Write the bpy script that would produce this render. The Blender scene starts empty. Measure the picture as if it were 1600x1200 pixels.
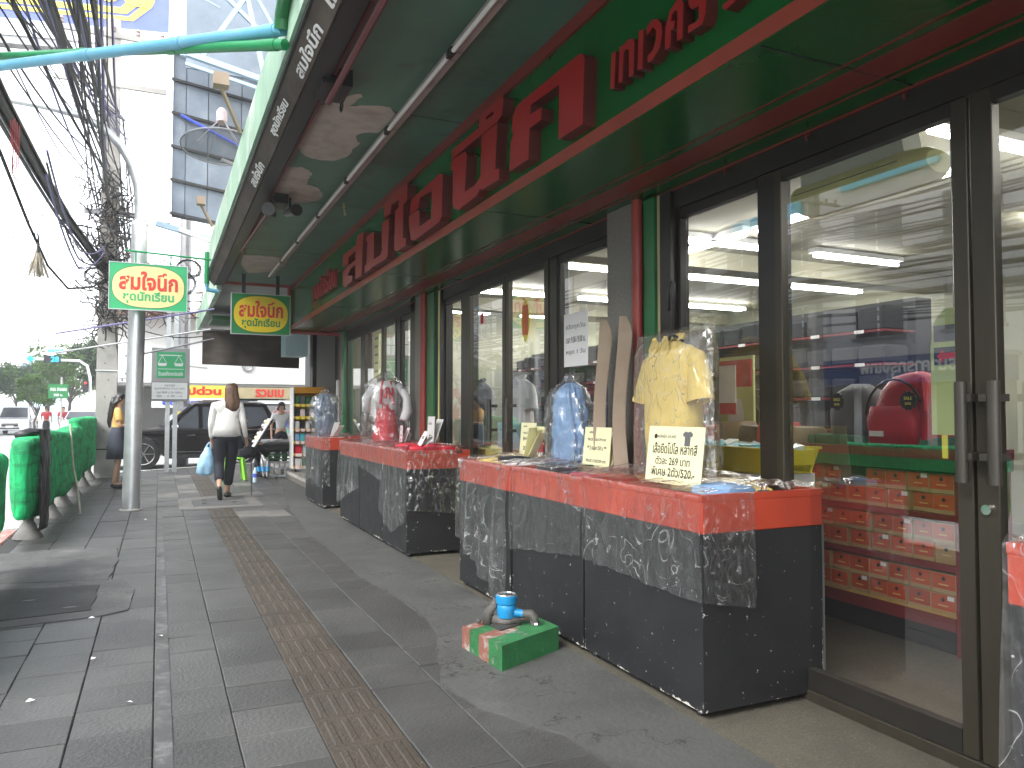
import bpy, bmesh, math, random
from mathutils import Vector, Matrix, noise, geometry
R = math.radians
rnd = random.Random(7)
SC = bpy.context.scene

# ------------------------------------------------------------ camera, sky, sun, exposure
cam = bpy.data.objects.new('camera', bpy.data.cameras.new('camera'))
SC.collection.objects.link(cam); SC.camera = cam
cam.location = (0, 0, 1.3)
cam.rotation_euler = (R(90 + 2.052), 0, -math.atan(552 / 1200))
cam.data.lens = 27; cam.data.sensor_width = 36; cam.data.clip_start = .05; cam.data.clip_end = 900
w = bpy.data.worlds.new('World'); SC.world = w; w.use_nodes = True
nt = w.node_tree; bg = nt.nodes['Background']
sky = nt.nodes.new('ShaderNodeTexSky'); sky.sky_type = 'NISHITA'; sky.sun_disc = False
SUN_EL, SUN_ROT = R(42), R(-114)
sky.sun_elevation = SUN_EL; sky.sun_rotation = SUN_ROT
sky.dust_density = 1; sky.air_density = 1.2; sky.ozone_density = .6
hs = nt.nodes.new('ShaderNodeHueSaturation'); hs.inputs['Saturation'].default_value = .22
nt.links.new(sky.outputs[0], hs.inputs['Color']); nt.links.new(hs.outputs[0], bg.inputs[0])
bg.inputs[1].default_value = .15
sun = bpy.data.objects.new('sun', bpy.data.lights.new('sun', 'SUN')); SC.collection.objects.link(sun)
sun.data.energy = 1.5; sun.data.angle = R(40); sun.data.color = (1, .97, .93)
sd = Vector((math.sin(SUN_ROT) * math.cos(SUN_EL), math.cos(SUN_ROT) * math.cos(SUN_EL), math.sin(SUN_EL)))
sun.rotation_euler = sd.to_track_quat('Z', 'Y').to_euler()
SC.view_settings.view_transform = 'Standard'; SC.view_settings.look = 'None'
SC.view_settings.gamma = 1; SC.view_settings.use_curve_mapping = False
SC.view_settings.exposure = 2.4
SC.render.engine = 'CYCLES'
SC.cycles.max_bounces = 10; SC.cycles.transparent_max_bounces = 24; SC.cycles.glossy_bounces = 4
SC.cycles.diffuse_bounces = 5; SC.cycles.caustics_reflective = False; SC.cycles.caustics_refractive = False
SC.cycles.use_denoising = True

# ------------------------------------------------------------ materials
def nodes(name):
    m = bpy.data.materials.new(name); m.use_nodes = True
    return m, m.node_tree, m.node_tree.nodes['Principled BSDF']
def nz(t, scale, detail=4, rough=.6, vec=None, stretch=None):
    n = t.nodes.new('ShaderNodeTexNoise'); n.inputs['Scale'].default_value = scale
    n.inputs['Detail'].default_value = detail; n.inputs['Roughness'].default_value = rough
    g = vec or t.nodes.new('ShaderNodeNewGeometry').outputs['Position']
    if stretch:
        mp = t.nodes.new('ShaderNodeVectorMath'); mp.operation = 'MULTIPLY'
        t.links.new(g, mp.inputs[0]); mp.inputs[1].default_value = stretch; g = mp.outputs[0]
    t.links.new(g, n.inputs['Vector']); return n.outputs['Fac']
def ramp(t, fac, a, b):
    r = t.nodes.new('ShaderNodeMapRange'); r.inputs['From Min'].default_value = a; r.inputs['From Max'].default_value = b
    r.clamp = True; t.links.new(fac, r.inputs['Value']); return r.outputs[0]
def mix(t, fac, a, b, mode='MIX'):
    n = t.nodes.new('ShaderNodeMix'); n.data_type = 'RGBA'; n.blend_type = mode
    if isinstance(fac, (int, float)): n.inputs['Factor'].default_value = fac
    else: t.links.new(fac, n.inputs['Factor'])
    for s, v in ((6, a), (7, b)):
        if isinstance(v, tuple): n.inputs[s].default_value = (*v[:3], 1)
        else: t.links.new(v, n.inputs[s])
    return n.outputs[2]
def math_(t, op, a, b):
    n = t.nodes.new('ShaderNodeMath'); n.operation = op
    for i, v in enumerate((a, b)):
        if isinstance(v, (int, float)): n.inputs[i].default_value = v
        else: t.links.new(v, n.inputs[i])
    return n.outputs[0]
def mat(name, col, rough=.6, metal=0, var=.15, vs=3, bump=0, bs=40, dirt=(), orand=0, emit=None, coat=0, stretch=None, spec=.5):
    m, t, p = nodes(name)
    c = mix(t, ramp(t, nz(t, vs, stretch=stretch), .3, .7), tuple(x * (1 - var) for x in col), tuple(min(1, x * (1 + var)) for x in col))
    if orand:
        oi = t.nodes.new('ShaderNodeObjectInfo')
        v = math_(t, 'ADD', math_(t, 'MULTIPLY', oi.outputs['Random'], 2 * orand), 1 - orand)
        cc = t.nodes.new('ShaderNodeCombineColor')
        for i in range(3): t.links.new(v, cc.inputs[i])
        c = mix(t, 1.0, c, cc.outputs[0], 'MULTIPLY')
    for (dc, ds, lo, hi, am, *st) in dirt:        # colour, scale, from, to, amount
        f = math_(t, 'MULTIPLY', ramp(t, nz(t, ds, 6, .65, stretch=st[0] if st else None), lo, hi), am)
        c = mix(t, f, c, dc)
    t.links.new(c, p.inputs['Base Color'])
    p.inputs['Roughness'].default_value = rough; p.inputs['Metallic'].default_value = metal
    p.inputs['Specular IOR Level'].default_value = spec
    if coat: p.inputs['Coat Weight'].default_value = coat; p.inputs['Coat Roughness'].default_value = .08
    if bump:
        b = t.nodes.new('ShaderNodeBump'); b.inputs['Strength'].default_value = bump; b.inputs['Distance'].default_value = .01
        t.links.new(nz(t, bs, 5), b.inputs['Height']); t.links.new(b.outputs[0], p.inputs['Normal'])
    if emit:
        p.inputs['Emission Color'].default_value = (*col, 1); p.inputs['Emission Strength'].default_value = emit
    return m
def schlick(t, normal=None, f0=.04):
    g = t.nodes.new('ShaderNodeNewGeometry'); d = t.nodes.new('ShaderNodeVectorMath'); d.operation = 'DOT_PRODUCT'
    t.links.new(g.outputs['Incoming'], d.inputs[0]); t.links.new(normal or g.outputs['Normal'], d.inputs[1])
    c = math_(t, 'SUBTRACT', 1, math_(t, 'ABSOLUTE', d.outputs['Value'], 0))
    return math_(t, 'ADD', math_(t, 'MULTIPLY', math_(t, 'POWER', c, 5), 1 - f0), f0)
def glass_mat(name, refl=.12, tint=(.93, .95, .94)):
    m, t, p = nodes(name); t.nodes.remove(p); out = t.nodes['Material Output']
    tr = t.nodes.new('ShaderNodeBsdfTransparent'); tr.inputs[0].default_value = (*tint, 1)
    gl = t.nodes.new('ShaderNodeBsdfGlossy'); gl.inputs['Roughness'].default_value = .012
    f = math_(t, 'ADD', math_(t, 'MULTIPLY', schlick(t), 1.6), refl)
    mx = t.nodes.new('ShaderNodeMixShader'); t.links.new(f, mx.inputs[0])
    t.links.new(tr.outputs[0], mx.inputs[1]); t.links.new(gl.outputs[0], mx.inputs[2]); t.links.new(mx.outputs[0], out.inputs[0])
    return m
def plastic_mat(name, milk=.1, refl=.1, bs=14, strength=.6, col=(.8, .82, .82)):
    m, t, p = nodes(name); t.nodes.remove(p); out = t.nodes['Material Output']
    tr = t.nodes.new('ShaderNodeBsdfTransparent'); tr.inputs[0].default_value = (.97, .97, .97, 1)
    gl = t.nodes.new('ShaderNodeBsdfGlossy'); gl.inputs['Roughness'].default_value = .2
    df = t.nodes.new('ShaderNodeBsdfTranslucent'); df.inputs[0].default_value = (*col, 1)
    d2 = t.nodes.new('ShaderNodeBsdfDiffuse'); d2.inputs[0].default_value = (*col, 1)
    rd = math_(t, 'POWER', math_(t, 'SUBTRACT', 1, math_(t, 'MULTIPLY', math_(t, 'ABSOLUTE', math_(t, 'SUBTRACT', nz(t, bs, 3, .55, stretch=(1, 1, .45)), .5), 0), 5)), 3)
    b = t.nodes.new('ShaderNodeBump'); b.inputs['Strength'].default_value = strength; b.inputs['Distance'].default_value = .012
    t.links.new(rd, b.inputs['Height'])
    t.links.new(b.outputs[0], gl.inputs['Normal'])
    f = math_(t, 'MINIMUM', math_(t, 'ADD', math_(t, 'MULTIPLY', schlick(t, b.outputs[0]), 1.5), refl), .42)
    dm = t.nodes.new('ShaderNodeMixShader'); t.links.new(df.outputs[0], dm.inputs[1]); t.links.new(d2.outputs[0], dm.inputs[2])
    m1 = t.nodes.new('ShaderNodeMixShader')
    lv = t.nodes.new('ShaderNodeTexNoise'); lv.inputs['Scale'].default_value = bs * .8; lv.inputs['Detail'].default_value = 1; lv.inputs['Distortion'].default_value = 1.2
    t.links.new(t.nodes.new('ShaderNodeNewGeometry').outputs['Position'], lv.inputs['Vector'])
    thin = math_(t, 'SUBTRACT', 1, ramp(t, math_(t, 'ABSOLUTE', math_(t, 'SUBTRACT', lv.outputs['Fac'], .5), 0), .0, .013))
    crease_glint = math_(t, 'MULTIPLY', thin, math_(t, 'MULTIPLY', ramp(t, nz(t, 2.6, 2), .36, .52), ramp(t, nz(t, 9, 2), .38, .52)))  # whitish fold lines, with the glints of the film painted into them
    t.links.new(math_(t, 'ADD', math_(t, 'MULTIPLY', crease_glint, .85), milk), m1.inputs[0])
    t.links.new(tr.outputs[0], m1.inputs[1]); t.links.new(dm.outputs[0], m1.inputs[2])
    m2 = t.nodes.new('ShaderNodeMixShader'); t.links.new(math_(t, 'MAXIMUM', f, math_(t, 'MULTIPLY', crease_glint, .8)), m2.inputs[0]); t.links.new(m1.outputs[0], m2.inputs[1])
    t.links.new(gl.outputs[0], m2.inputs[2]); t.links.new(m2.outputs[0], out.inputs[0])
    return m
def cracked(m, col=(.015, .015, .015), scale=1.6, w=.006, lo=.42):
    t = m.node_tree; p = t.nodes['Principled BSDF']; src = p.inputs['Base Color'].links[0].from_socket
    n = nz(t, scale, 5, .62); f = math_(t, 'SUBTRACT', 1, ramp(t, math_(t, 'ABSOLUTE', math_(t, 'SUBTRACT', n, .5), 0), w * .3, w))
    f = math_(t, 'MULTIPLY', f, ramp(t, nz(t, 1.1, 2), lo, lo + .12)); t.links.new(mix(t, math_(t, 'MULTIPLY', f, .85), src, col), p.inputs['Base Color']); return m
def leaf_mat(name, a, b):
    m, t, p = nodes(name)
    oi = t.nodes.new('ShaderNodeNewGeometry')
    c = mix(t, oi.outputs['Random Per Island'], a, b); t.links.new(c, p.inputs['Base Color'])
    p.inputs['Roughness'].default_value = .6
    tl = t.nodes.new('ShaderNodeBsdfTranslucent'); t.links.new(c, tl.inputs[0])
    mx = t.nodes.new('ShaderNodeMixShader'); mx.inputs[0].default_value = .35
    t.links.new(p.outputs[0], mx.inputs[1]); t.links.new(tl.outputs[0], mx.inputs[2]); t.links.new(mx.outputs[0], t.nodes['Material Output'].inputs[0])
    return m
def chipped(name, col, chip=(.55, .53, .48), rough=.5):     # painted board with chipped edges
    m, t, p = nodes(name)
    tc = t.nodes.new('ShaderNodeTexCoord'); sp = t.nodes.new('ShaderNodeSeparateXYZ'); t.links.new(tc.outputs['Generated'], sp.inputs[0])
    ez = math_(t, 'SUBTRACT', 1, ramp(t, sp.outputs[2], 0, .03))
    def side(o):
        d = math_(t, 'MULTIPLY', math_(t, 'SUBTRACT', .5, math_(t, 'ABSOLUTE', math_(t, 'SUBTRACT', o, .5), 0)), 1)
        return math_(t, 'SUBTRACT', 1, ramp(t, d, 0, .016))
    e = math_(t, 'MAXIMUM', ez, math_(t, 'MULTIPLY', math_(t, 'MULTIPLY', side(sp.outputs[0]), side(sp.outputs[1])), math_(t, 'SUBTRACT', 1, ramp(t, sp.outputs[2], .1, .75))))
    n = nz(t, 30, 6, .7)
    f = ramp(t, math_(t, 'ADD', n, math_(t, 'MULTIPLY', math_(t, 'MULTIPLY', e, ramp(t, nz(t, 3.5, 2), .42, .62)), .24)), .66, .68)
    f2 = math_(t, 'MULTIPLY', ramp(t, nz(t, 18, 7, .75), .73, .745), ramp(t, nz(t, 2.3, 2), .5, .6))
    c = mix(t, ramp(t, nz(t, 2.5), .3, .7), tuple(x * .85 for x in col), tuple(x * 1.2 for x in col))
    c = mix(t, math_(t, 'MAXIMUM', f, f2), c, chip)
    t.links.new(c, p.inputs['Base Color']); t.links.new(ramp(t, nz(t, 6), .2, .8), p.inputs['Roughness'])
    r = t.nodes.new('ShaderNodeMapRange'); t.links.new(nz(t, 5), r.inputs['Value']); r.inputs['To Min'].default_value = rough - .12; r.inputs['To Max'].default_value = rough + .15
    t.links.new(r.outputs[0], p.inputs['Roughness'])
    return m

GREYD = (.35, .34, .32)
M = dict(
 asphalt=mat('road_concrete', (.42, .42, .41), .85, var=.1, vs=.4, bump=.3, bs=60, dirt=[((.2, .2, .2), 1.5, .5, .75, .5)]),
 base=mat('pavement_base', (.036, .036, .034), .9),
 tile=mat('grey_paving_tile', (.055, .0555, .053), .45, var=.26, vs=1.7, bump=.5, bs=55, orand=.17,
          dirt=[((.03, .03, .03), 1.2, .5, .75, .6), ((.11, .11, .105), 9, .62, .74, .35), ((.016, .016, .016), 16, .7, .73, .6)]),
 tactile=mat('brown_tactile_tile', (.046, .037, .027), .6, var=.18, vs=3, bump=.6, bs=60, orand=.12, dirt=[((.035, .032, .028), 2.5, .5, .75, .5), ((.1, .09, .075), 12, .64, .74, .3)]),
 lighttile=mat('pale_paving_tile', (.13, .125, .115), .7, bump=.4, bs=60, orand=.1, dirt=[((.05, .05, .045), 5, .5, .75, .5)]),
 apron=mat('cement_apron', (.066, .0665, .063), .7, var=.3, vs=2.2, bump=.55, bs=38, dirt=[((.03, .03, .03), 2.2, .5, .72, .55), ((.13, .13, .122), 1.3, .52, .75, .6), ((.1, .1, .09), 45, .55, .7, .5), ((.02, .02, .02), 13, .66, .72, .6)]),
 patch=mat('cement_patch', (.085, .085, .083), .8, var=.2, vs=3, bump=.7, bs=30, dirt=[((.19, .19, .185), 2.6, .55, .7, .5), ((.03, .03, .03), 4, .55, .75, .5)]),
 darkpatch=mat('dark_cement_cover', (.03, .031, .03), .75, var=.25, vs=4, bump=.9, bs=45, dirt=[((.3, .3, .3), 26, .68, .71, .8), ((.09, .09, .09), 3, .5, .8, .4)]),
 gravel=mat('washed_gravel_floor', (.085, .076, .056), .75, var=.25, vs=90, bump=.8, bs=140, dirt=[((.035, .032, .026), 3, .45, .75, .55), ((.2, .19, .16), 120, .58, .66, .5)]),
 paint_w=mat('worn_white_paint', (.62, .62, .6), .7, dirt=[((.16, .16, .16), 14, .42, .55, .95)]),
 paint_strip=mat('faded_white_line', (.13, .13, .13), .7, dirt=[((.055, .056, .056), 5, .4, .56, 1), ((.055, .056, .056), 24, .45, .6, .9)]),
 paint_r=mat('worn_red_paint', (.45, .12, .1), .7, dirt=[((.4, .38, .36), 14, .45, .6, .8)]),
 concrete=mat('raw_concrete', (.37, .355, .33), .85, var=.14, vs=2, bump=.4, bs=30, dirt=[((.1, .1, .095), 1.6, .5, .8, .6), ((.04, .04, .04), 20, .7, .73, .7)]),
 cone=mat('dark_cement_foot', (.2, .195, .185), .85, bump=.4, bs=40, dirt=[((.07, .07, .07), 4, .4, .7, .7)]),
 granite=mat('granite_chip_cladding', (.17, .16, .14), .5, var=.3, vs=60, dirt=[((.08, .075, .07), 130, .55, .62, .7), ((.17, .16, .14), 2, .4, .7, .5), ((.6, .58, .52), 160, .62, .68, .6)]),
 silver=mat('galvanised_steel', (.55, .57, .58), .35, .75, var=.1, vs=5, dirt=[((.3, .3, .3), 8, .55, .75, .4)]),
 steel=mat('dull_steel', (.3, .3, .31), .45, .7),
 green=mat('green_gloss_panel', (.004, .085, .015), .24, var=.14, vs=1.1, bump=.06, bs=2.5, spec=.28, dirt=[((.03, .045, .025), 2.6, .55, .85, .35)]),
 soffit=mat('green_painted_soffit', (.07, .155, .112), .45, var=.25, vs=.9, bump=.12, bs=3, dirt=[((.05, .038, .033), 1.3, .55, .62, .35), ((.01, .013, .011), 4, .55, .8, .5)]),
 peel=mat('bare_pinkish_plaster', (.42, .35, .32), .85, var=.15, vs=5, dirt=[((.12, .1, .09), 7, .5, .8, .5)]),
 fascia=mat('pale_green_fascia', (.3, .47, .34), .6, var=.15, vs=1.5, dirt=[((.62, .68, .62), 1.4, .48, .62, .8), ((.06, .1, .07), 4, .55, .8, .6, (1, 1, .35))]),
 redst=mat('red_painted_stripe', (.17, .02, .015), .4, var=.12, dirt=[((.1, .02, .02), 6, .55, .8, .4)]),
 orange=mat('orange_red_stripe', (.26, .04, .02), .42, dirt=[((.16, .04, .03), 5, .55, .8, .5)]),
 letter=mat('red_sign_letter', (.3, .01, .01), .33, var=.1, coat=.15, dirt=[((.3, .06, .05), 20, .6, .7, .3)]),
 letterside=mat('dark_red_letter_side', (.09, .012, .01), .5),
 lgreen=mat('green_frame_paint', (.02, .15, .05), .35, dirt=[((.02, .05, .03), 6, .5, .8, .6)]),
 redpipe=mat('red_painted_pipe', (.3, .045, .035), .42, dirt=[((.12, .03, .03), 6, .5, .8, .5)]),
 maroon=mat('maroon_pipe', (.14, .03, .035), .5, dirt=[((.04, .02, .02), 6, .5, .8, .5)]),
 bronze=mat('bronze_aluminium', (.032, .03, .026), .34, .35, var=.12, vs=4),
 bronzel=mat('light_bronze_aluminium', (.06, .053, .04), .34, .5, var=.12, vs=4, stretch=(4, 4, .4)),
 black=mat('black_metal', (.015, .015, .016), .4),
 rubber=mat('black_rubber', (.012, .012, .012), .7),
 cream=mat('cream_strip', (.4, .34, .2), .5),
 glass=glass_mat('shop_glass', .135),
 body=chipped('dark_counter_board', (.012, .0125, .014)),
 band=mat('orange_red_counter_band', (.44, .05, .022), .4, var=.12, vs=3, coat=.1, dirt=[((.28, .02, .02), 2.3, .5, .75, .5)]),
 plastic=plastic_mat('clear_plastic_cover', .045, .05, 8, .5),
 bagplastic=plastic_mat('clear_garment_bag', .075, .06, 9, .5),
 yellowc=mat('pale_yellow_knit', (.84, .64, .2), .85, var=.08, vs=8, bump=.3, bs=120),
 ltblue=mat('light_blue_cloth', (.21, .37, .62), .7, var=.12, vs=4, bump=.2, bs=20),
 denim=mat('denim_cloth', (.14, .19, .27), .85, var=.2, vs=12, bump=.3, bs=150),
 redc=mat('bright_red_cloth', (.55, .015, .035), .6, var=.15, vs=5),
 whitec=mat('white_cloth', (.68, .69, .7), .8, var=.06, vs=6, bump=.2, bs=60),
 offwhite=mat('off_white_jacket', (.78, .77, .74), .85, var=.06, vs=9, bump=.3, bs=60),
 navy=mat('navy_trousers', (.012, .014, .022), .8, var=.2, vs=6),
 skirt=mat('dark_skirt_cloth', (.025, .03, .045), .8),
 orangec=mat('apricot_polo', (.72, .42, .13), .8, var=.08, vs=8),
 skin=mat('skin', (.46, .27, .18), .55, var=.08, vs=9),
 hairb=mat('brown_hair', (.11, .055, .03), .45, var=.5, vs=30, stretch=(1, 1, .15), dirt=[((.3, .16, .08), 20, .5, .7, .5, (1, 1, .15))]),
 hairk=mat('black_hair', (.012, .011, .011), .4, var=.4, vs=30, stretch=(1, 1, .15)),
 cardy=mat('pale_yellow_card', (.82, .8, .5), .6, var=.02),
 cardw=mat('white_card', (.8, .8, .8), .6, var=.02),
 cardp=mat('pale_pink_card', (.8, .68, .7), .6, var=.02),
 ink=mat('black_ink', (.02, .02, .02), .6),
 inkg=mat('grey_ink', (.12, .12, .13), .6),
 cardboard=mat('brown_cardboard', (.29, .23, .17), .8, var=.1, vs=5, dirt=[((.22, .16, .11), 3, .5, .8, .5)]),
 netg=mat('green_shade_net', (.003, .42, .13), .75, var=.45, vs=9, bump=1, bs=38, stretch=(3, 3, .6), dirt=[((.003, .16, .055), 2.2, .5, .62, .8, (1, 1, 5)), ((.003, .2, .07), 5, .5, .7, .7, (1, 1, .4)), ((.25, .5, .32), 24, .66, .72, .5)]),
 blackbag=mat('black_bin_bag', (.02, .02, .022), .28, bump=.8, bs=25, stretch=(2, 2, .3)),
 grass=mat('dull', (.1, .1, .1)),
 valveblue=mat('bright_blue_meter', (.01, .22, .48), .4, var=.12, dirt=[((.1, .1, .1), 30, .6, .68, .6)]),
 iron=mat('dirty_cast_iron', (.075, .07, .065), .6, bump=.5, bs=60, dirt=[((.25, .24, .22), 12, .5, .7, .5)]),
 blkgreen=mat('green_block_paint', (.02, .15, .045), .7, bump=.8, bs=40, dirt=[((.2, .2, .18), 14, .58, .64, .85), ((.01, .05, .015), 5, .45, .7, .6), ((.1, .1, .09), 40, .58, .64, .6)]),
 blkred=mat('faded_red_block_paint', (.23, .09, .065), .75, bump=.5, bs=50, dirt=[((.33, .31, .28), 12, .5, .6, .9)]),
 pipeblue=mat('sky_blue_pvc', (.14, .42, .6), .4, var=.08, dirt=[((.3, .45, .55), 6, .5, .8, .5)]),
 pipegreen=mat('green_pvc', (.015, .26, .09), .4, var=.08),
 cable=mat('black_cable', (.02, .02, .022), .6),
 cablep=mat('faded_purple_cable', (.12, .11, .25), .5),
 cabler=mat('red_cable', (.45, .05, .06), .5),
 signg=mat('sign_green', (.03, .4, .15), .4, var=.05),
 signg2=mat('sign_deep_green', (.01, .2, .05), .4, var=.05),
 signy=mat('faded_sign_yellow', (.76, .69, .3), .45, var=.08, vs=3),
 signy2=mat('sign_yellow', (.72, .57, .02), .4, var=.05),
 signr=mat('sign_red', (.62, .04, .03), .5, var=.04),
 signw=mat('sign_white', (.74, .75, .75), .5, var=.03),
 sheet=mat('blue_grey_metal_sheet', (.16, .195, .24), .55, .1, var=.2, vs=1.6, orand=.14, dirt=[((.28, .3, .33), 2, .5, .7, .5), ((.14, .14, .15), 5, .6, .8, .5)]),
 truss=mat('pale_blue_truss', (.3, .42, .52), .5, var=.08),
 dish=mat('dark_mesh_dish', (.09, .09, .1), .6),
 awning=mat('dirty_brown_canvas', (.075, .06, .05), .9, var=.4, vs=1.5, bump=.5, bs=6, dirt=[((.16, .14, .12), 1.5, .5, .75, .5, (1, 1, 4))]),
 carblack=mat('dark_brown_car_paint', (.006, .0045, .005), .3, .0, var=.05, spec=.3),
 carwhite=mat('white_car_paint', (.75, .76, .78), .25, coat=1, var=.03),
 carglass=mat('dark_car_glass', (.06, .068, .08), .06, var=.05),
 chrome=mat('chrome', (.75, .75, .76), .12, 1, var=.03),
 wallw=mat('white_rendered_wall', (.72, .72, .7), .8, var=.05, vs=1, dirt=[((.5, .5, .48), 1, .5, .8, .4)]),
 wallc=mat('cream_building_wall', (.55, .52, .42), .85, var=.08, vs=.6, dirt=[((.25, .24, .21), .8, .5, .8, .6, (1, 1, .2))]),
 wallg=mat('grey_building_wall', (.4, .4, .4), .85, var=.1, vs=.6, dirt=[((.2, .2, .2), .8, .5, .8, .6, (1, 1, .2))]),
 winglass=mat('building_window_glass', (.05, .07, .085), .08, var=.2),
 bankblue=mat('dark_blue_bank_sign', (.015, .05, .2), .4, var=.05),
 cyan=mat('bright_cyan_banner', (.03, .5, .72), .5, var=.05),
 shopwall=mat('pale_yellow_shop_wall', (.36, .36, .27), .7, var=.05),
 shopceil=mat('shop_ceiling', (.36, .34, .25), .7, var=.06),
 terrazzo=mat('dark_terrazzo_floor', (.13, .12, .1), .35, var=.25, vs=60, dirt=[((.05, .05, .045), 2.5, .45, .75, .5)]),
 tube=mat('lit_fluorescent_tube', (1, .985, .95), .4, emit=12, var=0),
 offtube=mat('unlit_fluorescent_tube', (.7, .7, .68), .3, var=.04),
 fixture=mat('dusty_pink_lamp_batten', (.36, .28, .27), .5, var=.1, dirt=[((.1, .08, .08), 8, .5, .75, .6)]),
 acyellow=mat('yellowed_plastic_casing', (.72, .7, .25), .4, var=.05),
 box_o=mat('orange_shoe_box', (.5, .07, .02), .55, var=.1, orand=.15),
 box_t=mat('tan_shoe_box', (.42, .27, .12), .7, var=.1, orand=.1),
 gold=mat('gold_print', (.7, .45, .15), .5, var=.05),
 shelfred=mat('dark_red_shelf', (.2, .02, .025), .4, var=.1),
 shelfw=mat('yellow_shelf_board', (.6, .42, .1), .5, var=.05),
 basket=mat('yellow_plastic_basket', (.6, .55, .01), .4, var=.06),
 drawer=mat('pale_grey_drawer', (.55, .58, .6), .4, var=.04),
 packet=mat('clear_pale_packets', (.6, .68, .7), .25, var=.2, vs=30, orand=.25),
 packetc=mat('cyan_packet_label', (.08, .5, .6), .4, orand=.2),
 packred=mat('red_backpack_cloth', (.5, .012, .03), .5, var=.15, vs=8, bump=.2, bs=30),
 darkgoods=mat('dark_stacked_clothes', (.02, .021, .025), .8, var=.5, vs=30, bump=.6, bs=40, stretch=(1, 1, 6), dirt=[((.2, .2, .22), 40, .68, .72, .5, (1, 1, 3))]),
 greengoods=mat('green_folded_clothes', (.02, .12, .06), .8, var=.4, vs=20, bump=.5, bs=30, dirt=[((.25, .3, .1), 30, .6, .7, .4)]),
 lime=mat('lime_plastic', (.25, .62, .06), .4, var=.04),
 bagblue=mat('pale_blue_carrier_bag', (.35, .6, .8), .35, var=.2, vs=10, bump=.6, bs=18),
 lime2=mat('pale_lime_vest', (.5, .58, .24), .7, var=.04),
 rackorange=mat('orange_yellow_rack', (.65, .33, .02), .45, var=.05),
 bark=mat('tree_bark', (.075, .065, .055), .9, var=.3, vs=8, bump=.6, bs=20),
 leaf1=leaf_mat('foliage_light', (.1, .2, .03), (.04, .1, .02)),
 leaf2=leaf_mat('foliage_dark', (.045, .1, .03), (.02, .05, .02)),
 dry=mat('dry_grass_straw', (.42, .38, .31), .9, var=.2, vs=12),
 bluewhite=mat('pale_blue_box', (.5, .68, .74), .5, var=.05),
 tail=mat('amber_lens', (.6, .25, .03), .2),
 poster=mat('poster_orange', (.6, .16, .03), .5, var=.3, vs=12),
 posterdk=mat('poster_dark_print', (.05, .03, .03), .5, var=.6, vs=40),
 teal=mat('teal_print', (.05, .5, .42), .5), blueprint=mat('blue_print', (.06, .1, .55), .5), redprint=mat('red_print', (.55, .02, .06), .5),
 bannerb=mat('blue_banner', (.12, .16, .5), .5, var=.08), bannery=mat('banner_yellow', (.8, .7, .1), .5, var=.05),
 bronze2=mat('mid_bronze_handle', (.075, .07, .06), .38, .5, var=.1),
)

cracked(M['apron']); cracked(M['patch'], scale=2.4); cracked(M['tile'], scale=3.2, w=.004, lo=.55)
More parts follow.
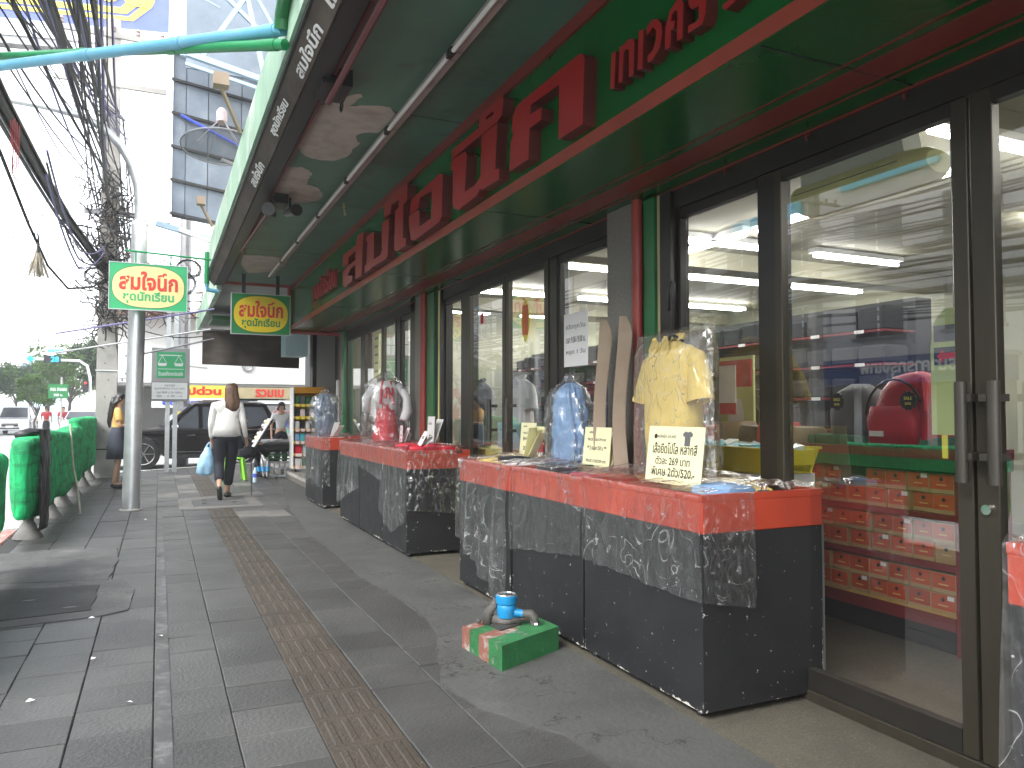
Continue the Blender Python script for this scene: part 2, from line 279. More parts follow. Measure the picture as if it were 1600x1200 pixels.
# ------------------------------------------------------------ builders
_m = M['dish']; _t = _m.node_tree; _tr = _t.nodes.new('ShaderNodeBsdfTransparent'); _mx = _t.nodes.new('ShaderNodeMixShader'); _mx.inputs[0].default_value = .45
_t.links.new(_t.nodes['Principled BSDF'].outputs[0], _mx.inputs[1]); _t.links.new(_tr.outputs[0], _mx.inputs[2]); _t.links.new(_mx.outputs[0], _t.nodes['Material Output'].inputs[0])
WL = {}      # world location of every object made here
class MB:
    def __init__(s): s.v = []; s.f = []
    def add(s, vs, fs):
        n = len(s.v); s.v += [tuple(v) for v in vs]; s.f += [tuple(i + n for i in f) for f in fs]; return s
    def box(s, a, b, bev=0):
        (x0, y0, z0), (x1, y1, z1) = a, b
        x0, x1 = min(x0, x1), max(x0, x1); y0, y1 = min(y0, y1), max(y0, y1); z0, z1 = min(z0, z1), max(z0, z1)
        if not bev:
            return s.add([(x0, y0, z0), (x1, y0, z0), (x1, y1, z0), (x0, y1, z0), (x0, y0, z1), (x1, y0, z1), (x1, y1, z1), (x0, y1, z1)],
                     [(0, 3, 2, 1), (4, 5, 6, 7), (0, 1, 5, 4), (1, 2, 6, 5), (2, 3, 7, 6), (3, 0, 4, 7)])
        c = [(x0 + bev, y0), (x1 - bev, y0), (x1, y0 + bev), (x1, y1 - bev), (x1 - bev, y1), (x0 + bev, y1), (x0, y1 - bev), (x0, y0 + bev)]
        i = [(min(max(x, x0 + bev), x1 - bev), min(max(y, y0 + bev), y1 - bev)) for x, y in c]
        vs = [(*p, z0 + bev) for p in c] + [(*p, z1 - bev) for p in c] + [(*p, z0) for p in i] + [(*p, z1) for p in i]
        fs = [(k, (k + 1) % 8, 8 + (k + 1) % 8, 8 + k) for k in range(8)]
        fs += [(k, 16 + k, 16 + (k + 1) % 8, (k + 1) % 8) for k in range(8)] + [(8 + k, 8 + (k + 1) % 8, 24 + (k + 1) % 8, 24 + k) for k in range(8)]
        fs += [tuple(range(23, 15, -1)), tuple(range(24, 32))]
        return s.add(vs, fs)
    def obox(s, c, size, mat3=None, bev=0):
        t = MB().box(tuple(-x / 2 for x in size), tuple(x / 2 for x in size), bev)
        m = mat3 or Matrix.Identity(3); c = Vector(c)
        return s.add([c + m @ Vector(v) for v in t.v], t.f)
    def bar(s, a, b, wd=.03, ht=None):
        a, b = Vector(a), Vector(b); d = b - a; q = d.to_track_quat('Z', 'Y').to_matrix()
        return s.obox((a + b) / 2, (wd, ht or wd, d.length), q)
    def tube(s, pts, r, seg=8, cap=True, flat=1, fdir=None):
        pts = [Vector(p) for p in pts]; n = len(pts)
        rs = r if isinstance(r, (list, tuple)) else [r] * n
        vs = []; fs = []; up = None
        for i, p in enumerate(pts):
            d = (pts[min(i + 1, n - 1)] - pts[max(i - 1, 0)]).normalized()
            if up is None:
                up = Vector(fdir) if fdir else (Vector((0, 0, 1)) if abs(d.z) < .9 else Vector((1, 0, 0)))
            a = d.cross(up); a = a.normalized() if a.length > 1e-6 else d.orthogonal().normalized(); b = a.cross(d).normalized(); up = b
            for k in range(seg):
                t = 2 * math.pi * k / seg
                vs.append(p + a * math.cos(t) * rs[i] + b * math.sin(t) * rs[i] * flat)
        for i in range(n - 1):
            for k in range(seg):
                fs.append((i * seg + k, i * seg + (k + 1) % seg, (i + 1) * seg + (k + 1) % seg, (i + 1) * seg + k))
        if cap: fs += [tuple(range(seg - 1, -1, -1)), tuple(range((n - 1) * seg, n * seg))]
        return s.add(vs, fs)
    def loft(s, rings, seg=16, cap=True, yaw=0, pw=2.0):       # rings: (cx, cy, cz, rx, ry[, tilt])
        vs = []; fs = []; c, sn = math.cos(yaw), math.sin(yaw)
        for ring in rings:
            cx, cy, cz, rx, ry = ring[:5]
            for k in range(seg):
                t = 2 * math.pi * k / seg; ct, st = math.cos(t), math.sin(t)
                x = rx * math.copysign(abs(ct) ** (2 / pw), ct); y = ry * math.copysign(abs(st) ** (2 / pw), st)
                vs.append((cx + x * c - y * sn, cy + x * sn + y * c, cz + (ring[5] * ct if len(ring) > 5 else 0)))
        n = len(rings)
        for i in range(n - 1):
            for k in range(seg): fs.append((i * seg + k, i * seg + (k + 1) % seg, (i + 1) * seg + (k + 1) % seg, (i + 1) * seg + k))
        if cap: fs += [tuple(range(seg - 1, -1, -1)), tuple(range((n - 1) * seg, n * seg))]
        return s.add(vs, fs)
    def lathe(s, c, prof, seg=16):                              # prof: (r, z)
        return s.loft([(c[0], c[1], c[2] + z, r, r) for r, z in prof], seg)
    def grid(s, fn, nu, nv):
        vs = [fn(i / nu, j / nv) for j in range(nv + 1) for i in range(nu + 1)]
        return s.add(vs, [(j * (nu + 1) + i, j * (nu + 1) + i + 1, (j + 1) * (nu + 1) + i + 1, (j + 1) * (nu + 1) + i) for j in range(nv) for i in range(nu)])
    def prism(s, poly, fr, holes=()):                          # poly in 2-D; fr(u, v, k) -> 3-D with k = 0 back, 1 front
        loops = [poly, *holes]; flat = [p for l in loops for p in l]
        tris = geometry.tessellate_polygon([[Vector((a, b, 0)) for a, b in l] for l in loops])
        n = len(flat); fs = [tuple(t) for t in tris] + [tuple(i + n for i in reversed(t)) for t in tris]; o = 0
        for l in loops:
            for i in range(len(l)): j = (i + 1) % len(l); fs.append((o + i, o + j, o + j + n, o + i + n))
            o += len(l)
        return s.add([fr(a, b, 1) for a, b in flat] + [fr(a, b, 0) for a, b in flat], fs)
    def ico(s, c, r, sc=(1, 1, 1), sub=1):
        bm = bmesh.new(); bmesh.ops.create_icosphere(bm, subdivisions=sub, radius=1)
        s.add([(c[0] + v.co.x * r * sc[0], c[1] + v.co.y * r * sc[1], c[2] + v.co.z * r * sc[2]) for v in bm.verts], [tuple(v.index for v in f.verts) for f in bm.faces]); bm.free(); return s
    def mesh(s, name, off=(0, 0, 0)):
        me = bpy.data.meshes.new(name); me.from_pydata([(x - off[0], y - off[1], z - off[2]) for x, y, z in s.v], [], s.f)
        bm = bmesh.new(); bm.from_mesh(me); bmesh.ops.recalc_face_normals(bm, faces=bm.faces); bm.to_mesh(me); bm.free()
        return me
    def build(s, name, m, parent=None, smooth=False, **tags):
        if parent is not None: off = WL[parent.name]
        else:
            xs, ys, zs = zip(*s.v); off = ((min(xs) + max(xs)) / 2, (min(ys) + max(ys)) / 2, min(zs))
        me = s.mesh(name, off); return link(name, me, m, parent, off, smooth, **tags)
def link(name, me, m, parent, off, smooth=False, **tags):
    o = bpy.data.objects.new(name, me); SC.collection.objects.link(o)
    if m: me.materials.append(M[m] if isinstance(m, str) else m)
    if parent is not None: o.parent = parent; WL[o.name] = off
    else: o.location = off; WL[o.name] = off
    if smooth:
        me.polygons.foreach_set('use_smooth', [True] * len(me.polygons))
        if smooth != 'all':
            try: me.set_sharp_from_angle(angle=R(40))
            except Exception: pass
    tag(o, **tags); return o
def tag(o, label=None, cat=None, group=None, kind=None):
    if label: o['label'] = label
    if cat: o['category'] = cat
    if group: o['group'] = group
    if kind: o['kind'] = kind
    return o
def thing(name, loc, label=None, cat=None, group=None, kind=None):
    o = bpy.data.objects.new(name, None); SC.collection.objects.link(o); o.location = loc; WL[o.name] = tuple(loc)
    o.empty_display_size = .1
    return tag(o, label, cat, group, kind)
def dup(o, loc=None, rotz=None, label=None, parent=None, scale=None):
    c = o.copy(); SC.collection.objects.link(c)
    if parent is not None: c.parent = parent
    for ch in [x for x in KIDS.get(o.name, [])]: dup(ch, parent=c)
    if loc is not None: c.location = loc
    if rotz is not None: c.rotation_euler = (0, 0, rotz)
    if scale: c.scale = scale
    if label: c['label'] = label
    return c
KIDS = {}
def remember(o):
    KIDS[o.name] = list(o.children)
    for c in o.children: remember(c)
def part(name, m, parent, fn, smooth=False, **tags):
    b = MB(); fn(b); return b.build(name, m, parent, smooth, **tags)
_tc = bpy.data.curves.new('scratch_text', 'FONT'); _to = bpy.data.objects.new('scratch_text', _tc); SC.collection.objects.link(_to)
def text(name, body, m, parent, center, xd, height, width=None, ud=(0, 0, 1), ext=.001, bold=0, shear=0, **tags):
    """lettering: centre of the text block, xd = reading direction, height = full block height, optional width"""
    _tc.body = body; _tc.size = 1; _tc.extrude = 0; _tc.offset = bold; _tc.shear = shear; _tc.resolution_u = 3
    dg = bpy.context.evaluated_depsgraph_get(); dg.update()
    me = bpy.data.meshes.new_from_object(_to.evaluated_get(dg))
    xs = [v.co.x for v in me.vertices]; ys = [v.co.y for v in me.vertices]
    x0, x1, y0, y1 = min(xs), max(xs), min(ys), max(ys)
    sy = height / (y1 - y0); sx = (width / (x1 - x0)) if width else sy
    X, U = Vector(xd).normalized(), Vector(ud).normalized(); N = X.cross(U); c = Vector(center)
    vs = [c + X * (v.co.x - (x0 + x1) / 2) * sx + U * (v.co.y - (y0 + y1) / 2) * sy for v in me.vertices]
    fs = [tuple(p.vertices) for p in me.polygons]; n = len(vs); b = MB()
    edges = {}
    for f in fs:
        for i in range(len(f)):
            e = (f[i], f[(i + 1) % len(f)]); edges[e] = 1
    rim = [e for e in edges if (e[1], e[0]) not in edges]
    b.add([v + N * ext for v in vs] + [v - N * .0005 for v in vs], fs + [(a, b_, b_ + n, a + n) for a, b_ in rim])
    bpy.data.meshes.remove(me)
    off = WL[parent.name]; me2 = bpy.data.meshes.new(name); me2.from_pydata([(x - off[0], y - off[1], z - off[2]) for x, y, z in b.v], [], b.f)
    return link(name, me2, m, parent, off, **tags)
def N3(x, y, z=0): return noise.noise(Vector((x, y, z)))
def inpoly(x, y, P):
    r = False; j = len(P) - 1
    for i in range(len(P)):
        if (P[i][1] > y) != (P[j][1] > y) and x < (P[j][0] - P[i][0]) * (y - P[i][1]) / (P[j][1] - P[i][1]) + P[i][0]: r = not r
        j = i
    return r
# ============================================================ GROUND
part('road', 'asphalt', None, lambda b: b.add([(-420, -260, -.13), (420, -260, -.13), (420, 560, -.13), (-420, 560, -.13)], [(0, 1, 2, 3)]), kind='structure')
APRON = [(2.06, -2.5), (1.52, -2.5), (1.52, .8), (1.55, 2.2), (1.5, 2.75), (1.3, 3.15), (1.24, 3.5), (1.36, 3.9), (1.5, 4.3), (1.56, 4.9), (1.5, 5.6), (1.46, 6.2), (1.49, 7.2), (1.45, 8.3), (1.53, 9.3), (1.58, 10.3), (1.7, 11.4), (1.84, 12.6), (2.05, 14.5), (2.2, 17), (2.3, 19.9), (3.4, 20.6), (3.4, 12.4), (2.06, 12.4)]
PATCH1 = [(-1.36, 6.95), (-.33, 6.72), (-.3, 7.6), (-.33, 8.2), (-.8, 8.38), (-1.36, 8.3)]
PATCH2 = [(-1.36, 5.45), (-.86, 5.5), (-.3, 5.56), (-.16, 5.66), (-.14, 6.3), (-.24, 6.7), (-.7, 6.85), (-1.36, 6.94)]
COVER = [(-1.36, 5.62), (-.38, 5.72), (-.38, 6.52), (-1.36, 6.68)]
MH = [(.27, 11.05), (1.33, 11.05), (1.36, 12.9), (.27, 12.35)]
LT = [(.92, 9.91), (1.54, 9.91), (1.54, 10.5), (.92, 10.5)]
pav = thing('pavement', (0, 0, -.13), kind='structure')
EDGE = [(-1.38, -3), (3.4, -3), (3.4, 20.75), (2.7, 20.6), (1.2, 19.75), (.2, 19.0), (-.5, 18.55), (-1.0, 18.1), (-1.38, 17.4)]
part('bedding', 'base', pav, lambda b: b.prism(EDGE, lambda x, y, k: (x, y, -.012 if k else -.16)))
P_ = .3075
def tilemesh(kind, bars=0):
    b = MB(); h = P_ / 2 - .002
    vs = [(-h, -h, -.03), (h, -h, -.03), (h, h, -.03), (-h, h, -.03), (-h, -h, -.003), (h, -h, -.003), (h, h, -.003), (-h, h, -.003)]
    q = h - .004; vs += [(-q, -q, 0), (q, -q, 0), (q, q, 0), (-q, q, 0)]
    b.add(vs, [(0, 1, 5, 4), (1, 2, 6, 5), (2, 3, 7, 6), (3, 0, 4, 7), (4, 5, 9, 8), (5, 6, 10, 9), (6, 7, 11, 10), (7, 4, 8, 11), (8, 9, 10, 11)])
    if bars:
        for k in range(4):
            x = -.105 + k * .07
            b.add([(x - .017, -.12, .0004), (x + .017, -.12, .0004), (x + .017, .12, .0004), (x - .017, .12, .0004), (x - .011, -.112, .0032), (x + .011, -.112, .0032), (x + .011, .112, .0032), (x - .011, .112, .0032)],
                  [(0, 1, 5, 4), (1, 2, 6, 5), (2, 3, 7, 6), (3, 0, 4, 7), (4, 5, 6, 7)])
    me = b.mesh('tile_mesh'); return me, b
tm, tb = tilemesh(0); bm_, bb = tilemesh(0, 1); tm.materials.append(M['tile']); bm_.materials.append(M['tactile'])
lm = tm.copy(); lm.materials[0] = M['lighttile']
rest = {'tile': MB(), 'tactile': MB(), 'lighttile': MB()}; cnt = 0
for ci in range(-5, 7):
    cx = (ci + .5) * P_; off = rnd.uniform(0, P_) if ci not in (2,) else .1
    drop = 0
    for ri in range(-8, 66):
        cy = ri * P_ + off; drop += rnd.gauss(0, .0012); drop *= .8
        if cy < -2.5 or not inpoly(cx, cy + .15, EDGE) or (ci == -5 and cx < -1.38): continue
        q_ = [(cx - .15, cy - .15), (cx + .15, cy - .15), (cx - .15, cy + .15), (cx + .15, cy + .15)]
        if any(all(inpoly(a, e, P) for a, e in q_) for P in (PATCH1, PATCH2, MH, APRON)): continue
        if inpoly(cx, cy, LT): kind = 'lighttile'
        elif ci == 2 and cy < 17: kind = 'tactile'
        elif cy > 12.5 and rnd.random() < .12: kind = 'lighttile'
        else: kind = 'tile'
        z = drop + rnd.uniform(-.002, .002); rx, ry = rnd.gauss(0, .005), rnd.gauss(0, .005)
        if 1.2 < cy < 10.6 and cnt < 300:
            o = bpy.data.objects.new('tile', {'tile': tm, 'tactile': bm_, 'lighttile': lm}[kind]); SC.collection.objects.link(o)
            o.parent = pav; o.location = (cx, cy, .13 + z); o.rotation_euler = (rx, ry, rnd.gauss(0, .003)); cnt += 1
        else:
            src = bb if kind == 'tactile' else tb
            rest[kind].add([(v[0] + cx, v[1] + cy, v[2] + z + v[1] * rx) for v in src.v], src.f)
for k, b in rest.items():
    if b.v: b.build('far_tiles', k, pav, kind='stuff')
def slab(name, m, poly, z, parent=None, thick=.05, wob=.02, **t):
    pts = []
    for i in range(len(poly)):
        a, c = Vector(poly[i]), Vector(poly[(i + 1) % len(poly)]); n = max(1, int((c - a).length / .12)) if wob else 1
        for k in range(n):
            p = a.lerp(c, k / n); pts.append((p.x + wob * N3(p.x * 5, p.y * 5, 3) * (1 if k else .3), p.y + wob * N3(p.x * 5, p.y * 5, 9)))
    return part(name, m, parent, lambda b: b.prism(pts, lambda x, y, k: (x, y, z if k else z - thick)), **t)
slab('cement_apron', 'apron', APRON, .009, kind='structure')
slab('gravel_floor', 'gravel', [(2.06, -2.5), (2.70, -2.5), (2.70, 12.35), (2.06, 12.35)], .014, kind='structure', wob=0)
slab('cement_patch', 'patch', PATCH1, .010, pav)
slab('cement_patch', 'patch', PATCH2, .0075, pav)
slab('drain_cover', 'darkpatch', COVER, .013, pav)
for k in range(3):
    part('lifting_hole', 'black', pav, lambda b: b.prism([(-1.05 + k * .27 + .045 * math.cos(t), 5.85 + .32 * (k == 1) + .018 * math.sin(t)) for t in [i * math.pi / 4 for i in range(8)]], lambda x, y, kk: (x, y, .0145 if kk else .005)))
mh = thing('manhole_cover', (.8, 11.8, 0), 'square cement manhole cover framed flush in the pavement under the walking woman', 'manhole cover')
slab('frame', 'lighttile', MH, .011, mh, wob=0)
slab('lid', 'patch', [(.45, 11.3), (1.16, 11.3), (1.19, 12.5), (.45, 12.15)], .016, mh, wob=0)
for x, y in ((.6, 11.6), (.62, 12.0), (1.0, 11.6)):
    part('lifting_lug', 'iron', mh, lambda b: b.box((x - .03, y - .015, .012), (x + .03, y + .015, .028)))
part('faded_white_line', 'paint_strip', None, lambda b: b.add([(.006, -1, .0042), (.07, -1, .0042), (.07, 10.4, .0042), (.006, 10.4, .0042)], [(0, 1, 2, 3)]), kind='structure')
# kerb : painted blocks along the street, then round the corner
kerb = thing('kerb', (-1.45, 5, -.13), kind='structure')
y = -3; k = 0
while y < 17.3:
    part('kerb_block', 'paint_w' if k % 2 else 'paint_r', kerb, lambda b: b.box((-1.53, y, -.16), (-1.385, y + .985, .004), .012)); y += 1; k += 1
cr = [(-1.45, 17.4), (-1.07, 18.15), (-.56, 18.6), (.15, 19.07), (1.15, 19.82), (2.65, 20.68), (3.6, 20.95), (7, 21.2)]
for i in range(len(cr) - 1):
    part('kerb_block', 'concrete' if i % 2 else 'paint_w', kerb, lambda b: b.bar((*cr[i], -.075), (*cr[i + 1], -.075), .15, .16))
# scraps of litter
for k, (x, y) in enumerate([(.03, 4.9), (-.36, 5.5), (-.29, 4.6), (-.5, 4.05), (.02, 7.6), (-.1, 3.85), (-.12, 10.2), (-.5, 10.6), (-.2, 12.1)]):
    a = rnd.uniform(0, 3)
    o = part('paper_scrap', 'cardw', None, lambda b: b.add([(x + .02 * math.cos(a), y + .02 * math.sin(a), .012), (x - .012 * math.sin(a), y + .012 * math.cos(a), .02), (x - .02 * math.cos(a), y - .02 * math.sin(a), .012), (x + .012 * math.sin(a), y - .012 * math.cos(a), .014)], [(0, 1, 2, 3)]))
    tag(o, 'small white scrap of paper lying on the grey paving', 'litter', 'paper scraps on the pavement')
pt = thing('step_platform', (2.6, 15, 0), 'pale granite step raised in front of the neighbouring shop', 'step')
part('slab', 'granite', pt, lambda b: b.box((2.28, 12.5, .0), (5, 17.6, .155), .01))
part('tread_edge', 'concrete', pt, lambda b: b.box((2.262, 12.5, .10), (2.279, 17.6, .157)))

# ============================================================ SHOP BUILDING
HZ = 2.57; SX = 1.87; SZ = 3.27; Y0, Y1 = -2.2, 12.3
shop = thing('shop_building', (2.72, 5, 0), 'green and red shopfront with glass doors under a deep painted canopy', 'shop')
fas = part('sign_panel', 'green', shop, lambda b: b.box((SX, Y0, HZ), (SX + .05, Y1, SZ)))
low = part('lower_soffit', 'green', shop, lambda b: b.box((SX + .0505, Y0, HZ), (2.66, Y1, HZ + .04)))
def strip(name, m, par, a, b_): return part(name, m, par, lambda b: b.box(a, b_))
strip('stripe', 'orange', fas, (SX - .004, Y0, HZ + .005), (SX - .0002, Y1, HZ + .072))
strip('stripe', 'redst', fas, (SX - .02, Y0, SZ - .075), (SX - .0002, Y1, SZ - .002))
for x0, x1 in ((2.262, 2.275), (2.325, 2.48), (2.51, 2.528)): strip('stripe', 'redst', low, (x0, Y0, HZ - .003), (x1, Y1, HZ - .0002))
for y in (-.4, 2.02, 4.46, 6.9, 9.34, 11.78):
    strip('panel_joint', 'black', low, (SX + .01, y, HZ - .0035), (2.66, y + .006, HZ + .001))
strip('end_panel', 'lgreen', shop, (SX + .0505, Y1 - .03, HZ + .04), (2.9, Y1, SZ))
# raised letters, drawn as outlines in metres (along the wall, up) and cut 6 cm thick
LET = {
 'so': [[[(8.18,3.195),(8.015,3.194),(7.923,3.182),(8.002,2.736),(8.281,2.739),(8.275,3.112)]],[[(8.276,3.112),(8.262,3.051),(8.622,3.044),(8.634,2.975),(8.919,2.982),(8.908,3.113),(8.847,3.119)]],[[(8.917,2.932),(8.692,2.946),(8.283,2.956),(8.283,2.902),(8.498,2.897),(8.664,2.843),(8.425,2.806),(8.423,2.75),(8.783,2.729),(8.911,2.77)]]],
 'mo': [[[(7.806,3.109),(7.512,3.101),(7.485,3.081),(7.497,2.818),(7.249,2.815),(7.19,2.851),(7.196,3.108),(6.941,3.11),(6.983,2.757),(7.04,2.74),(7.541,2.751),(7.606,2.74),(7.856,2.737),(7.859,2.813),(7.79,2.826),(7.756,3.044),(7.804,3.059)]]],
 'ai': [[[(7.102,3.275),(6.59,3.297),(6.399,3.286),(6.351,3.256),(6.365,3.132),(6.474,3.114),(6.498,2.822),(6.4,2.807),(6.404,2.742),(6.676,2.739),(6.758,2.772),(6.733,3.119),(6.623,3.132),(6.618,3.2),(6.852,3.213),(6.883,3.137),(7.117,3.139)]]],
 'jo': [[[(6.264,3.09),(6.202,3.107),(5.665,3.114),(5.529,3.125),(5.446,3.094),(5.464,2.776),(5.521,2.752),(6.156,2.732),(6.251,2.759),(6.308,2.906),(6.31,2.976),(6.068,2.972),(6.016,2.948),(6.014,2.82),(5.72,2.821),(5.699,3.036),(6.009,3.058),(6.047,2.985),(6.282,2.984)]]],
 'no': [[[(5.264,3.129),(5.217,3.142),(4.976,3.123),(4.947,3.087),(4.989,2.84),(4.793,2.835),(4.695,2.869),(4.675,3.135),(4.623,3.138),(4.414,3.13),(4.449,2.843),(4.386,2.831),(4.39,2.764),(4.674,2.771),(4.694,2.788),(4.766,2.756),(5.107,2.744),(5.199,2.771),(5.23,2.821),(5.223,3.056),(5.264,3.073)]]],
 'ue': [[[(5.255,3.209),(5.186,3.215),(4.728,3.208),(4.715,3.28),(4.662,3.282),(4.356,3.282),(4.328,3.271),(4.321,3.25),(4.344,3.158),(4.414,3.14),(4.675,3.145),(5.249,3.152)],[(4.598,3.214),(4.598,3.234),(4.474,3.234),(4.474,3.209)]]],
 'ko': [[[(4.177,3.09),(4.134,3.129),(4.071,3.138),(3.366,3.127),(3.336,3.114),(3.316,3.084),(3.338,2.755),(3.594,2.76),(3.584,3.055),(3.93,3.072),(3.946,3.017),(3.797,3.006),(3.8,2.94),(3.95,2.939),(3.964,2.764),(4.231,2.768),(4.209,2.944),(4.166,2.985),(4.198,3.001)]]],
}
SM = [[(3.085,3.008),(3.048,3.008),(3.062,2.835),(3.098,2.842)],[(3.013,3.011),(2.983,3.007),(2.937,3.015),(2.9,3.001),(2.892,2.981),(2.901,2.835),(2.938,2.838),(2.935,2.968),(2.962,2.979),(2.981,2.973),(2.993,2.841),(3.027,2.843)],[(2.855,3.015),(2.82,3.008),(2.83,2.835),(2.869,2.841)],[(2.797,3.002),(2.755,3.018),(2.717,3.007),(2.685,2.972),(2.68,2.926),(2.697,2.872),(2.749,2.842),(2.788,2.842),(2.788,2.874),(2.749,2.882),(2.724,2.915),(2.725,2.96),(2.747,2.984),(2.793,2.967)],[(2.657,2.937),(2.624,2.996),(2.589,3.013),(2.562,3.025),(2.532,2.985),(2.54,2.842),(2.577,2.846),(2.572,2.971),(2.586,2.981),(2.61,2.976),(2.618,2.947),(2.59,2.941),(2.597,2.91),(2.618,2.911),(2.622,2.84),(2.661,2.844)],[(2.496,2.979),(2.496,2.955),(2.477,2.933),(2.432,2.924),(2.433,2.875),(2.452,2.868),(2.5,2.876),(2.503,2.845),(2.415,2.842),(2.393,2.876),(2.386,2.949),(2.426,2.969),(2.44,2.99),(2.45,3.005),(2.48,3.0)],[(2.292,2.859),(2.227,2.862),(2.2,2.844),(2.272,2.832),(2.289,2.844)]]
K1 = 1.80 / 1.93; K2 = 1.81 / 1.94
def raised(loops, k, x0, x1):
    def fr(a, z, t): return (x0 if t else x1, a * k, 1.3 + (z - 1.3) * k)
    b = MB()
    for L in loops: b.prism(L[0], fr, L[1:])
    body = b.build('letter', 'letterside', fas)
    f = MB()
    for L in loops:
        g = lambda a, z, t: (x0 - (.0025 if t else .0002), a * k, 1.3 + (z - 1.3) * k)
        f.prism(L[0], g, L[1:])
    f.build('letter_face', 'letter', fas)
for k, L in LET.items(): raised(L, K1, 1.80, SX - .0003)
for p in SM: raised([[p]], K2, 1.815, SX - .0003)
text('letter', 'ชุดนักเรียน', 'letter', fas, (1.84, 9.5, 2.83), (0, -1, 0), .36, 1.42, ext=.028, bold=.012)
# canopy
can = part('canopy_soffit', 'soffit', shop, lambda b: b.box((.745, Y0, SZ), (SX + .03, Y1, SZ + .06)))
part('canopy_roof', 'concrete', shop, lambda b: b.box((.69, Y0, 3.62), (3.1, Y1, 3.7)))
part('upper_wall', 'wallw', shop, lambda b: b.box((2.75, Y0, 3.7), (8.9, Y1, 7.5)))
part('canopy_fascia', 'fascia', shop, lambda b: b.box((.62, Y0, 3.325), (.68, Y1 + .2, 3.69)))
part('fascia_gap', 'black', shop, lambda b: b.box((.64, Y0, 3.295), (.70, Y1 + .2, 3.325)))
lb = part('lettered_valance', 'awning', shop, lambda b: b.add([(.655, Y0, 3.292), (.655, Y1 + .1, 3.292), (.74, Y1 + .1, 3.20), (.74, Y0, 3.20), (.66, Y0, 3.298), (.66, Y1 + .1, 3.298), (.752, Y1 + .1, 3.206), (.752, Y0, 3.206)], [(0, 1, 2, 3), (4, 5, 6, 7), (0, 1, 5, 4), (2, 3, 7, 6), (0, 3, 7, 4), (1, 2, 6, 5)]))
for y, s_ in ((2.55, 'เสื้อผ้า'), (3.3, 'เทเวศร์'), (4.15, 'สมใจนึก'), (5.2, 'ชุดนักเรียน'), (6.5, 'สมใจนึก')):
    text('lettering', s_, 'signw', lb, (.697, y, 3.238), (0, -1, 0), .085, .62, ud=(-.68, 0, .73), ext=.003, bold=.02)
part('canopy_lip', 'black', shop, lambda b: b.box((.752, Y0, 3.2), (.86, Y1, 3.268)))
part('lip_batten', 'maroon', shop, lambda b: b.tube([(.885, Y0, 3.235), (.885, Y1, 3.235)], .018, 6))
part('rolled_awning', 'maroon', shop, lambda b: b.tube([(.9, .4, 3.16), (.9, 4.6, 3.16)], .02, 8))
part('awning_bracket', 'black', shop, lambda b: b.box((.82, 4.35, 3.17), (.99, 4.62, 3.267)).tube([(.97, 4.56 + .03 * math.sin(t), 3.13 + .03 * math.cos(t)) for t in [i * .7 for i in range(10)]], .006, 5))
for poly in ([(.99,5.24),(1.1,5.08),(1.17,4.96),(1.2,5.0),(1.16,5.2),(1.3,5.12),(1.43,5.1),(1.49,5.2),(1.47,5.62),(1.36,5.66),(1.33,5.76),(1.39,5.9),(1.39,6.22),(1.3,6.4),(1.19,6.44),(1.06,6.38),(1,6.23),(.92,6.1),(.9,5.9),(.92,5.46)],
             [(.88,6.8),(1.0,6.72),(1.08,6.69),(1.16,6.75),(1.21,6.87),(1.19,7.0),(1.22,7.19),(1.32,7.24),(1.39,7.38),(1.43,7.55),(1.4,7.7),(1.3,7.8),(1.15,7.89),(1,7.8),(.9,7.56)],
             [(1.0,10.8),(1.2,10.75),(1.5,10.78),(1.6,10.9),(1.62,11.4),(1.55,11.9),(1.2,12.2),(1.02,11.5)]):
    k = .938; slabpts = [(x * k, y * k) for x, y in poly]
    pp = []
    for i in range(len(slabpts)):
        a, c = Vector(slabpts[i]), Vector(slabpts[(i + 1) % len(slabpts)])
        for j in range(4):
            p = a.lerp(c, j / 4); pp.append((p.x + .022 * N3(p.x * 14, p.y * 14), p.y + .022 * N3(p.x * 14, p.y * 14, 5)))
    part('peeled_patch', 'peel', can, lambda b: b.prism(pp, lambda x, y, t: (x, y, SZ - .0025 if t else SZ + .001)))
for y in (2.4, 4.85, 7.3, 9.7): strip('soffit_joint', 'black', can, (.87, y, SZ - .0015), (SX - .02, y + .008, SZ + .001))
# the fluorescent battens under the canopy (unlit)
y = -1.2
while y < 10.9:
    bt = part('lamp_batten', 'fixture', shop, lambda b: b.box((1.40, y, SZ - .05), (1.455, y + 1.24, SZ - .0005), .004))
    part('tube', 'offtube', bt, lambda b: b.tube([(1.388, y + .03, SZ - .062), (1.388, y + 1.21, SZ - .062)], .013, 8), smooth=True)
    part('tube_holder', 'black', bt, lambda b: b.box((1.372, y, SZ - .08), (1.40, y + .03, SZ - .04)))
    part('tube_holder', 'black', bt, lambda b: b.box((1.372, y + 1.21, SZ - .08), (1.40, y + 1.24, SZ - .04)))
    y += 1.25
part('ceiling_hook', 'cream', shop, lambda b: b.tube([(1.56, 7.2, SZ), (1.56, 7.2, SZ - .05), (1.57, 7.19, SZ - .09)], .009, 6).ico((1.57, 7.19, SZ - .11), .016).ico((1.56, 7.2, SZ - .035), .022, (1, 1, .5)))
cc = part('camera_mount', 'black', shop, lambda b: b.box((.9, 7.1, SZ - .09), (1.04, 7.35, SZ)))
part('spot_lamp', 'black', shop, lambda b: b.tube([(.93, 7.3, 3.12), (.86, 7.05, 3.10)], [.035, .06], 10).tube([(.9, 7.2, 3.26), (.9, 7.2, 3.12)], .012, 6))
part('spot_lamp', 'black', shop, lambda b: b.tube([(1.06, 7.3, 3.14), (1.1, 7.02, 3.11)], [.035, .055], 10).tube([(1.07, 7.2, 3.26), (1.07, 7.2, 3.14)], .012, 6))
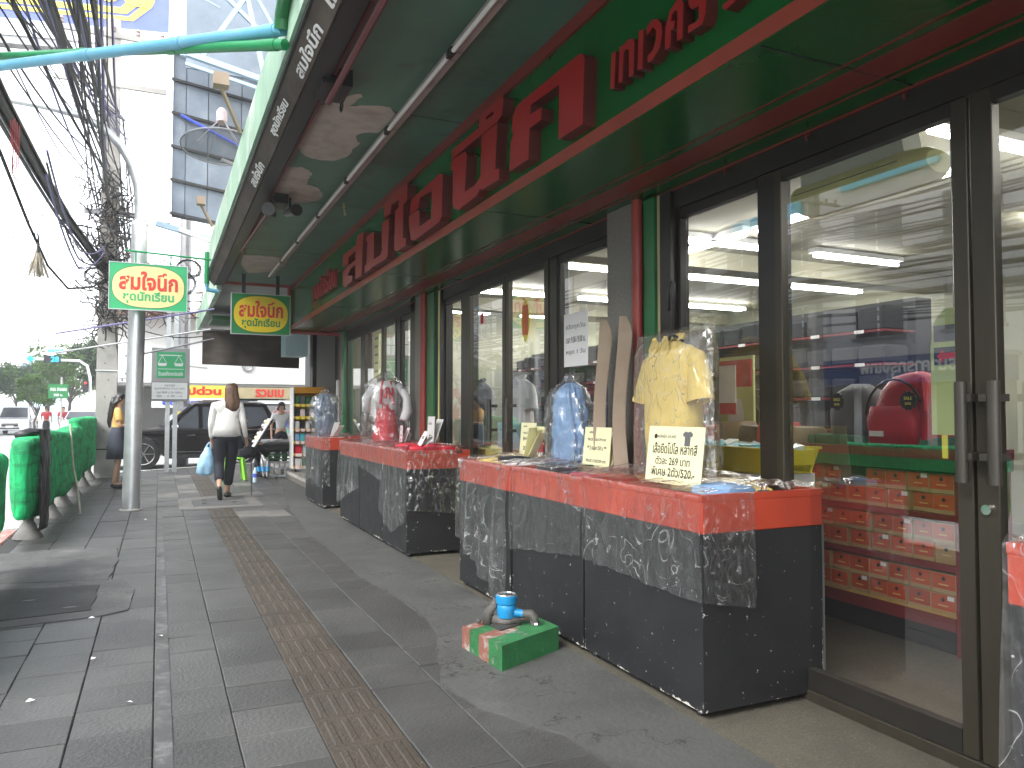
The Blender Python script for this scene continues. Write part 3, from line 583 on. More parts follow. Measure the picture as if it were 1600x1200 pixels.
part('lamp_arm', 'maroon', shop, lambda b: b.tube([(.93, 7.3, 3.2), (.86, 9.5, 3.19)], .016, 6))
# framing at the far end
part('corner_pipe', 'redpipe', shop, lambda b: b.tube([(SX - .03, Y1 + .03, SZ - .01), (SX - .03, Y1 + .03, HZ + .03), (SX, Y1 + .03, HZ - .02), (2.6, Y1 + .03, HZ - .03), (2.66, Y1 + .02, HZ - .1), (2.66, Y1 + .02, .02)], .035, 10), smooth=True)
part('edge_pipe', 'redpipe', shop, lambda b: b.tube([(.78, Y1 + .04, SZ - .01), (SX - .03, Y1 + .04, SZ - .01)], .03, 8), smooth=True)
# glazed front -------------------------------------------------
GX = 2.70
part('door_head', 'bronze', shop, lambda b: b.box((2.655, Y0, 2.455), (2.76, Y1 - .3, HZ - .012)))
part('head_trim', 'redst', shop, lambda b: b.box((2.645, Y0, HZ - .0115), (2.70, Y1 - .3, HZ - .0005)))
for y in (2.05, 2.55, 3.1): part('hook', 'redst', shop, lambda b: b.tube([(2.65, y, HZ - .015), (2.63, y, HZ - .03), (2.635, y, HZ - .05)], .006, 5))
part('sill', 'bronzel', shop, lambda b: b.box((2.645, Y0, .012), (2.78, 3.80, .062), .004))
part('sill', 'bronzel', shop, lambda b: b.box((2.645, 4.26, .012), (2.78, 7.7, .062), .004))
part('sill', 'bronzel', shop, lambda b: b.box((2.645, 8.62, .012), (2.78, 12.0, .062), .004))
for a, c in ((3.91, 4.19), (8.0, 8.25)):
    part('pillar', 'granite', shop, lambda b: b.box((2.60, a, .013), (2.95, c, HZ - .001)))
def jamb(y0, y1, m, x=2.63): part('door_jamb', m, shop, lambda b: b.box((x, y0, .012), (2.76, y1, HZ - .013)))
part('downpipe', 'redpipe', shop, lambda b: b.tube([(2.60, 3.852, .012), (2.60, 3.852, HZ)], .032, 10), smooth=True)
part('downpipe', 'redpipe', shop, lambda b: b.tube([(2.60, 7.935, .012), (2.60, 7.935, HZ)], .042, 10), smooth=True)
jamb(3.809, 3.909, 'black', 2.64); jamb(3.70, 3.807, 'lgreen', 2.615); jamb(3.69, 3.699, 'black', 2.64); jamb(3.665, 3.689, 'cream', 2.63); jamb(3.565, 3.664, 'bronze')
jamb(8.251, 8.615, 'bronze', 2.655); jamb(7.87, 7.999, 'black', 2.64); jamb(7.64, 7.869, 'lgreen', 2.61); jamb(7.57, 7.639, 'black'); jamb(7.51, 7.569, 'acyellow', 2.635); jamb(7.47, 7.509, 'bronze')
jamb(12.22, 12.3, 'black', 2.66); jamb(12.0, 12.22, 'lgreen', 2.62)
def pane(y0, y1, z1=2.455, stiles=(.05, .05), door=False, handles=(), low=.09):
    """one glazed leaf: stiles, rails, pane and handles"""
    xs0, xs1 = (2.655, 2.70) if door else (2.675, 2.72)
    d = part('door' if door else 'shop_window', 'bronze', shop, lambda b: b.box((xs0, y0 + stiles[0], z1 - .055), (xs1, y1 - stiles[1], z1 - .002)))
    part('bottom_rail', 'bronze', d, lambda b: b.box((xs0, y0 + stiles[0], .064), (xs1, y1 - stiles[1], .064 + low)))
    part('stile', 'bronzel' if door else 'bronze', d, lambda b: b.box((xs0, y0 + .003, .064), (xs1, y0 + stiles[0] - .0005, z1 - .002), .003))
    part('stile', 'bronzel' if door else 'bronze', d, lambda b: b.box((xs0, y1 - stiles[1] + .0005, .064), (xs1, y1 - .003, z1 - .002), .003))
    gx = (xs0 + xs1) / 2
    part('pane', 'glass', d, lambda b: b.add([(gx, y0 + stiles[0] - .003, .06 + low), (gx, y1 - stiles[1] + .003, .06 + low), (gx, y1 - stiles[1] + .003, z1 - .05), (gx, y0 + stiles[0] - .003, z1 - .05)], [(0, 1, 2, 3)]))
    for hy, sgn in handles:
        part('handle', 'bronze2', d, lambda b: b.tube([(xs0 - .075, hy, 1.05), (xs0 - .075, hy, 1.405)], .021, 10)
             .box((xs0 - .075, hy - .008, 1.13), (xs0, hy + .008 + sgn * .045, 1.155)).box((xs0 - .075, hy - .008, 1.335), (xs0, hy + .008 + sgn * .045, 1.36)), smooth=True)
    return d
def mull(y0, y1): part('mullion', 'bronze', shop, lambda b: b.box((2.665, y0, .063), (2.77, y1, 2.4545), .004))
pane(2.885, 3.56, stiles=(.03, .03)); mull(2.785, 2.885)
pane(1.815, 2.785, stiles=(.065, .05), door=True, handles=((1.807, -1),), z1=2.45)
d2 = pane(.9, 1.808, stiles=(.05, .085), door=True, handles=((1.69, 1),), z1=2.45)
part('lock', 'chrome', d2, lambda b: b.tube([(2.655, 1.765, .955), (2.64, 1.765, .955)], .018, 12))
pane(-.1, .89, stiles=(.05, .05)); mull(-.2, -.1); pane(-2.1, -.2, stiles=(.05, .05))
pane(4.2, 5.0, stiles=(.03, .03)); mull(5.0, 5.12); pane(5.12, 5.9, stiles=(.07, .05), door=True, handles=((5.72, -1),)); pane(5.905, 6.78, stiles=(.07, .05), door=True, handles=((6.08, 1),))
mull(6.78, 6.98); pane(6.98, 7.465, stiles=(.03, .03))
pane(8.62, 9.06, stiles=(.03, .03)); mull(9.06, 9.2); pane(9.2, 9.84, door=True); pane(9.845, 10.82, door=True, handles=()); mull(10.82, 11.08); pane(11.08, 12.0, stiles=(.04, .04))
# interior ------------------------------------------------------
part('shop_floor', 'terrazzo', shop, lambda b: b.box((2.781, -2.2, .0), (8.8, 12.3, .045)))
part('shop_ceiling', 'shopceil', shop, lambda b: b.box((2.78, -2.2, 2.96), (8.8, 12.29, 3.02)))
part('inner_header', 'shopwall', shop, lambda b: b.box((2.78, -2.2, HZ), (2.84, 12.29, 2.959)))
part('back_wall', 'shopwall', shop, lambda b: b.box((8.8, -2.2, 0), (8.9, 12.3, 3.02)))
part('side_wall', 'shopwall', shop, lambda b: b.box((2.78, 12.301, 0), (8.9, 12.4, 3.02)))
part('side_wall', 'shopwall', shop, lambda b: b.box((2.7, -2.3, 0), (8.9, -2.201, 7.5)))
for yb in (2.2, 6.3, 10.3): part('ceiling_beam', 'shopceil', shop, lambda b: b.box((2.84, yb, 2.78), (8.79, yb + .3, 2.9595)))
def ceil_light(x, y, axis, L=1.2, n=2, z=2.88):
    f = part('ceiling_light', 'fixture' if False else 'signw', shop, lambda b: b.box((x, y - .06, z + .03), (x + L, y + .06, z + .079)) if axis == 'x' else b.box((x - .06, y, z + .03), (x + .06, y + L, z + .079)))
    for k in range(n):
        o = (k - (n - 1) / 2) * .09
        part('tube', 'tube', f, lambda b: b.tube([(x + .02, y + o, z), (x + L - .02, y + o, z)] if axis == 'x' else [(x + o, y + .02, z), (x + o, y + L - .02, z)], .016, 6))
ceil_light(3.9, 2.9, 'x', 1.8, 1); ceil_light(4.75, 3.3, 'y', 1.9, 1); ceil_light(4.75, 5.3, 'y', 1.2, 1)
for x, y in ((4.3, 5.75), (6.0, 5.75), (3.9, 7.3), (5.6, 7.3), (7.2, 7.3), (3.6, 9.3), (5.3, 9.3), (7.0, 9.3), (3.6, 11.4), (5.4, 11.4), (7.1, 11.4), (6.5, 3.9), (6.4, 1.6), (4.0, .6)):
    ceil_light(x, y, 'x', 1.25, 2 if y != 5.75 else 1)
# ============================================================ COUNTERS, COVERS, GOODS
def crumple(b, amp, fr, n0=0):
    b.v = [(x + amp * N3(x * fr, y * fr, z * fr + n0), y + amp * N3(y * fr, z * fr, x * fr + 5 + n0), z + amp * N3(z * fr, x * fr, y * fr + 9 + n0)) for x, y, z in b.v]; return b
CT, CBZ, ZB = .95, .785, .046
def counter(x0, x1, y0, y1, label, group='wheeled display counters in front of the shop'):
    t = thing('display_counter', ((x0 + x1) / 2, (y0 + y1) / 2, .01), label, 'counter', group)
    part('body', 'body', t, lambda b: b.box((x0 + .004, y0 + .004, ZB), (x1 - .004, y1 - .004, CBZ - .0005)))
    part('band', 'band', t, lambda b: b.box((x0, y0, CBZ), (x1, y1, CT - .03), .004))
    for a, c in (((x0, y0), (x1, y0 + .02)), ((x0, y1 - .02), (x1, y1)), ((x0, y0 + .0205), (x0 + .02, y1 - .0205)), ((x1 - .02, y0 + .0205), (x1, y1 - .0205))):
        part('rim', 'band', t, lambda b: b.box((*a, CT - .0295), (*c, CT)))
    part('edge_trim', 'steel', t, lambda b: b.box((x1 + .001, y0 + .002, ZB), (x1 + .009, y0 + .02, CBZ)))
    for x in (x0 + .04, x1 - .06):
        for y in (y0 + .06, y1 - .06):
            c = part('caster', 'steel', t, lambda b: b.box((x - .014, y - .012, .026), (x + .014, y + .012, ZB + .004)))
            part('wheel', 'rubber', c, lambda b: b.tube([(x - .011, y + .01, .033), (x + .011, y + .01, .033)], .02, 12), smooth=True)
    return t
C1 = [(2.07, 2.75, 2.60, 3.585, 'nearest whole display counter, carrying the yellow polo shirt and big price card'),
      (2.07, 2.75, 3.595, 4.50, 'dark display counter behind the green water meter block, carrying the light blue bagged cloth'),
      (2.06, 2.74, 4.51, 5.42, 'dark display counter under the long plastic sheet that reaches nearly to the ground'),
      (2.0, 2.6, 6.58, 7.38, 'dark display counter with red clothes piled on top and a loose plastic corner'),
      (2.0, 2.6, 7.39, 8.33, 'middle dark display counter beside the red dress'),
      (2.0, 2.6, 8.34, 9.30, 'dark display counter at the far end of the row with the red dress'),
      (1.98, 2.58, 10.3, 11.6, 'farthest dark display counter, by the bagged denim shirt and the product rack'),
      (2.07, 2.75, .35, 1.33, 'display counter cut off by the right edge of the photo')]
for c in C1: counter(*c)
def cover(x0, x1, y0, y1, hang, label, amp=.02, seed=0, side=None, flare=.0, nu=90, nv=70):
    """clear sheet laid over a counter: flat on top, hanging down the street side with folds"""
    top = x1 - x0; mb = MB()
    def f(u, v):
        y = y0 - .006 + (y1 - y0 + .012) * u; h = CT + .006 - hang(u); L = top + h; d = v * L
        n = N3(y * 7 + seed, d * 2.2, seed); r = abs(N3(y * 11, d * 3.5 + 4, seed + 3)) + .5 * abs(N3(y * 27, d * 11, seed))
        if d < top:
            x = x1 - d; z = CT + .004 + .045 * r * (1 - (d / top) ** 8)
            if N3(x * 3, y * 3, seed) > .05: z += .014
            return (x, y, z)
        t = (d - top); k = min(1, t / .25)
        fold = abs(N3(y * 9 + seed, t * .9, seed + 7)) * amp * (k + t * 2.2) + .006 * r
        return (x0 - .006 - fold - flare * t, y + flare * t * .4 * (u - .5) + .012 * k * n, CT + .004 - t)
    mb.grid(f, nu, nv)
    if side:                                                    # flap folded round the near end
        def g(u, v):
            x = x0 - .006 + (side[0]) * u; t = v * (CT - side[1] + .05 * u); r = abs(N3(x * 17, t * 13, seed)) + .5 * abs(N3(x * 37, t * 21, seed))
            return (x, y0 - .008 - .016 * r * min(1, t * 8) - .012 * abs(N3(x * 8, t, 3)) * t * 4, CT + .006 - t)
        mb.grid(g, 50, 44)
    o = mb.build('plastic_cover', 'plastic', None, smooth='all')
    return tag(o, label, 'plastic sheet', 'clear plastic sheets over the counters')
cover(2.07, 2.75, 2.60, 3.585, lambda u: .50 + .03 * u + .008 * N3(u * 9, 1), 'creased clear plastic sheet wrapped round the near corner of the biggest counter', .022, 1, side=(.28, .5))
cover(2.07, 2.73, 3.60, 4.50, lambda u: .53 - .10 * u + .01 * N3(u * 7, 5), 'clear plastic sheet with swags over the counter behind the water meter', .035, 11)
cover(2.06, 2.72, 4.51, 5.42, lambda u: .10 + .28 * u + .03 * N3(u * 6, 4) if u > .12 else .06, 'long clear plastic sheet hanging nearly to the ground in vertical folds', .05, 23, flare=.03)
cover(2.0, 2.58, 6.58, 7.38, lambda u: .18 + .3 * abs(u - .5), 'rounded clear plastic sheet draped over the counter of red clothes', .03, 31, side=(.5, .42))
cover(2.0, 2.58, 7.39, 8.33, lambda u: .62 + .1 * u, 'short clear plastic sheet on the middle counter by the red dress', .02, 41)
cover(2.0, 2.58, 8.34, 9.30, lambda u: .22 + .25 * (1 - u), 'clear plastic sheet swept in a curve over the counter behind the red dress', .04, 47)
cover(1.98, 2.56, 10.3, 11.6, lambda u: .3 + .25 * abs(N3(u * 3, 2)), 'milky wrinkled plastic sheet over the farthest counter', .06, 53, side=(.1, .35))
cover(2.07, 2.73, .35, 1.33, lambda u: .35, 'clear plastic sheet on the counter at the right edge of the photo', .03, 61)
for x, y, s_, lb in ((2.42, 2.63, 1, 'black binder clip gripping the plastic on the near counter'), (2.5, 6.6, 1, 'binder clip on the edge of the counter with red clothes'), (2.3, 10.35, 1, 'binder clip on the farthest counter')):
    t = thing('binder_clip', (x, y, .95), lb, 'clip')
    part('jaw', 'black', t, lambda b: b.prism([(-.016, 0), (.016, 0), (.004, .03), (-.004, .03)], lambda a, z, k: (x + (.03 if k else -.03), y - .012 + a, .925 + z)))
    for sx in (-1, 1): part('lever', 'chrome', t, lambda b: b.tube([(x - .012, y - .012, .955), (x - .014, y - .012 + sx * .016, .985), (x + .014, y - .012 + sx * .016, .985), (x + .012, y - .012, .955)], .0035, 6))
# folded goods on the counter tops
def folded(x, y, z, sx, sy, h, m, label, rz=0, cat='folded clothes', grp='folded clothes laid out on the counters'):
    b = MB().loft([(0, 0, 0, sx / 2, sy / 2), (0, 0, h * .3, sx / 2 * 1.02, sy / 2 * 1.02), (0, 0, h * .8, sx / 2, sy / 2), (0, 0, h, sx / 2 * .9, sy / 2 * .93)], 20, pw=8)
    c, s_ = math.cos(rz), math.sin(rz); b.v = [(x + a * c - e * s_, y + a * s_ + e * c, z + f) for a, e, f in b.v]; crumple(b, .012, 9)
    o = b.build('folded_garment', m, None, smooth=True); tag(o, label, cat, grp)
CZ = .922
folded(2.42, 2.9, CZ, .3, .42, .035, 'yellowc', 'yellow folded shirt at the near end of the big counter')
folded(2.3, 2.74, CZ, .22, .2, .05, 'ltblue', 'light blue folded shirt beside the binder clip', .2)
folded(2.6, 3.2, CZ, .2, .5, .03, 'yellowc', 'yellow folded shirt at the back of the big counter', .1)
folded(2.25, 3.75, CZ, .24, .26, .03, 'redc', 'flat red garment under plastic between the two price cards')
folded(2.3, 4.2, CZ, .3, .3, .05, 'navy', 'black folded garment in front of the blue bagged cloth')
folded(2.35, 4.75, CZ, .34, .3, .04, 'whitec', 'grey white folded garment on the second counter', .2)
folded(2.3, 5.15, CZ, .34, .3, .035, 'yellowc', 'mustard folded garment at the far end of the second counter', -.1)
folded(2.3, 4.95, CZ + .03, .2, .2, .03, 'navy', 'small dark folded garment on top of the mustard one')
for k in range(7):
    folded(2.14 + .13 * (k % 3), 6.72 + .21 * (k // 3) + .03 * (k % 2), CZ + .012 * (k % 2), .15, .2, .06, 'redc', 'red folded school garment under plastic, one of the pile by the white cards', rnd.uniform(-.3, .3))
for k in range(3): folded(2.4, 7.5 + .28 * k, CZ, .2, .2, .05, 'redc', 'red folded garment behind the pile, beside the foot of the red dress', .2 * k)
folded(2.35, 9.0, CZ, .3, .3, .04, 'navy', 'black folded garment at the far end of the dress counter')
folded(2.25, 10.9, CZ, .4, .4, .05, 'whitec', 'pale folded garment under milky plastic on the farthest counter')
# price cards -------------------------------------------------
def card(x, y, z, wd, ht, m, yaw, tilt, label, lines, grp='price cards standing on the counters', extra=None, leg=True):
    """yaw 0 = faces the street; tilt leans the top back"""
    t = thing('price_card', (x, y, z), label, 'price card', grp)
    xd = Vector((-math.sin(yaw), -math.cos(yaw), 0)); n = Vector((-math.cos(yaw), math.sin(yaw), 0)); ud = (Vector((0, 0, 1)) * math.cos(tilt) - n * math.sin(tilt)).normalized(); nn = xd.cross(ud)
    c = Vector((x, y, z)) + ud * ht / 2; q = Matrix((xd, ud, nn)).transposed()
    part('sheet', m, t, lambda b: b.obox(c, (wd, ht, .003), q))
    if leg: part('back_leg', m, t, lambda b: b.obox(c - nn * .05 - ud * .01, (wd * .96, ht * .95, .003), q @ Matrix.Rotation(-.3, 3, 'X')))
    for (s_, fx, fy, h, w_, ink, bold) in lines:
        text('print', s_, ink, t, c + xd * fx * wd + ud * fy * ht + nn * .0018, xd, h * ht, w_ * wd if w_ else None, ud=ud, ext=.0006, bold=bold)
    if extra: extra(t, c, xd, ud, nn)
    return t
def tee(t, c, xd, ud, nn):
    P = [(-.5, .32), (-.22, .5), (-.1, .44), (.1, .44), (.22, .5), (.5, .32), (.4, .1), (.27, .18), (.27, -.5), (-.27, -.5), (-.27, .18), (-.4, .1)]
    part('shirt_picture', 'inkg', t, lambda b: b.prism(P, lambda a, e, k: tuple(c + xd * (.095 + a * .075) + ud * (.082 + e * .07) + nn * (.003 if k else .0016))))
    part('round_mark', 'ink', t, lambda b: b.prism([(math.cos(i * .5), math.sin(i * .5)) for i in range(12)], lambda a, e, k: tuple(c + xd * (-.155 + a * .012) + ud * (.088 + e * .012) + nn * (.003 if k else .0016))))
    part('underline', 'inkg', t, lambda b: b.obox(c + xd * -.01 + ud * -.093 + nn * .0022, (.34, .0025, .001), Matrix((xd, ud, nn)).transposed()))
card(2.21, 3.0, .955, .43, .275, 'cardy', 0, .12, 'large pale yellow price card reading 2/520.- in front of the yellow polo shirt',
     [('สมใจนึก เทเวศร์', -.16, .33, .07, .34, 'inkg', .01), ('เสื้อยืดโปโล หลากสี', 0, .12, .2, .8, 'ink', .012), ('ตัวละ 269 บาท', -.02, -.1, .15, .62, 'ink', .012), ('พิเศษ 2ตัว/520.-', 0, -.29, .17, .78, 'ink', .012)], extra=tee, leg=False)
card(2.42, 4.05, .955, .31, .25, 'cardy', 0, .1, 'pale yellow price card headed PACK beside the cardboard strips',
     [('สมใจนึก', -.22, .38, .06, .2, 'inkg', .02), ('PACK 3 ตัว/129 บาท', -.02, .2, .075, .68, 'ink', .01), ('** 2 กล่อง 250 บ. **', 0, .0, .12, .72, 'ink', .01), ('PACK 5 ตัว/239 บาท', 0, -.32, .085, .74, 'ink', .01)])
card(2.55, 5.28, .945, .26, .27, 'cardy', 0, .08, 'pale yellow price card showing 285 left of the blue bagged cloth',
     [('สมใจนึก', -.2, .4, .05, .25, 'inkg', .01), ('กระเป๋า 385', 0, .22, .08, .6, 'ink', .01), ('ผู้หญิง', -.15, .05, .13, .3, 'ink', .01), ('285 บ.', 0, -.22, .12, .55, 'ink', .02)])
card(2.42, 5.0, .95, .14, .24, 'cardy', .9, .2, 'folded edge of a yellow card turned away beside the blue bagged cloth', [('285', 0, 0, .1, .3, 'ink', 0)])
card(2.5, 7.42, .95, .3, .3, 'cardw', .1, .05, 'tall pale pink card with a small picture behind the red clothes', [('ชุด 350.-', -.1, .25, .1, .5, 'ink', 0), ('เด็กหญิง', 0, -.15, .12, .4, 'ink', 0)])
card(2.2, 6.85, .985, .3, .15, 'cardw', .2, .5, 'low white card lying back on the red clothes', [('ชุดพละ', 0, 0, .3, .5, 'inkg', 0)])
card(2.35, 7.95, .95, .2, .2, 'cardp', .15, .05, 'narrow pale pink price card beside the red dress', [('ราคา', -.1, .3, .1, .3, 'redprint', 0), ('120 บาท', 0, 0, .1, .5, 'redprint', 0), ('150 บาท', 0, -.25, .1, .5, 'redprint', 0)])
card(2.15, 10.5, .95, .13, .22, 'cardw', .8, .35, 'white card leaning in front of the bagged denim shirt', [('199', 0, .1, .12, .4, 'inkg', 0)])

# garments on stands ------------------------------------------
def shirt(name, x, y, z, m, label, yaw=0, bag=True, hanger=True, s=1.0):
    t = thing(name, (x, y, z), label, 'shirt'); c, sn = math.cos(yaw), math.sin(yaw)
    def W(lx, ly, lz): return (x + (ly * -1 * c) * s - lx * sn * s, y - lx * c * s + ly * sn * s, z + lz * s)   # lx to the reader's right, ly towards the reader
    b = MB()
    K0 = [(.0, .19, .075), (.12, .195, .088), (.25, .2, .09), (.38, .205, .092), (.5, .22, .092), (.58, .225, .082), (.635, .195, .065), (.665, .13, .055), (.685, .075, .045)]; rows = []
    for i_ in range(len(K0) - 1):
        for j_ in range(3): rows.append(tuple(K0[i_][q] * (1 - j_ / 3) + K0[i_ + 1][q] * j_ / 3 for q in range(3)))
    rows.append(K0[-1])
    vs = []; seg = 56
    for z_, rx, ry in rows:
        for k in range(seg):
            a = 2 * math.pi * k / seg; ct, st = math.cos(a), math.sin(a)
            lx = rx * math.copysign(abs(ct) ** .75, ct); ly = ry * math.copysign(abs(st) ** .9, st)
            w_ = ((.016 * abs(N3(lx * 7 + z_ * 4, z_ * 3, 2 + st))) + .006 * abs(N3(lx * 21, z_ * 13, 4))) * (1 if z_ < .6 else .3)
            vs.append(W(lx, ly + w_ * (1 if st > 0 else -1), z_ + .01 * N3(lx * 5, z_ * 9)))
    b.add(vs, [(i * seg + k, i * seg + (k + 1) % seg, (i + 1) * seg + (k + 1) % seg, (i + 1) * seg + k) for i in range(len(rows) - 1) for k in range(seg)] + [tuple(range(seg))])
    b.build('torso', m, t, smooth='all')
    for sd_ in (-1, 1):
        pts = [W(sd_ * .15, 0, .615), W(sd_ * .215, 0, .57), W(sd_ * .255, .005, .49), W(sd_ * .275, .012, .40)]
        sb = MB().tube(pts, [.05, .075, .078, .085], 14, cap=False, fdir=W(0, 1, 0) and (-c, sn, 0), flat=.62)
        crumple(sb, .008, 14).build('sleeve', m, t, smooth='all')
        part('cuff', m, t, lambda q: q.tube([W(sd_ * .2735, .012, .405), W(sd_ * .277, .013, .385)], [.089, .09], 14, cap=False, fdir=(-c, sn, 0), flat=.62), smooth='all')
    part('placket', m, t, lambda q: q.prism([(-.018, .5), (.018, .5), (.02, .67), (-.02, .67)], lambda a, e, k: W(a, .098 - (e - .5) * .25 + (.004 if k else -.004), e)))
    for sd_ in (-1, 1):
        part('collar', m, t, lambda q: q.prism([(0, .655), (sd_ * .075, .60), (sd_ * .105, .645), (sd_ * .07, .70), (sd_ * .045, .705)], lambda a, e, k: W(a, .045 + .035 * (.7 - e) * 8 * .3 + (.006 if k else .0) + .02, e)))
    part('collar_back', m, t, lambda q: q.tube([W(-.07, -.0, .68), W(-.05, -.035, .71), (W(0, -.045, .715)), W(.05, -.035, .71), W(.07, 0, .68)], .016, 8), smooth='all')
    for k in range(2): part('button', 'cream', t, lambda q: q.ico(W(0, .108 - k * .012, .56 + k * .05), .006))
    if hanger:
        part('hanger', 'black', t, lambda q: q.tube([W(-.14, -.01, .655), W(-.03, -.0, .70), W(.0, 0, .73), W(.0, 0, .86), W(.025, 0, .92), W(.02, 0, .97), W(-.01, 0, .985), W(-.03, 0, .95), W(-.028, 0, .84)], .009, 7).tube([W(.14, -.01, .655), W(0, 0, .72)], .009, 7), smooth='all')
    return t, W
t, W = shirt('polo_shirt', 2.42, 3.27, .945, 'yellowc', 'pale yellow polo shirt on a hanger inside a clear bag on the near counter', .12, s=1.05)
bg_ = MB()
def bagf(lx0, lx1, z0, z1, ly, seed, W, fl=.03):
    def f(u, v):
        z_ = z0 + (z1 - z0) * v; k = math.sin(math.pi * u); e = 1 - .10 * (1 - v)
        lx = (lx0 + (lx1 - lx0) * u) * (1 + .08 * (1 - v) + .06 * max(0, v - .8) / .2)
        r = abs(N3(u * 3 + v * 2 + seed, v * 3, seed)) + .6 * abs(N3(u * 11 - v * 5, v * 10, seed + 2))
        return W(lx, ly * (k ** .5) * (1 if z_ < .62 else max(.15, 1 - (z_ - .62) * 6)) + .014 * r * (1 if ly > 0 else -1), z_ + .012 * N3(u * 9, seed))
    return f
bg_.grid(bagf(-.33, .36, .0, .735, .125, 3, W), 44, 50); bg_.grid(bagf(-.33, .36, .0, .735, -.11, 8, W), 20, 20)
o = bg_.build('garment_bag', 'bagplastic', None, smooth='all'); tag(o, 'clear crinkled plastic bag around the yellow polo shirt', 'plastic bag', 'clear bags over the displayed garments')
def blob(name, x, y, z, rows, m, label, cat, yaw=0, amp=.015, fr=7, pw=2, seg=26, bag=1.18, baglabel=None, bm2='bagplastic', extra=None, fold=.26, pleat=2.6):
    t = thing(name, (x, y, z), label, cat)
    b = MB(); H = rows[-1][0]; c_, s_ = math.cos(yaw), math.sin(yaw)
    def fcl(u, v):
        zz = v * H
        for i in range(len(rows) - 1):
            if zz <= rows[i + 1][0] + 1e-6: k = (zz - rows[i][0]) / (rows[i + 1][0] - rows[i][0]); break
        rx, ry = [rows[i][j] * (1 - k) + rows[i + 1][j] * k for j in (1, 2)]; a = 2 * math.pi * u; ct, st = math.cos(a), math.sin(a)
        k2 = 1 - fold * 2.2 * abs(N3(ct * pleat + 3, st * pleat, zz * 2.2)) - fold * .8 * abs(N3(ct * 7, st * 7, zz * 11)); k2 *= 1 if v < .97 else .85
        px, py = rx * k2 * ct, ry * k2 * st
        return (x + px * c_ - py * s_ + amp * N3(zz * 6, x), y + px * s_ + py * c_, z + zz)
    b.grid(fcl, 72, 30); n0 = 73 * 30; b.f.append(tuple(range(n0, n0 + 72))); b.build('cloth', m, t, smooth='all')
    if extra: extra(t)
    if baglabel:
        n = 26; H = rows[-1][0] + .05; g = MB()
        def prof(v):
            zz = v * H
            for i in range(len(rows) - 1):
                if rows[i][0] <= zz <= rows[i + 1][0] or i == len(rows) - 2:
                    k = min(1, max(0, (zz - rows[i][0]) / (rows[i + 1][0] - rows[i][0] + 1e-6))); return [rows[i][j] * (1 - k) + rows[i + 1][j] * k for j in (1, 2)]
        def f(u, v):
            rx, ry = prof(v); a = 2 * math.pi * u; r = abs(N3(math.cos(a) * 2 + 3, math.sin(a) * 2, v * 5)) + .5 * abs(N3(math.cos(a) * 5, math.sin(a) * 5, v * 13))
            k = bag + .30 * r + (.12 if v < .1 else 0); k *= 1 if v < .9 else 1 - (v - .9) * 5
            px, py = rx * k * math.cos(a), ry * k * math.sin(a); c, s_ = math.cos(yaw), math.sin(yaw)
            return (x + px * c - py * s_, y + px * s_ + py * c, z + v * H)
        g.grid(f, 44, n); o = g.build('garment_bag', bm2, None, smooth='all'); tag(o, baglabel, 'plastic bag', 'clear bags over the displayed garments')
    return t
A90 = math.pi / 2
blob('blue_uniform_cloth', 2.5, 4.52, .95, [(0, .18, .09), (.06, .2, .1), (.2, .205, .105), (.35, .195, .1), (.45, .17, .09), (.51, .12, .07), (.54, .05, .04)], 'ltblue',
     'light blue folded cloth standing upright between two yellow price cards', 'cloth', A90, .03, 8, baglabel='clear plastic bag pulled over the standing light blue cloth')
blob('denim_shirt', 2.1, 10.75, .95, [(0, .1, .07), (.08, .14, .1), (.25, .17, .12), (.42, .175, .12), (.54, .14, .1), (.6, .08, .06)], 'denim',
     'faded denim shirt stuffed round under plastic on the farthest counter', 'shirt', .3, .02, 8, baglabel='puffed clear plastic bag around the denim shirt', bag=1.25)
def dress_extra(t):
    part('sleeve', 'whitec', t, lambda b: crumple(b.tube([(2.42, 8.3, 1.6), (2.5, 8.22, 1.45), (2.5, 8.2, 1.3), (2.44, 8.16, 1.2)], [.04, .05, .055, .04], 12), .014, 14), smooth='all')
    part('sleeve', 'whitec', t, lambda b: crumple(b.tube([(2.2, 8.5, 1.6), (2.12, 8.52, 1.45), (2.11, 8.5, 1.3)], [.04, .05, .045], 12), .014, 14), smooth='all')
    part('blouse', 'whitec', t, lambda b: crumple(b.loft([(2.31, 8.41, 1.32, .11, .07), (2.31, 8.41, 1.45, .135, .08), (2.31, 8.41, 1.58, .14, .075), (2.31, 8.41, 1.64, .07, .05)], 18, yaw=-.4), .01, 10), smooth='all')
    part('strap', 'redc', t, lambda b: b.tube([(2.23, 8.33, 1.38), (2.24, 8.34, 1.5), (2.27, 8.38, 1.64)], .016, 6).tube([(2.36, 8.29, 1.38), (2.37, 8.31, 1.5), (2.35, 8.36, 1.64)], .016, 6))
    part('ribbon', 'redc', t, lambda b: b.ico((2.30, 8.31, 1.55), .03, (1.2, .6, .8)).tube([(2.30, 8.3, 1.54), (2.27, 8.29, 1.45)], [.015, .022], 6).tube([(2.31, 8.3, 1.54), (2.34, 8.28, 1.44)], [.015, .022], 6))
    part('hanger', 'chrome', t, lambda b: b.tube([(2.31, 8.41, 1.62), (2.31, 8.41, 1.72), (2.33, 8.4, 1.75), (2.35, 8.39, 1.72)], .006, 6))
blob('red_dress', 2.31, 8.4, .95, [(0, .17, .11), (.1, .155, .1), (.25, .13, .09), (.34, .115, .075), (.4, .11, .07), (.5, .1, .068)], 'redc',
     'bright red pinafore dress with white blouse hanging in a clear bag', 'dress', -.4, .014, 11, extra=dress_extra, fold=.2, pleat=5)
g = MB()
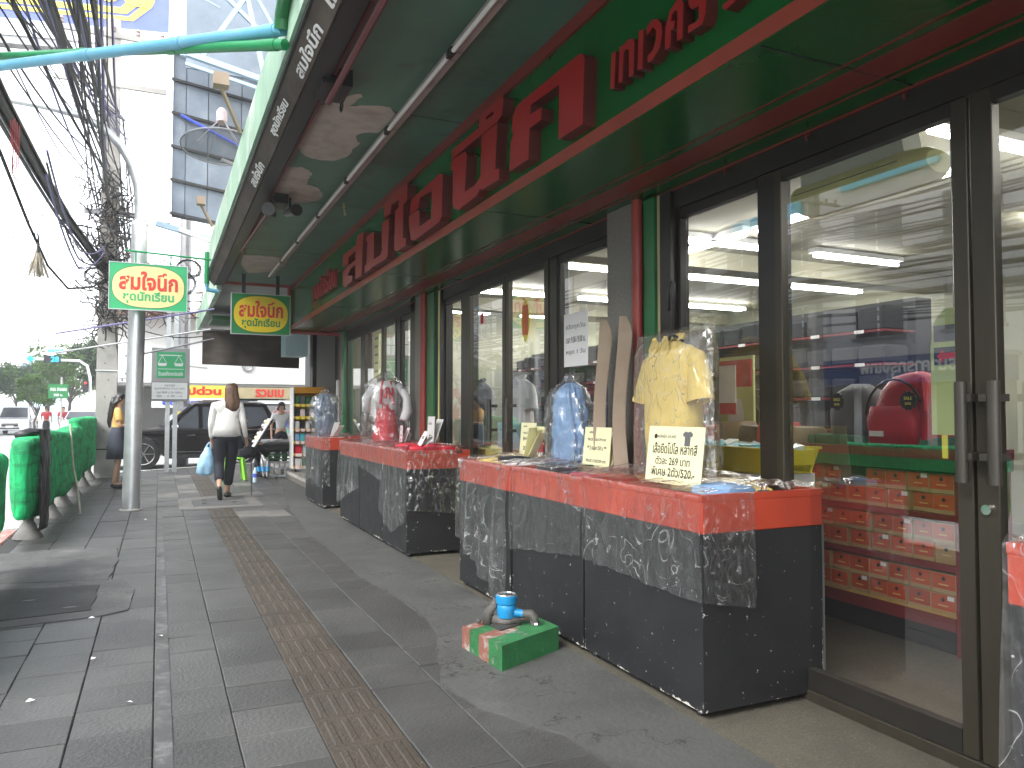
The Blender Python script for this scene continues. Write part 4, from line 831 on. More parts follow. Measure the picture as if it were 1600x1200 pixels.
def f(u, v):
    a = 2 * math.pi * u; r = abs(N3(math.cos(a) * 2, math.sin(a) * 2, v * 4)) + .5 * abs(N3(math.cos(a) * 6, math.sin(a) * 6, v * 11)); R_ = (.27 - .05 * v) * (1 if v < .8 else 1 - (v - .8) * 4.2) * (1 + .35 * r)
    return (2.31 + R_ * math.cos(a) * .9, 8.4 + R_ * math.sin(a) * .75, .95 + v * .8)
g.grid(f, 40, 34); tag(g.build('garment_bag', 'bagplastic', None, smooth='all'), 'tall clear plastic bag tapering over the red dress', 'plastic bag', 'clear bags over the displayed garments')
# ski-shaped cardboard strips leaning on the pillar
for k, (y, l) in enumerate(((4.06, 'left one of the two tall curved cardboard strips leaning on the granite pillar'), (3.84, 'right one of the two tall curved cardboard strips leaning on the granite pillar'))):
    t = thing('cardboard_strip', (2.5, y, .95), l, 'cardboard', 'curved cardboard strips')
    def half(sg):
        b = MB()
        def f(u, v):
            zz = .93 + v * .93; wv = .088 * (1 - .35 * math.sin(v * 3.1) * .8) * (1 if v < .86 else max(.05, 1 - ((v - .86) / .14) ** 1.6))
            return (2.47 + .02 * v - .045 * (1 - u) * 1 + (.0 if sg < 0 else 0), y + sg * wv * u + .03 * math.sin(v * 4.5), zz)
        b.grid(f, 3, 16); n = len(b.v); fs = list(b.f)
        b.v += [(x_ + .004, y_, z_) for x_, y_, z_ in b.v]; b.f += [tuple(i + n for i in reversed(q)) for q in fs]; return b
    half(1).build('flap', 'cardboard', t, smooth=True); half(-1).build('flap', 'cardboard', t, smooth=True)

# ============================================================ WATER METER BLOCK
t = thing('meter_block', (1.78, 3.85, 0), 'low concrete block painted in green and red stripes holding pipework', 'concrete block')
Q = [(1.57, 3.53), (1.99, 3.72), (1.98, 4.16), (1.53, 3.98)]      # plan, near corner first
def bl(u, v, z):
    a = Vector(Q[0]).lerp(Vector(Q[1]), u); b_ = Vector(Q[3]).lerp(Vector(Q[2]), u); p = a.lerp(b_, v); return (p.x, p.y, z)
H_ = .135
for k, (v0, v1, m) in enumerate(((0, .32, 'blkgreen'), (.32, .56, 'blkred'), (.56, .8, 'blkgreen'), (.8, 1, 'blkred'))):
    for u0, u1, m2 in ((0, .5, m), (.5, 1, 'blkgreen' if k in (0, 1, 3) else 'blkred')):
        part('painted_section', m2, t, lambda b: b.prism([(u0, v0 + .001), (u1, v0 + .001), (u1, v1), (u0, v1)], lambda u, v, kk: bl(u, v, H_ - .012 * v + .003 * N3(u * 3, v * 3, 5) if kk else 0)))
part('sump', 'base', t, lambda b: b.prism([(.28, .45), (.62, .45), (.62, .72), (.28, .72)], lambda u, v, k: bl(u, v, H_ + .0015 if k else H_ - .02)))
part('wall_eye', 'iron', t, lambda b: b.ico((*bl(.2, .9, H_)[:2], H_ + .008), .014))
mt = thing('water_meter', (1.75, 3.88, .135), 'bright blue water meter with dirty iron elbows standing on the striped block', 'water meter')
mx, my = 1.76, 3.9
part('meter_body', 'valveblue', mt, lambda b: b.lathe((mx, my, .16), [(.035, 0), (.05, .01), (.054, .05), (.054, .075), (.05, .08), (.057, .085), (.06, .1), (.06, .125), (.052, .13)], 20).tube([(mx, my, .2), (mx + .075, my - .055, .19)], [.026, .022], 10), smooth=True)
part('dial', 'chrome', mt, lambda b: b.lathe((mx, my, .288), [(.045, 0), (.045, .004)], 16))
part('dial_rim', 'steel', mt, lambda b: b.tube([(mx + .05 * math.cos(i * .524), my + .05 * math.sin(i * .524), .291) for i in range(13)], .006, 6))
part('elbow', 'iron', mt, lambda b: b.tube([(mx + .07, my - .05, .19), (mx + .11, my - .08, .19), (mx + .125, my - .092, .175), (mx + .128, my - .095, .14), (mx + .128, my - .095, .1)], [.022, .026, .026, .023, .023], 10), smooth=True)
part('coupling', 'chrome', mt, lambda b: b.lathe((mx + .128, my - .095, .135), [(.03, 0), (.032, .006), (.03, .016)], 12))
part('coupling', 'iron', mt, lambda b: b.lathe((mx + .128, my - .095, .11), [(.028, 0), (.028, .024)], 8))
part('pipe_clump', 'iron', mt, lambda b: crumple(b.tube([(mx - .09, my + .05, .12), (mx - .085, my + .05, .19), (mx - .06, my + .03, .235), (mx - .05, my + .03, .26)], [.028, .03, .024, .018], 9).tube([(mx - .085, my + .05, .15), (mx, my - .01, .155), (mx + .07, my - .04, .15)], [.026, .034, .024], 9), .014, 34), smooth='all')
# ============================================================ PEOPLE
def skin(name, m, parent, P, E_, Rd, root, loc, rot=0, subs=2, s=1.0):
    """one continuous surface grown from a skeleton of joints"""
    keys = list(P); me = bpy.data.meshes.new('sk'); me.from_pydata([tuple(a * s for a in P[k]) for k in keys], [(keys.index(a), keys.index(b)) for a, b in E_], [])
    o = bpy.data.objects.new('sk', me); SC.collection.objects.link(o)
    md = o.modifiers.new('skin', 'SKIN'); md.use_smooth_shade = True
    for i, k in enumerate(keys):
        r = Rd[k]; r = r if isinstance(r, tuple) else (r, r); me.skin_vertices[0].data[i].radius = (r[0] * s, r[1] * s); me.skin_vertices[0].data[i].use_root = (k == root)
    sb = o.modifiers.new('sub', 'SUBSURF'); sb.levels = subs; sb.render_levels = subs
    dg = bpy.context.evaluated_depsgraph_get(); dg.update(); r = bpy.data.meshes.new_from_object(o.evaluated_get(dg))
    off = Vector(loc) - Vector(WL[parent.name]); r.transform(Matrix.Translation(off) @ Matrix.Rotation(rot, 4, 'Z'))
    bpy.data.objects.remove(o); bpy.data.meshes.remove(me)
    return link(name, r, m, parent, WL[parent.name], 'all')
BE = [('pel', 'sp'), ('sp', 'ch'), ('ch', 'nk'), ('nk', 'jaw'), ('jaw', 'hd'), ('hd', 'top'), ('pel', 'hl'), ('hl', 'kl'), ('kl', 'al'), ('al', 'tl'), ('pel', 'hr'), ('hr', 'kr'), ('kr', 'ar'), ('ar', 'tr'),
      ('ch', 'sl'), ('sl', 'el'), ('el', 'wl'), ('wl', 'hal'), ('ch', 'sr'), ('sr', 'er'), ('er', 'wr'), ('wr', 'har')]
for sd_ in 'lr':
    for k in range(5): BE.append(('ha' + sd_, 'f%d%s' % (k, sd_)))
BR = dict(pel=(.11, .08), sp=(.09, .065), ch=(.10, .06), nk=.05, jaw=(.058, .068), hd=(.075, .09), top=(.05, .06), hl=.085, hr=.085, kl=.055, kr=.055, al=.036, ar=.036, tl=(.04, .025), tr=(.04, .025), sl=.042, sr=.042, el=.034, er=.034, wl=.026, wr=.026, hal=(.03, .018), har=(.03, .018))
for sd_ in 'lr':
    for k in range(5): BR['f%d%s' % (k, sd_)] = .009
def pose(**kw):                       # local frame: x right, y forward
    P = dict(pel=(0, 0, .93), sp=(0, .0, 1.1), ch=(0, 0, 1.3), nk=(0, .01, 1.44), jaw=(0, .03, 1.5), hd=(0, .025, 1.57), top=(0, .015, 1.63), hl=(-.09, 0, .88), kl=(-.09, .02, .48), al=(-.09, -.01, .08), tl=(-.1, .13, .035),
             hr=(.09, 0, .88), kr=(.09, .02, .48), ar=(.09, -.01, .08), tr=(.1, .13, .035), sl=(-.18, 0, 1.34), el=(-.225, -.02, 1.08), wl=(-.23, .05, .84), sr=(.18, 0, 1.34), er=(.225, -.02, 1.08), wr=(.23, .05, .84))
    P.update(kw)
    for sd_, sg in (('l', -1), ('r', 1)):
        w_, e = Vector(P['w' + sd_]), Vector(P['e' + sd_]); d = (w_ - e).normalized(); h = w_ + d * .06; P['ha' + sd_] = tuple(h)
        side = d.cross(Vector((sg, 0, .2))).normalized()
        for k, (o_, l) in enumerate(((-.035, .03), (-.024, .075), (-.008, .085), (.008, .08), (.024, .065))): P['f%d%s' % (k, sd_)] = tuple(h + side * o_ * 1.2 + d * l + Vector((-sg * .012, 0, 0)))
    return P
def face(t, loc, rot, P, s):
    """eyes, brows, nose, mouth and ears on the front of the head"""
    c, sn = math.cos(rot), math.sin(rot); h = Vector(P['hd'])
    def W(x, y, z): x, y, z = (h.x + x) * s, (h.y + y) * s, (h.z + z) * s; return (loc[0] + x * c - y * sn, loc[1] + x * sn + y * c, loc[2] + z)
    part('nose', 'skin', t, lambda b: b.tube([W(0, .082, .0), W(0, .1, -.035), W(0, .085, -.042)], [.008 * s, .014 * s, .01 * s], 7), smooth='all')
    for sx in (-1, 1):
        part('eye', 'ink', t, lambda b: b.ico(W(sx * .028, .083, .002), .008 * s)); part('eyebrow', 'hairk', t, lambda b: b.bar(W(sx * .018, .09, .02), W(sx * .042, .082, .02), .004))
        part('ear', 'skin', t, lambda b: b.ico(W(sx * .077, 0, -.01), .02 * s, (.5, 1, 1.4)), smooth='all')
    part('mouth', 'redprint', t, lambda b: b.bar(W(-.018, .088, -.058), W(.018, .088, -.058), .006))
def person(loc, rot, P, label, s=1, trousers=None, top='whitec', hair='hairk', hairlen=.12, skirt=None, shoe='black', sleeve=1.0, group=None, do_face=True, pr=(1, 1)):
    t = thing('person', loc, label, 'person', group); c, sn = math.cos(rot), math.sin(rot)
    def W(x, y, z): return (loc[0] + (x * c - y * sn) * s, loc[1] + (x * sn + y * c) * s, loc[2] + z * s)
    skin('body', 'skin', t, P, BE, BR, 'pel', loc, rot, 2, s)
    if trousers:
        Q = {k: P[k] for k in ('pel', 'sp', 'hl', 'hr', 'kl', 'kr')}; Q['sp'] = tuple(Vector(P['pel']).lerp(Vector(P['sp']), .5))
        for a in 'lr': Q['a' + a] = tuple(Vector(P['k' + a]).lerp(Vector(P['a' + a]), .78))
        skin('trousers', trousers, t, Q, [('pel', 'sp'), ('pel', 'hl'), ('hl', 'kl'), ('kl', 'al'), ('pel', 'hr'), ('hr', 'kr'), ('kr', 'ar')], dict(pel=(.155, .125), sp=(.125, .1), hl=.108, hr=.108, kl=.078, kr=.078, al=.07, ar=.07), 'pel', loc, rot, 2, s)
    if skirt:
        pz = P['pel']; b = MB(); rows = [(pz[2] + .13, .13, .1), (pz[2], .175, .14), (pz[2] - .2, .195, .165), (pz[2] - .42, .21, .185)]
        b.loft([(*W(pz[0], pz[1], z_), a * s, e * s) for z_, a, e in rows], 20, yaw=rot, cap=True); crumple(b, .01, 8); b.build('skirt', skirt, t, smooth='all')
    ch, sp_, nk = P['ch'], P['sp'], P['nk']
    Q = {k: P[k] for k in ('sp', 'ch', 'sl', 'sr', 'el', 'er')}; Q['hem'] = tuple(Vector(P['pel']) + Vector((0, 0, .02)) ); Q['nk'] = tuple(Vector(ch).lerp(Vector(nk), .8))
    ed = [('hem', 'sp'), ('sp', 'ch'), ('ch', 'nk'), ('ch', 'sl'), ('ch', 'sr'), ('sl', 'el'), ('sr', 'er')]; rd = dict(hem=(.145, .115), sp=(.125, .1), ch=(.145, .115), nk=.062, sl=.062, sr=.062, el=.046, er=.046)
    if sleeve >= 1:
        for a in 'lr': Q['w' + a] = tuple(Vector(P['e' + a]).lerp(Vector(P['w' + a]), .93)); ed.append(('e' + a, 'w' + a)); rd['w' + a] = .035
    else:
        for a in 'lr': Q['e' + a] = tuple(Vector(P['s' + a]).lerp(Vector(P['e' + a]), .75)); rd['e' + a] = .068
    skin('top', top, t, Q, ed, rd, 'ch', loc, rot, 2, s)
    hd = P['hd']; b = MB(); rows = [(hd[2] - hairlen, .07, .03, -.10), (hd[2] - hairlen * .8, .1, .045, -.10), (hd[2] - hairlen * .5, .108, .055, -.08), (hd[2] - .04, .094, .075, -.03), (hd[2] + .02, .092, .088, -.018), (hd[2] + .065, .078, .08, -.008), (hd[2] + .095, .045, .05, -.005), (hd[2] + .1, .015, .015, -.005)]
    b.loft([(*W(hd[0], hd[1] + dy, z_), a * s, e * s) for z_, a, e, dy in rows], 18, yaw=rot); crumple(b, .01, 16); b.build('hair', hair, t, smooth='all')
    for a in 'lr':
        A, T = Vector(P['a' + a]), Vector(P['t' + a]); d = (T - A)
        b = MB().tube([W(*(A - d.normalized() * .045 + Vector((0, 0, -.035)) * 1)), W(*(A + Vector((0, 0, -.035)))), W(*(T + Vector((0, 0, 0.005)))), W(*(T + d.normalized() * .07))], [.036 * s, .048 * s, .05 * s, .028 * s], 12, flat=.75)
        b.build('shoe', shoe, t, smooth='all')
    if do_face: face(t, loc, rot, P, s)
    return t, W
wl_, Ww = person((.93, 12.15, .005), 0, pose(pel=(-.02, 0, .93), ch=(0, .02, 1.3), nk=(.03, .03, 1.44), jaw=(.05, .05, 1.5), hd=(.06, .045, 1.57), top=(.06, .035, 1.63), kl=(-.10, .05, .5), al=(-.11, -.23, .2), tl=(-.10, -.21, .05), kr=(.06, .14, .49), ar=(.02, .16, .08), tr=(.05, .3, .035),
       el=(-.22, -.03, 1.07), wl=(-.2, .08, .85), er=(.22, -.04, 1.08), wr=(.27, .08, .86)),
       'woman in an off white jacket and cropped navy trousers walking away with a blue bag', 1.03, trousers='navy', top='offwhite', hair='hairb', hairlen=.31)
part('jacket_hem', 'offwhite', wl_, lambda b: crumple(b.loft([(*Ww(-.01, 0, .91), .215, .16), (*Ww(-.01, 0, 1.05), .185, .14), (*Ww(0, .01, 1.2), .168, .125), (*Ww(0, .02, 1.3), .15, .105)], 24), .012, 10), smooth='all')
part('hair_clip', 'signw', wl_, lambda b: b.ico(Ww(.05, -.01, 1.665), .018, (1.6, 1, .6)))
part('belt', 'whitec', wl_, lambda b: b.loft([(*Ww(-.02, 0, .895), .168, .138), (*Ww(-.02, 0, .92), .166, .136)], 20))
bagt = thing('carrier_bag', Ww(-.27, .1, .5), 'pale blue plastic carrier bag hanging from the walking woman\'s left hand', 'bag')
part('bag_body', 'bagblue', bagt, lambda b: crumple(b.loft([(*Ww(-.28, .1, .33), .07, .05), (*Ww(-.28, .1, .38), .12, .075), (*Ww(-.27, .1, .5), .125, .08), (*Ww(-.26, .1, .62), .09, .06), (*Ww(-.24, .1, .74), .035, .03)], 20), .035, 13), smooth='all')
for dx in (-.02, .02): part('bag_handle', 'bagblue', bagt, lambda b: b.tube([Ww(-.25 + dx * 2, .1, .7), Ww(-.235 + dx, .1, .78), Ww(-.225, .1, .82)], [.02, .012, .01], 6))
st = part('walking_stick', 'black', None, lambda b: b.tube([Ww(.34, .12, .82), Ww(.36, .12, .02)], .007, 6)); tag(st, 'thin dark stick beside the walking woman\'s right hand', 'stick')
w2, W2 = person((-.62, 14.65, .005), -A90, pose(el=(-.2, .03, 1.08), wl=(-.15, .22, 1.14), er=(.21, .04, 1.08), wr=(.12, .24, 1.12), hd=(0, .035, 1.56), kl=(-.08, .0, .48), kr=(.08, .02, .48), ar=(.07, -.05, .08), tr=(.08, .1, .035)),
       'woman in an apricot polo shirt and dark skirt standing behind the silver pole', .97, skirt='skirt', top='orangec', hair='hairk', hairlen=.14, sleeve=.6)
part('ponytail', 'hairk', w2, lambda b: b.tube([W2(0, -.055, 1.58), W2(0, -.085, 1.48), W2(0, -.115, 1.3), W2(0, -.14, 1.15), W2(0, -.13, 1.05)], [.05, .05, .045, .035, .012], 9), smooth='all')
# seated person with crossed legs holding a board, on a green stool
sp_loc = (1.38, 15.5, .005)
SPZ = pose(pel=(0, 0, .5), sp=(0, .02, .68), ch=(0, .03, .88), nk=(0, .06, 1.02), jaw=(0, .08, 1.08), hd=(0, .08, 1.15), top=(0, .07, 1.21), hl=(-.09, .05, .48), kl=(-.1, .42, .47), al=(-.1, .42, .09), tl=(-.1, .55, .035), hr=(.09, .05, .5), kr=(.06, .42, .6), ar=(-.08, .68, .36), tr=(-.1, .8, .32), sl=(-.18, .03, .92), el=(-.22, .1, .68), wl=(-.12, .3, .66), sr=(.18, .03, .92), er=(.24, .1, .68), wr=(.15, .32, .68))
sp3, W3 = person(sp_loc, -A90 + .2, SPZ, 'seated person in black trousers with one leg crossed, mostly hidden by the walking woman', 1, trousers='navy', top='navy', hair='hairk')
brd = thing('lottery_board', (1.75, 15.3, .8), 'tilted white ticket board with a dark edge beside the seated person', 'board')
part('sheet', 'cardw', brd, lambda b: b.bar((1.62, 15.25, .64), (1.93, 15.25, 1.16), .5, .02)); part('frame', 'black', brd, lambda b: b.bar((1.65, 15.235, .63), (1.96, 15.235, 1.15), .52, .015))
for k in range(6):
    part('ticket', ('cardp', 'cardy', 'cardw', 'posterdk')[k % 4], brd, lambda b: b.bar((1.64 + .043 * k, 15.25, .71 + .075 * k), (1.665 + .043 * k, 15.25, .755 + .075 * k), .3, .05))
stool = thing('plastic_stool', (1.32, 15.5, 0), 'lime green plastic stool under the seated person', 'stool')
part('seat', 'lime', stool, lambda b: b.box((1.15, 15.33, .40), (1.49, 15.67, .43), .02))
for sx in (-1, 1):
    for sy in (-1, 1): part('leg', 'lime', stool, lambda b: b.bar((1.32 + sx * .19, 15.5 + sy * .19, .01), (1.32 + sx * .14, 15.5 + sy * .14, .41), .075, .05))
bt = thing('water_bottle', (1.62, 14.75, .006), 'clear water bottle with a blue label standing on the pavement', 'bottle')
part('bottle_body', 'bluewhite', bt, lambda b: b.lathe((1.62, 14.75, .006), [(.035, 0), (.038, .01), (.038, .2), (.015, .25)], 12), smooth=True); part('label_band', 'blueprint', bt, lambda b: b.lathe((1.62, 14.75, .1), [(.0395, 0), (.0395, .07)], 12)); part('cap', 'signw', bt, lambda b: b.lathe((1.62, 14.75, .256), [(.017, 0), (.017, .02)], 10))
# table of goods under black plastic, on crates
tb_ = thing('goods_table', (2.15, 15.9, 0), 'low table covered with crumpled black and clear plastic beside the product rack', 'table')
part('cover', 'blackbag', tb_, lambda b: crumple(b.loft([(2.2, 15.9, .52, .42, .4), (2.2, 15.9, .6, .44, .42), (2.2, 15.9, .66, .4, .38), (2.2, 15.9, .7, .25, .25)], 28, pw=6), .05, 7), smooth='all')
part('clear_sheet', 'bagplastic', tb_, lambda b: crumple(b.loft([(2.2, 15.9, .64, .42, .4), (2.2, 15.9, .71, .38, .36), (2.2, 15.9, .74, .2, .2)], 28, pw=5), .05, 9), smooth='all')
for k, (z0, m, lb) in enumerate(((.03, 'drawer', 'white lattice crate at the bottom under the covered table'), (.36, 'lgreen', 'green plastic crate between the covered table and the white crate'))):
    cr_ = thing('plastic_crate', (2.25, 15.75, z0), lb, 'crate')
    h = .30 if k == 0 else .12
    for i in range(7):
        xx = 1.95 + i * .1
        part('slat', m, cr_, lambda b: b.box((xx, 15.55, z0), (xx + .03, 15.57, z0 + h)))
    part('rail', m, cr_, lambda b: b.box((1.94, 15.545, z0 + h - .03), (2.6, 15.575, z0 + h + .0))); part('rail', m, cr_, lambda b: b.box((1.94, 15.54, z0 + .0), (2.6, 15.575, z0 + .03)))
    part('rail', m, cr_, lambda b: b.box((1.94, 15.54, z0 + h / 2), (2.6, 15.575, z0 + h / 2 + .025)))
    part('side', m, cr_, lambda b: b.box((1.93, 15.576, z0), (1.95, 16.1, z0 + h)))
um = thing('folded_umbrellas', (1.85, 15.4, 0), 'bundle of dark folded umbrellas with blue handles leaning by the crates', 'umbrella')
for k in range(3): part('umbrella', 'steel' if k else 'navy', um, lambda b: b.tube([(1.78 + k * .06, 15.35, .06), (1.72 + k * .1, 15.42, .3), (1.7 + k * .11, 15.45, .42)], [.02, .045, .015], 8)); part('strap', 'valveblue', um, lambda b: b.tube([(1.755 + k * .08, 15.375, .15), (1.74 + k * .085, 15.4, .24)], .047, 8))

# product rack
rk = thing('product_rack', (2.62, 15.15, .155), 'orange wheeled display rack packed with small hanging products', 'rack')
RX0, RX1, RY, RD = 2.33, 2.98, 14.95, .35
part('back_panel', 'rackorange', rk, lambda b: b.box((RX0, RY + RD, .22), (RX1, RY + RD + .02, 1.78)))
part('side_panel', 'cardw', rk, lambda b: b.box((RX0 - .02, RY, .22), (RX0 - .0005, RY + RD + .02, 1.76))); part('side_panel', 'black', rk, lambda b: b.box((RX1 + .0005, RY, .22), (RX1 + .02, RY + RD + .02, 1.74)))
for k in range(7):
    z_ = .24 + k * .235; sh = part('shelf', 'rackorange', rk, lambda b: b.box((RX0, RY, z_), (RX1, RY + RD - .001, z_ + .02)))
    if k == 6: continue
    part('price_rail', 'rackorange', rk, lambda b: b.box((RX0, RY - .012, z_ - .01), (RX1, RY - .0005, z_ + .03)))
for k in range(6):
    z_ = .262 + k * .235; n = 6 if k > 1 else 4
    for i in range(n):
        xx = RX0 + .03 + i * (RX1 - RX0 - .06) / n; w_ = (RX1 - RX0 - .06) / n - .015
        pm = (('whitec', 'greengoods'), ('bluewhite', 'redc'), ('ltblue', 'packetc'), ('black', 'whitec'), ('black', 'cardp'), ('inkg', 'lgreen'))[k][(i * 7 + k) % 2]
        o = part('product', pm, None, lambda b: b.box((xx, RY + .03, z_), (xx + w_, RY + .14, z_ + .15), .008).box((xx + w_ * .2, RY + .026, z_ + .03), (xx + w_ * .8, RY + .0299, z_ + .08)))
        tag(o, 'small packaged product on shelf %d of the orange rack, counted from the bottom' % (k + 1), 'packet', 'products on the orange rack')
        part('price_tag', 'bannery' if k in (4, 5) else 'cardp', rk, lambda b: b.box((xx + .01, RY - .018, z_ - .05), (xx + w_ - .01, RY - .0125, z_ + .005)))
for x_ in (RX0 + .05, RX1 - .05): part('caster', 'rubber', rk, lambda b: b.tube([(x_ - .012, RY + .05, .19), (x_ + .012, RY + .05, .19)], .032, 10))
# ============================================================ NEIGHBOURING SHOP
nb = thing('neighbour_building', (4, 18, 0), 'grey neighbouring building with a canopy beyond the green shop', 'building')
part('pillar', 'wallg', nb, lambda b: b.box((2.93, 15.9, .15), (3.3, 16.3, 3.2))); part('pillar_edge', 'black', nb, lambda b: b.box((2.85, 15.95, .15), (2.929, 16.25, 3.2)))
part('canopy', 'wallg', nb, lambda b: b.box((.85, 12.42, 3.3), (8.9, 19.8, 3.5))); part('canopy_edge', 'fascia', nb, lambda b: b.box((.78, 12.52, 3.15), (.849, 19.8, 3.6)))
part('party_wall', 'wallg', nb, lambda b: b.box((3.35, 12.41, 0), (8.9, 19.8, 3.299))); part('upper_wall', 'wallc', nb, lambda b: b.box((2.75, 12.31, 3.71), (8.9, 19.8, 9.5)))
part('canopy_roof', 'concrete', nb, lambda b: b.box((.85, 12.42, 3.501), (2.749, 19.8, 3.6)))
part('hanging_box', 'bluewhite', nb, lambda b: b.box((2.2, 15.2, 2.38), (2.62, 15.8, 2.85))); part('beam', 'wallw', nb, lambda b: b.box((2.2, 14.9, 2.95), (3.3, 15.6, 3.29)))
for k, (z0, z1) in enumerate(((1.9, 2.25), (1.5, 1.85), (1.1, 1.45))):
    ps = part('poster', 'poster', nb, lambda b: b.box((2.92, 13.4, z0), (3.34, 13.42, z1))); part('print', 'posterdk', ps, lambda b: b.box((2.96, 13.39, z0 + .05), (3.3, 13.3995, z1 - .1)))
part('white_lamp', 'signw', nb, lambda b: b.tube([(2.86, 13.38, .8), (2.86, 13.38, 1.65)], .03, 8)); part('lamp_head', 'signw', nb, lambda b: b.box((2.80, 13.33, 1.55), (2.95, 13.43, 1.85), .02))
aw = thing('canvas_awning', (1.75, 17, 2.3), 'dirty brown canvas awning hanging down beyond the hanging sign', 'awning')
def f(u, v):
    x = .8 + 1.95 * u; top = 2.98; bot = 2.27 - .04 * u; z = top + (bot - top) * v
    return (x, 17.0 + .05 * N3(u * 5, v * 2) + .03 * math.sin(u * 19) * v, z + .02 * N3(u * 4, 7) * v)
b = MB().grid(f, 30, 8); n = len(b.v); fs = list(b.f); b.v += [(x, y + .012, z) for x, y, z in b.v]; b.f += [tuple(i + n for i in reversed(q)) for q in fs]; b.build('canvas', 'awning', aw, smooth='all')
part('pole', 'steel', aw, lambda b: b.tube([(.75, 17, 2.99), (2.9, 17, 2.99)], .02, 6))
part('underside_sheet', 'lgreen', nb, lambda b: b.box((.9, 15.5, 3.05), (1.6, 16.8, 3.12)))
# hanging signs ------------------------------------------------
def oval_sign(x0, x1, z0, z1, y, mg, my_, tint, label, tilt=0):
    t = thing('hanging_sign', ((x0 + x1) / 2, y, z0), label, 'sign', 'oval school uniform signs'); cx, cz, W_, H__ = (x0 + x1) / 2, (z0 + z1) / 2, x1 - x0, z1 - z0
    part('board', mg, t, lambda b: b.box((x0, y, z0), (x1, y + .06, z1)))
    for a, c in (((x0 - .008, z0 - .008), (x1 + .008, z0 - .0002)), ((x0 - .008, z1 + .0002), (x1 + .008, z1 + .008)), ((x0 - .008, z0), (x0 - .0002, z1)), ((x1 + .0002, z0), (x1 + .008, z1))):
        part('edging', 'silver', t, lambda b: b.box((a[0], y - .006, a[1]), (c[0], y + .063, c[1])))
    ov = [(math.copysign(abs(math.cos(k * .1309)) ** .8, math.cos(k * .1309)) * W_ * .465, math.copysign(abs(math.sin(k * .1309)) ** .8, math.sin(k * .1309)) * H__ * .455) for k in range(48)]
    part('oval_outline', 'ink', t, lambda b: b.prism([(a * 1.012, e * 1.02) for a, e in ov], lambda a, e, k: (cx + a, y - (.0015 if k else -.002), cz + e)))
    part('oval', my_, t, lambda b: b.prism(ov, lambda a, e, k: (cx + a, y - (.003 if k else -.001), cz + e)))
    text('lettering', 'สมใจนึก', 'signr', t, (cx, y - .0045, cz + H__ * .13), (1, 0, 0), H__ * .42, W_ * .76, ext=.002, bold=.035)
    text('lettering', 'ชุดนักเรียน', tint, t, (cx, y - .0045, cz - H__ * .235), (1, 0, 0), H__ * .27, W_ * .66, ext=.002, bold=.03)
    return t
s1 = oval_sign(-.60, .32, 2.63, 3.23, 11.1, 'signg', 'signy', 'signg', 'larger faded green sign with pale yellow oval in front of the silver pole')
part('bracket', 'pipegreen', s1, lambda b: b.tube([(-.42, 11.13, 3.4), (.62, 11.13, 3.36)], .014, 6)); part('hanger', 'pipegreen', s1, lambda b: b.tube([(-.3, 11.13, 3.235), (-.3, 11.13, 3.39)], .01, 6)); part('hanger', 'pipegreen', s1, lambda b: b.tube([(.12, 11.13, 3.235), (.12, 11.13, 3.375)], .01, 6))
s2 = oval_sign(.92, 1.72, 2.41, 2.98, 11.5, 'signg2', 'signy2', 'signg2', 'smaller bright green sign with deep yellow oval hanging under the canopy')
for x in (1.08, 1.55): part('strap', 'black', s2, lambda b: b.box((x - .025, 11.52, 2.989), (x + .025, 11.54, 3.269)))
# pipes off the canopy
for nm, m, pts, r, lb in (('water_pipe', 'pipeblue', [(.60, 4.36, 3.43), (-1.08, 6.5, 3.79), (-2.6, 8.44, 4.12)], .035, 'sky blue plastic pipe running from the canopy edge out over the street'),
                          ('water_pipe', 'pipegreen', [(.60, 4.28, 3.31), (-1.16, 7.0, 4.06), (-2.4, 8.9, 4.6)], .03, 'green plastic pipe just behind the sky blue one')):
    t = thing(nm, pts[0], lb, 'pipe'); part('pipe', m, t, lambda b: b.tube(pts, r, 12), smooth=True)
    for k in (.02, .3, .62): p = Vector(pts[0]).lerp(Vector(pts[1]), k); q = Vector(pts[0]).lerp(Vector(pts[1]), k + .03); part('coupling', m, t, lambda b: b.tube([p, q], r * 1.12, 12), smooth=True)
part('eaves_pipe', 'lgreen', shop, lambda b: b.tube([(.595, -1, 3.55), (.595, 4.2, 3.55), (.595, 4.33, 3.50), (.595, 4.36, 3.43)], .045, 10), smooth=True)
part('short_pipe', 'pipegreen', shop, lambda b: b.tube([(.59, 11.6, 3.55), (.59, 11.6, 3.1)], .035, 8)); part('pipe_elbow', 'pipeblue', shop, lambda b: b.tube([(.59, 11.6, 3.1), (.6, 11.6, 3.02), (.75, 11.6, 3.0)], .03, 8))
part('flag_bracket', 'cardboard', shop, lambda b: b.tube([(.6, 6.9, 3.7), (.42, 6.6, 3.95)], .02, 6).box((.36, 6.5, 3.93), (.48, 6.62, 4.03))); part('flag_bracket', 'cardboard', shop, lambda b: b.tube([(.6, 10.6, 3.7), (.45, 10.5, 3.95)], .02, 6).box((.4, 10.4, 3.93), (.5, 10.52, 4.03)))

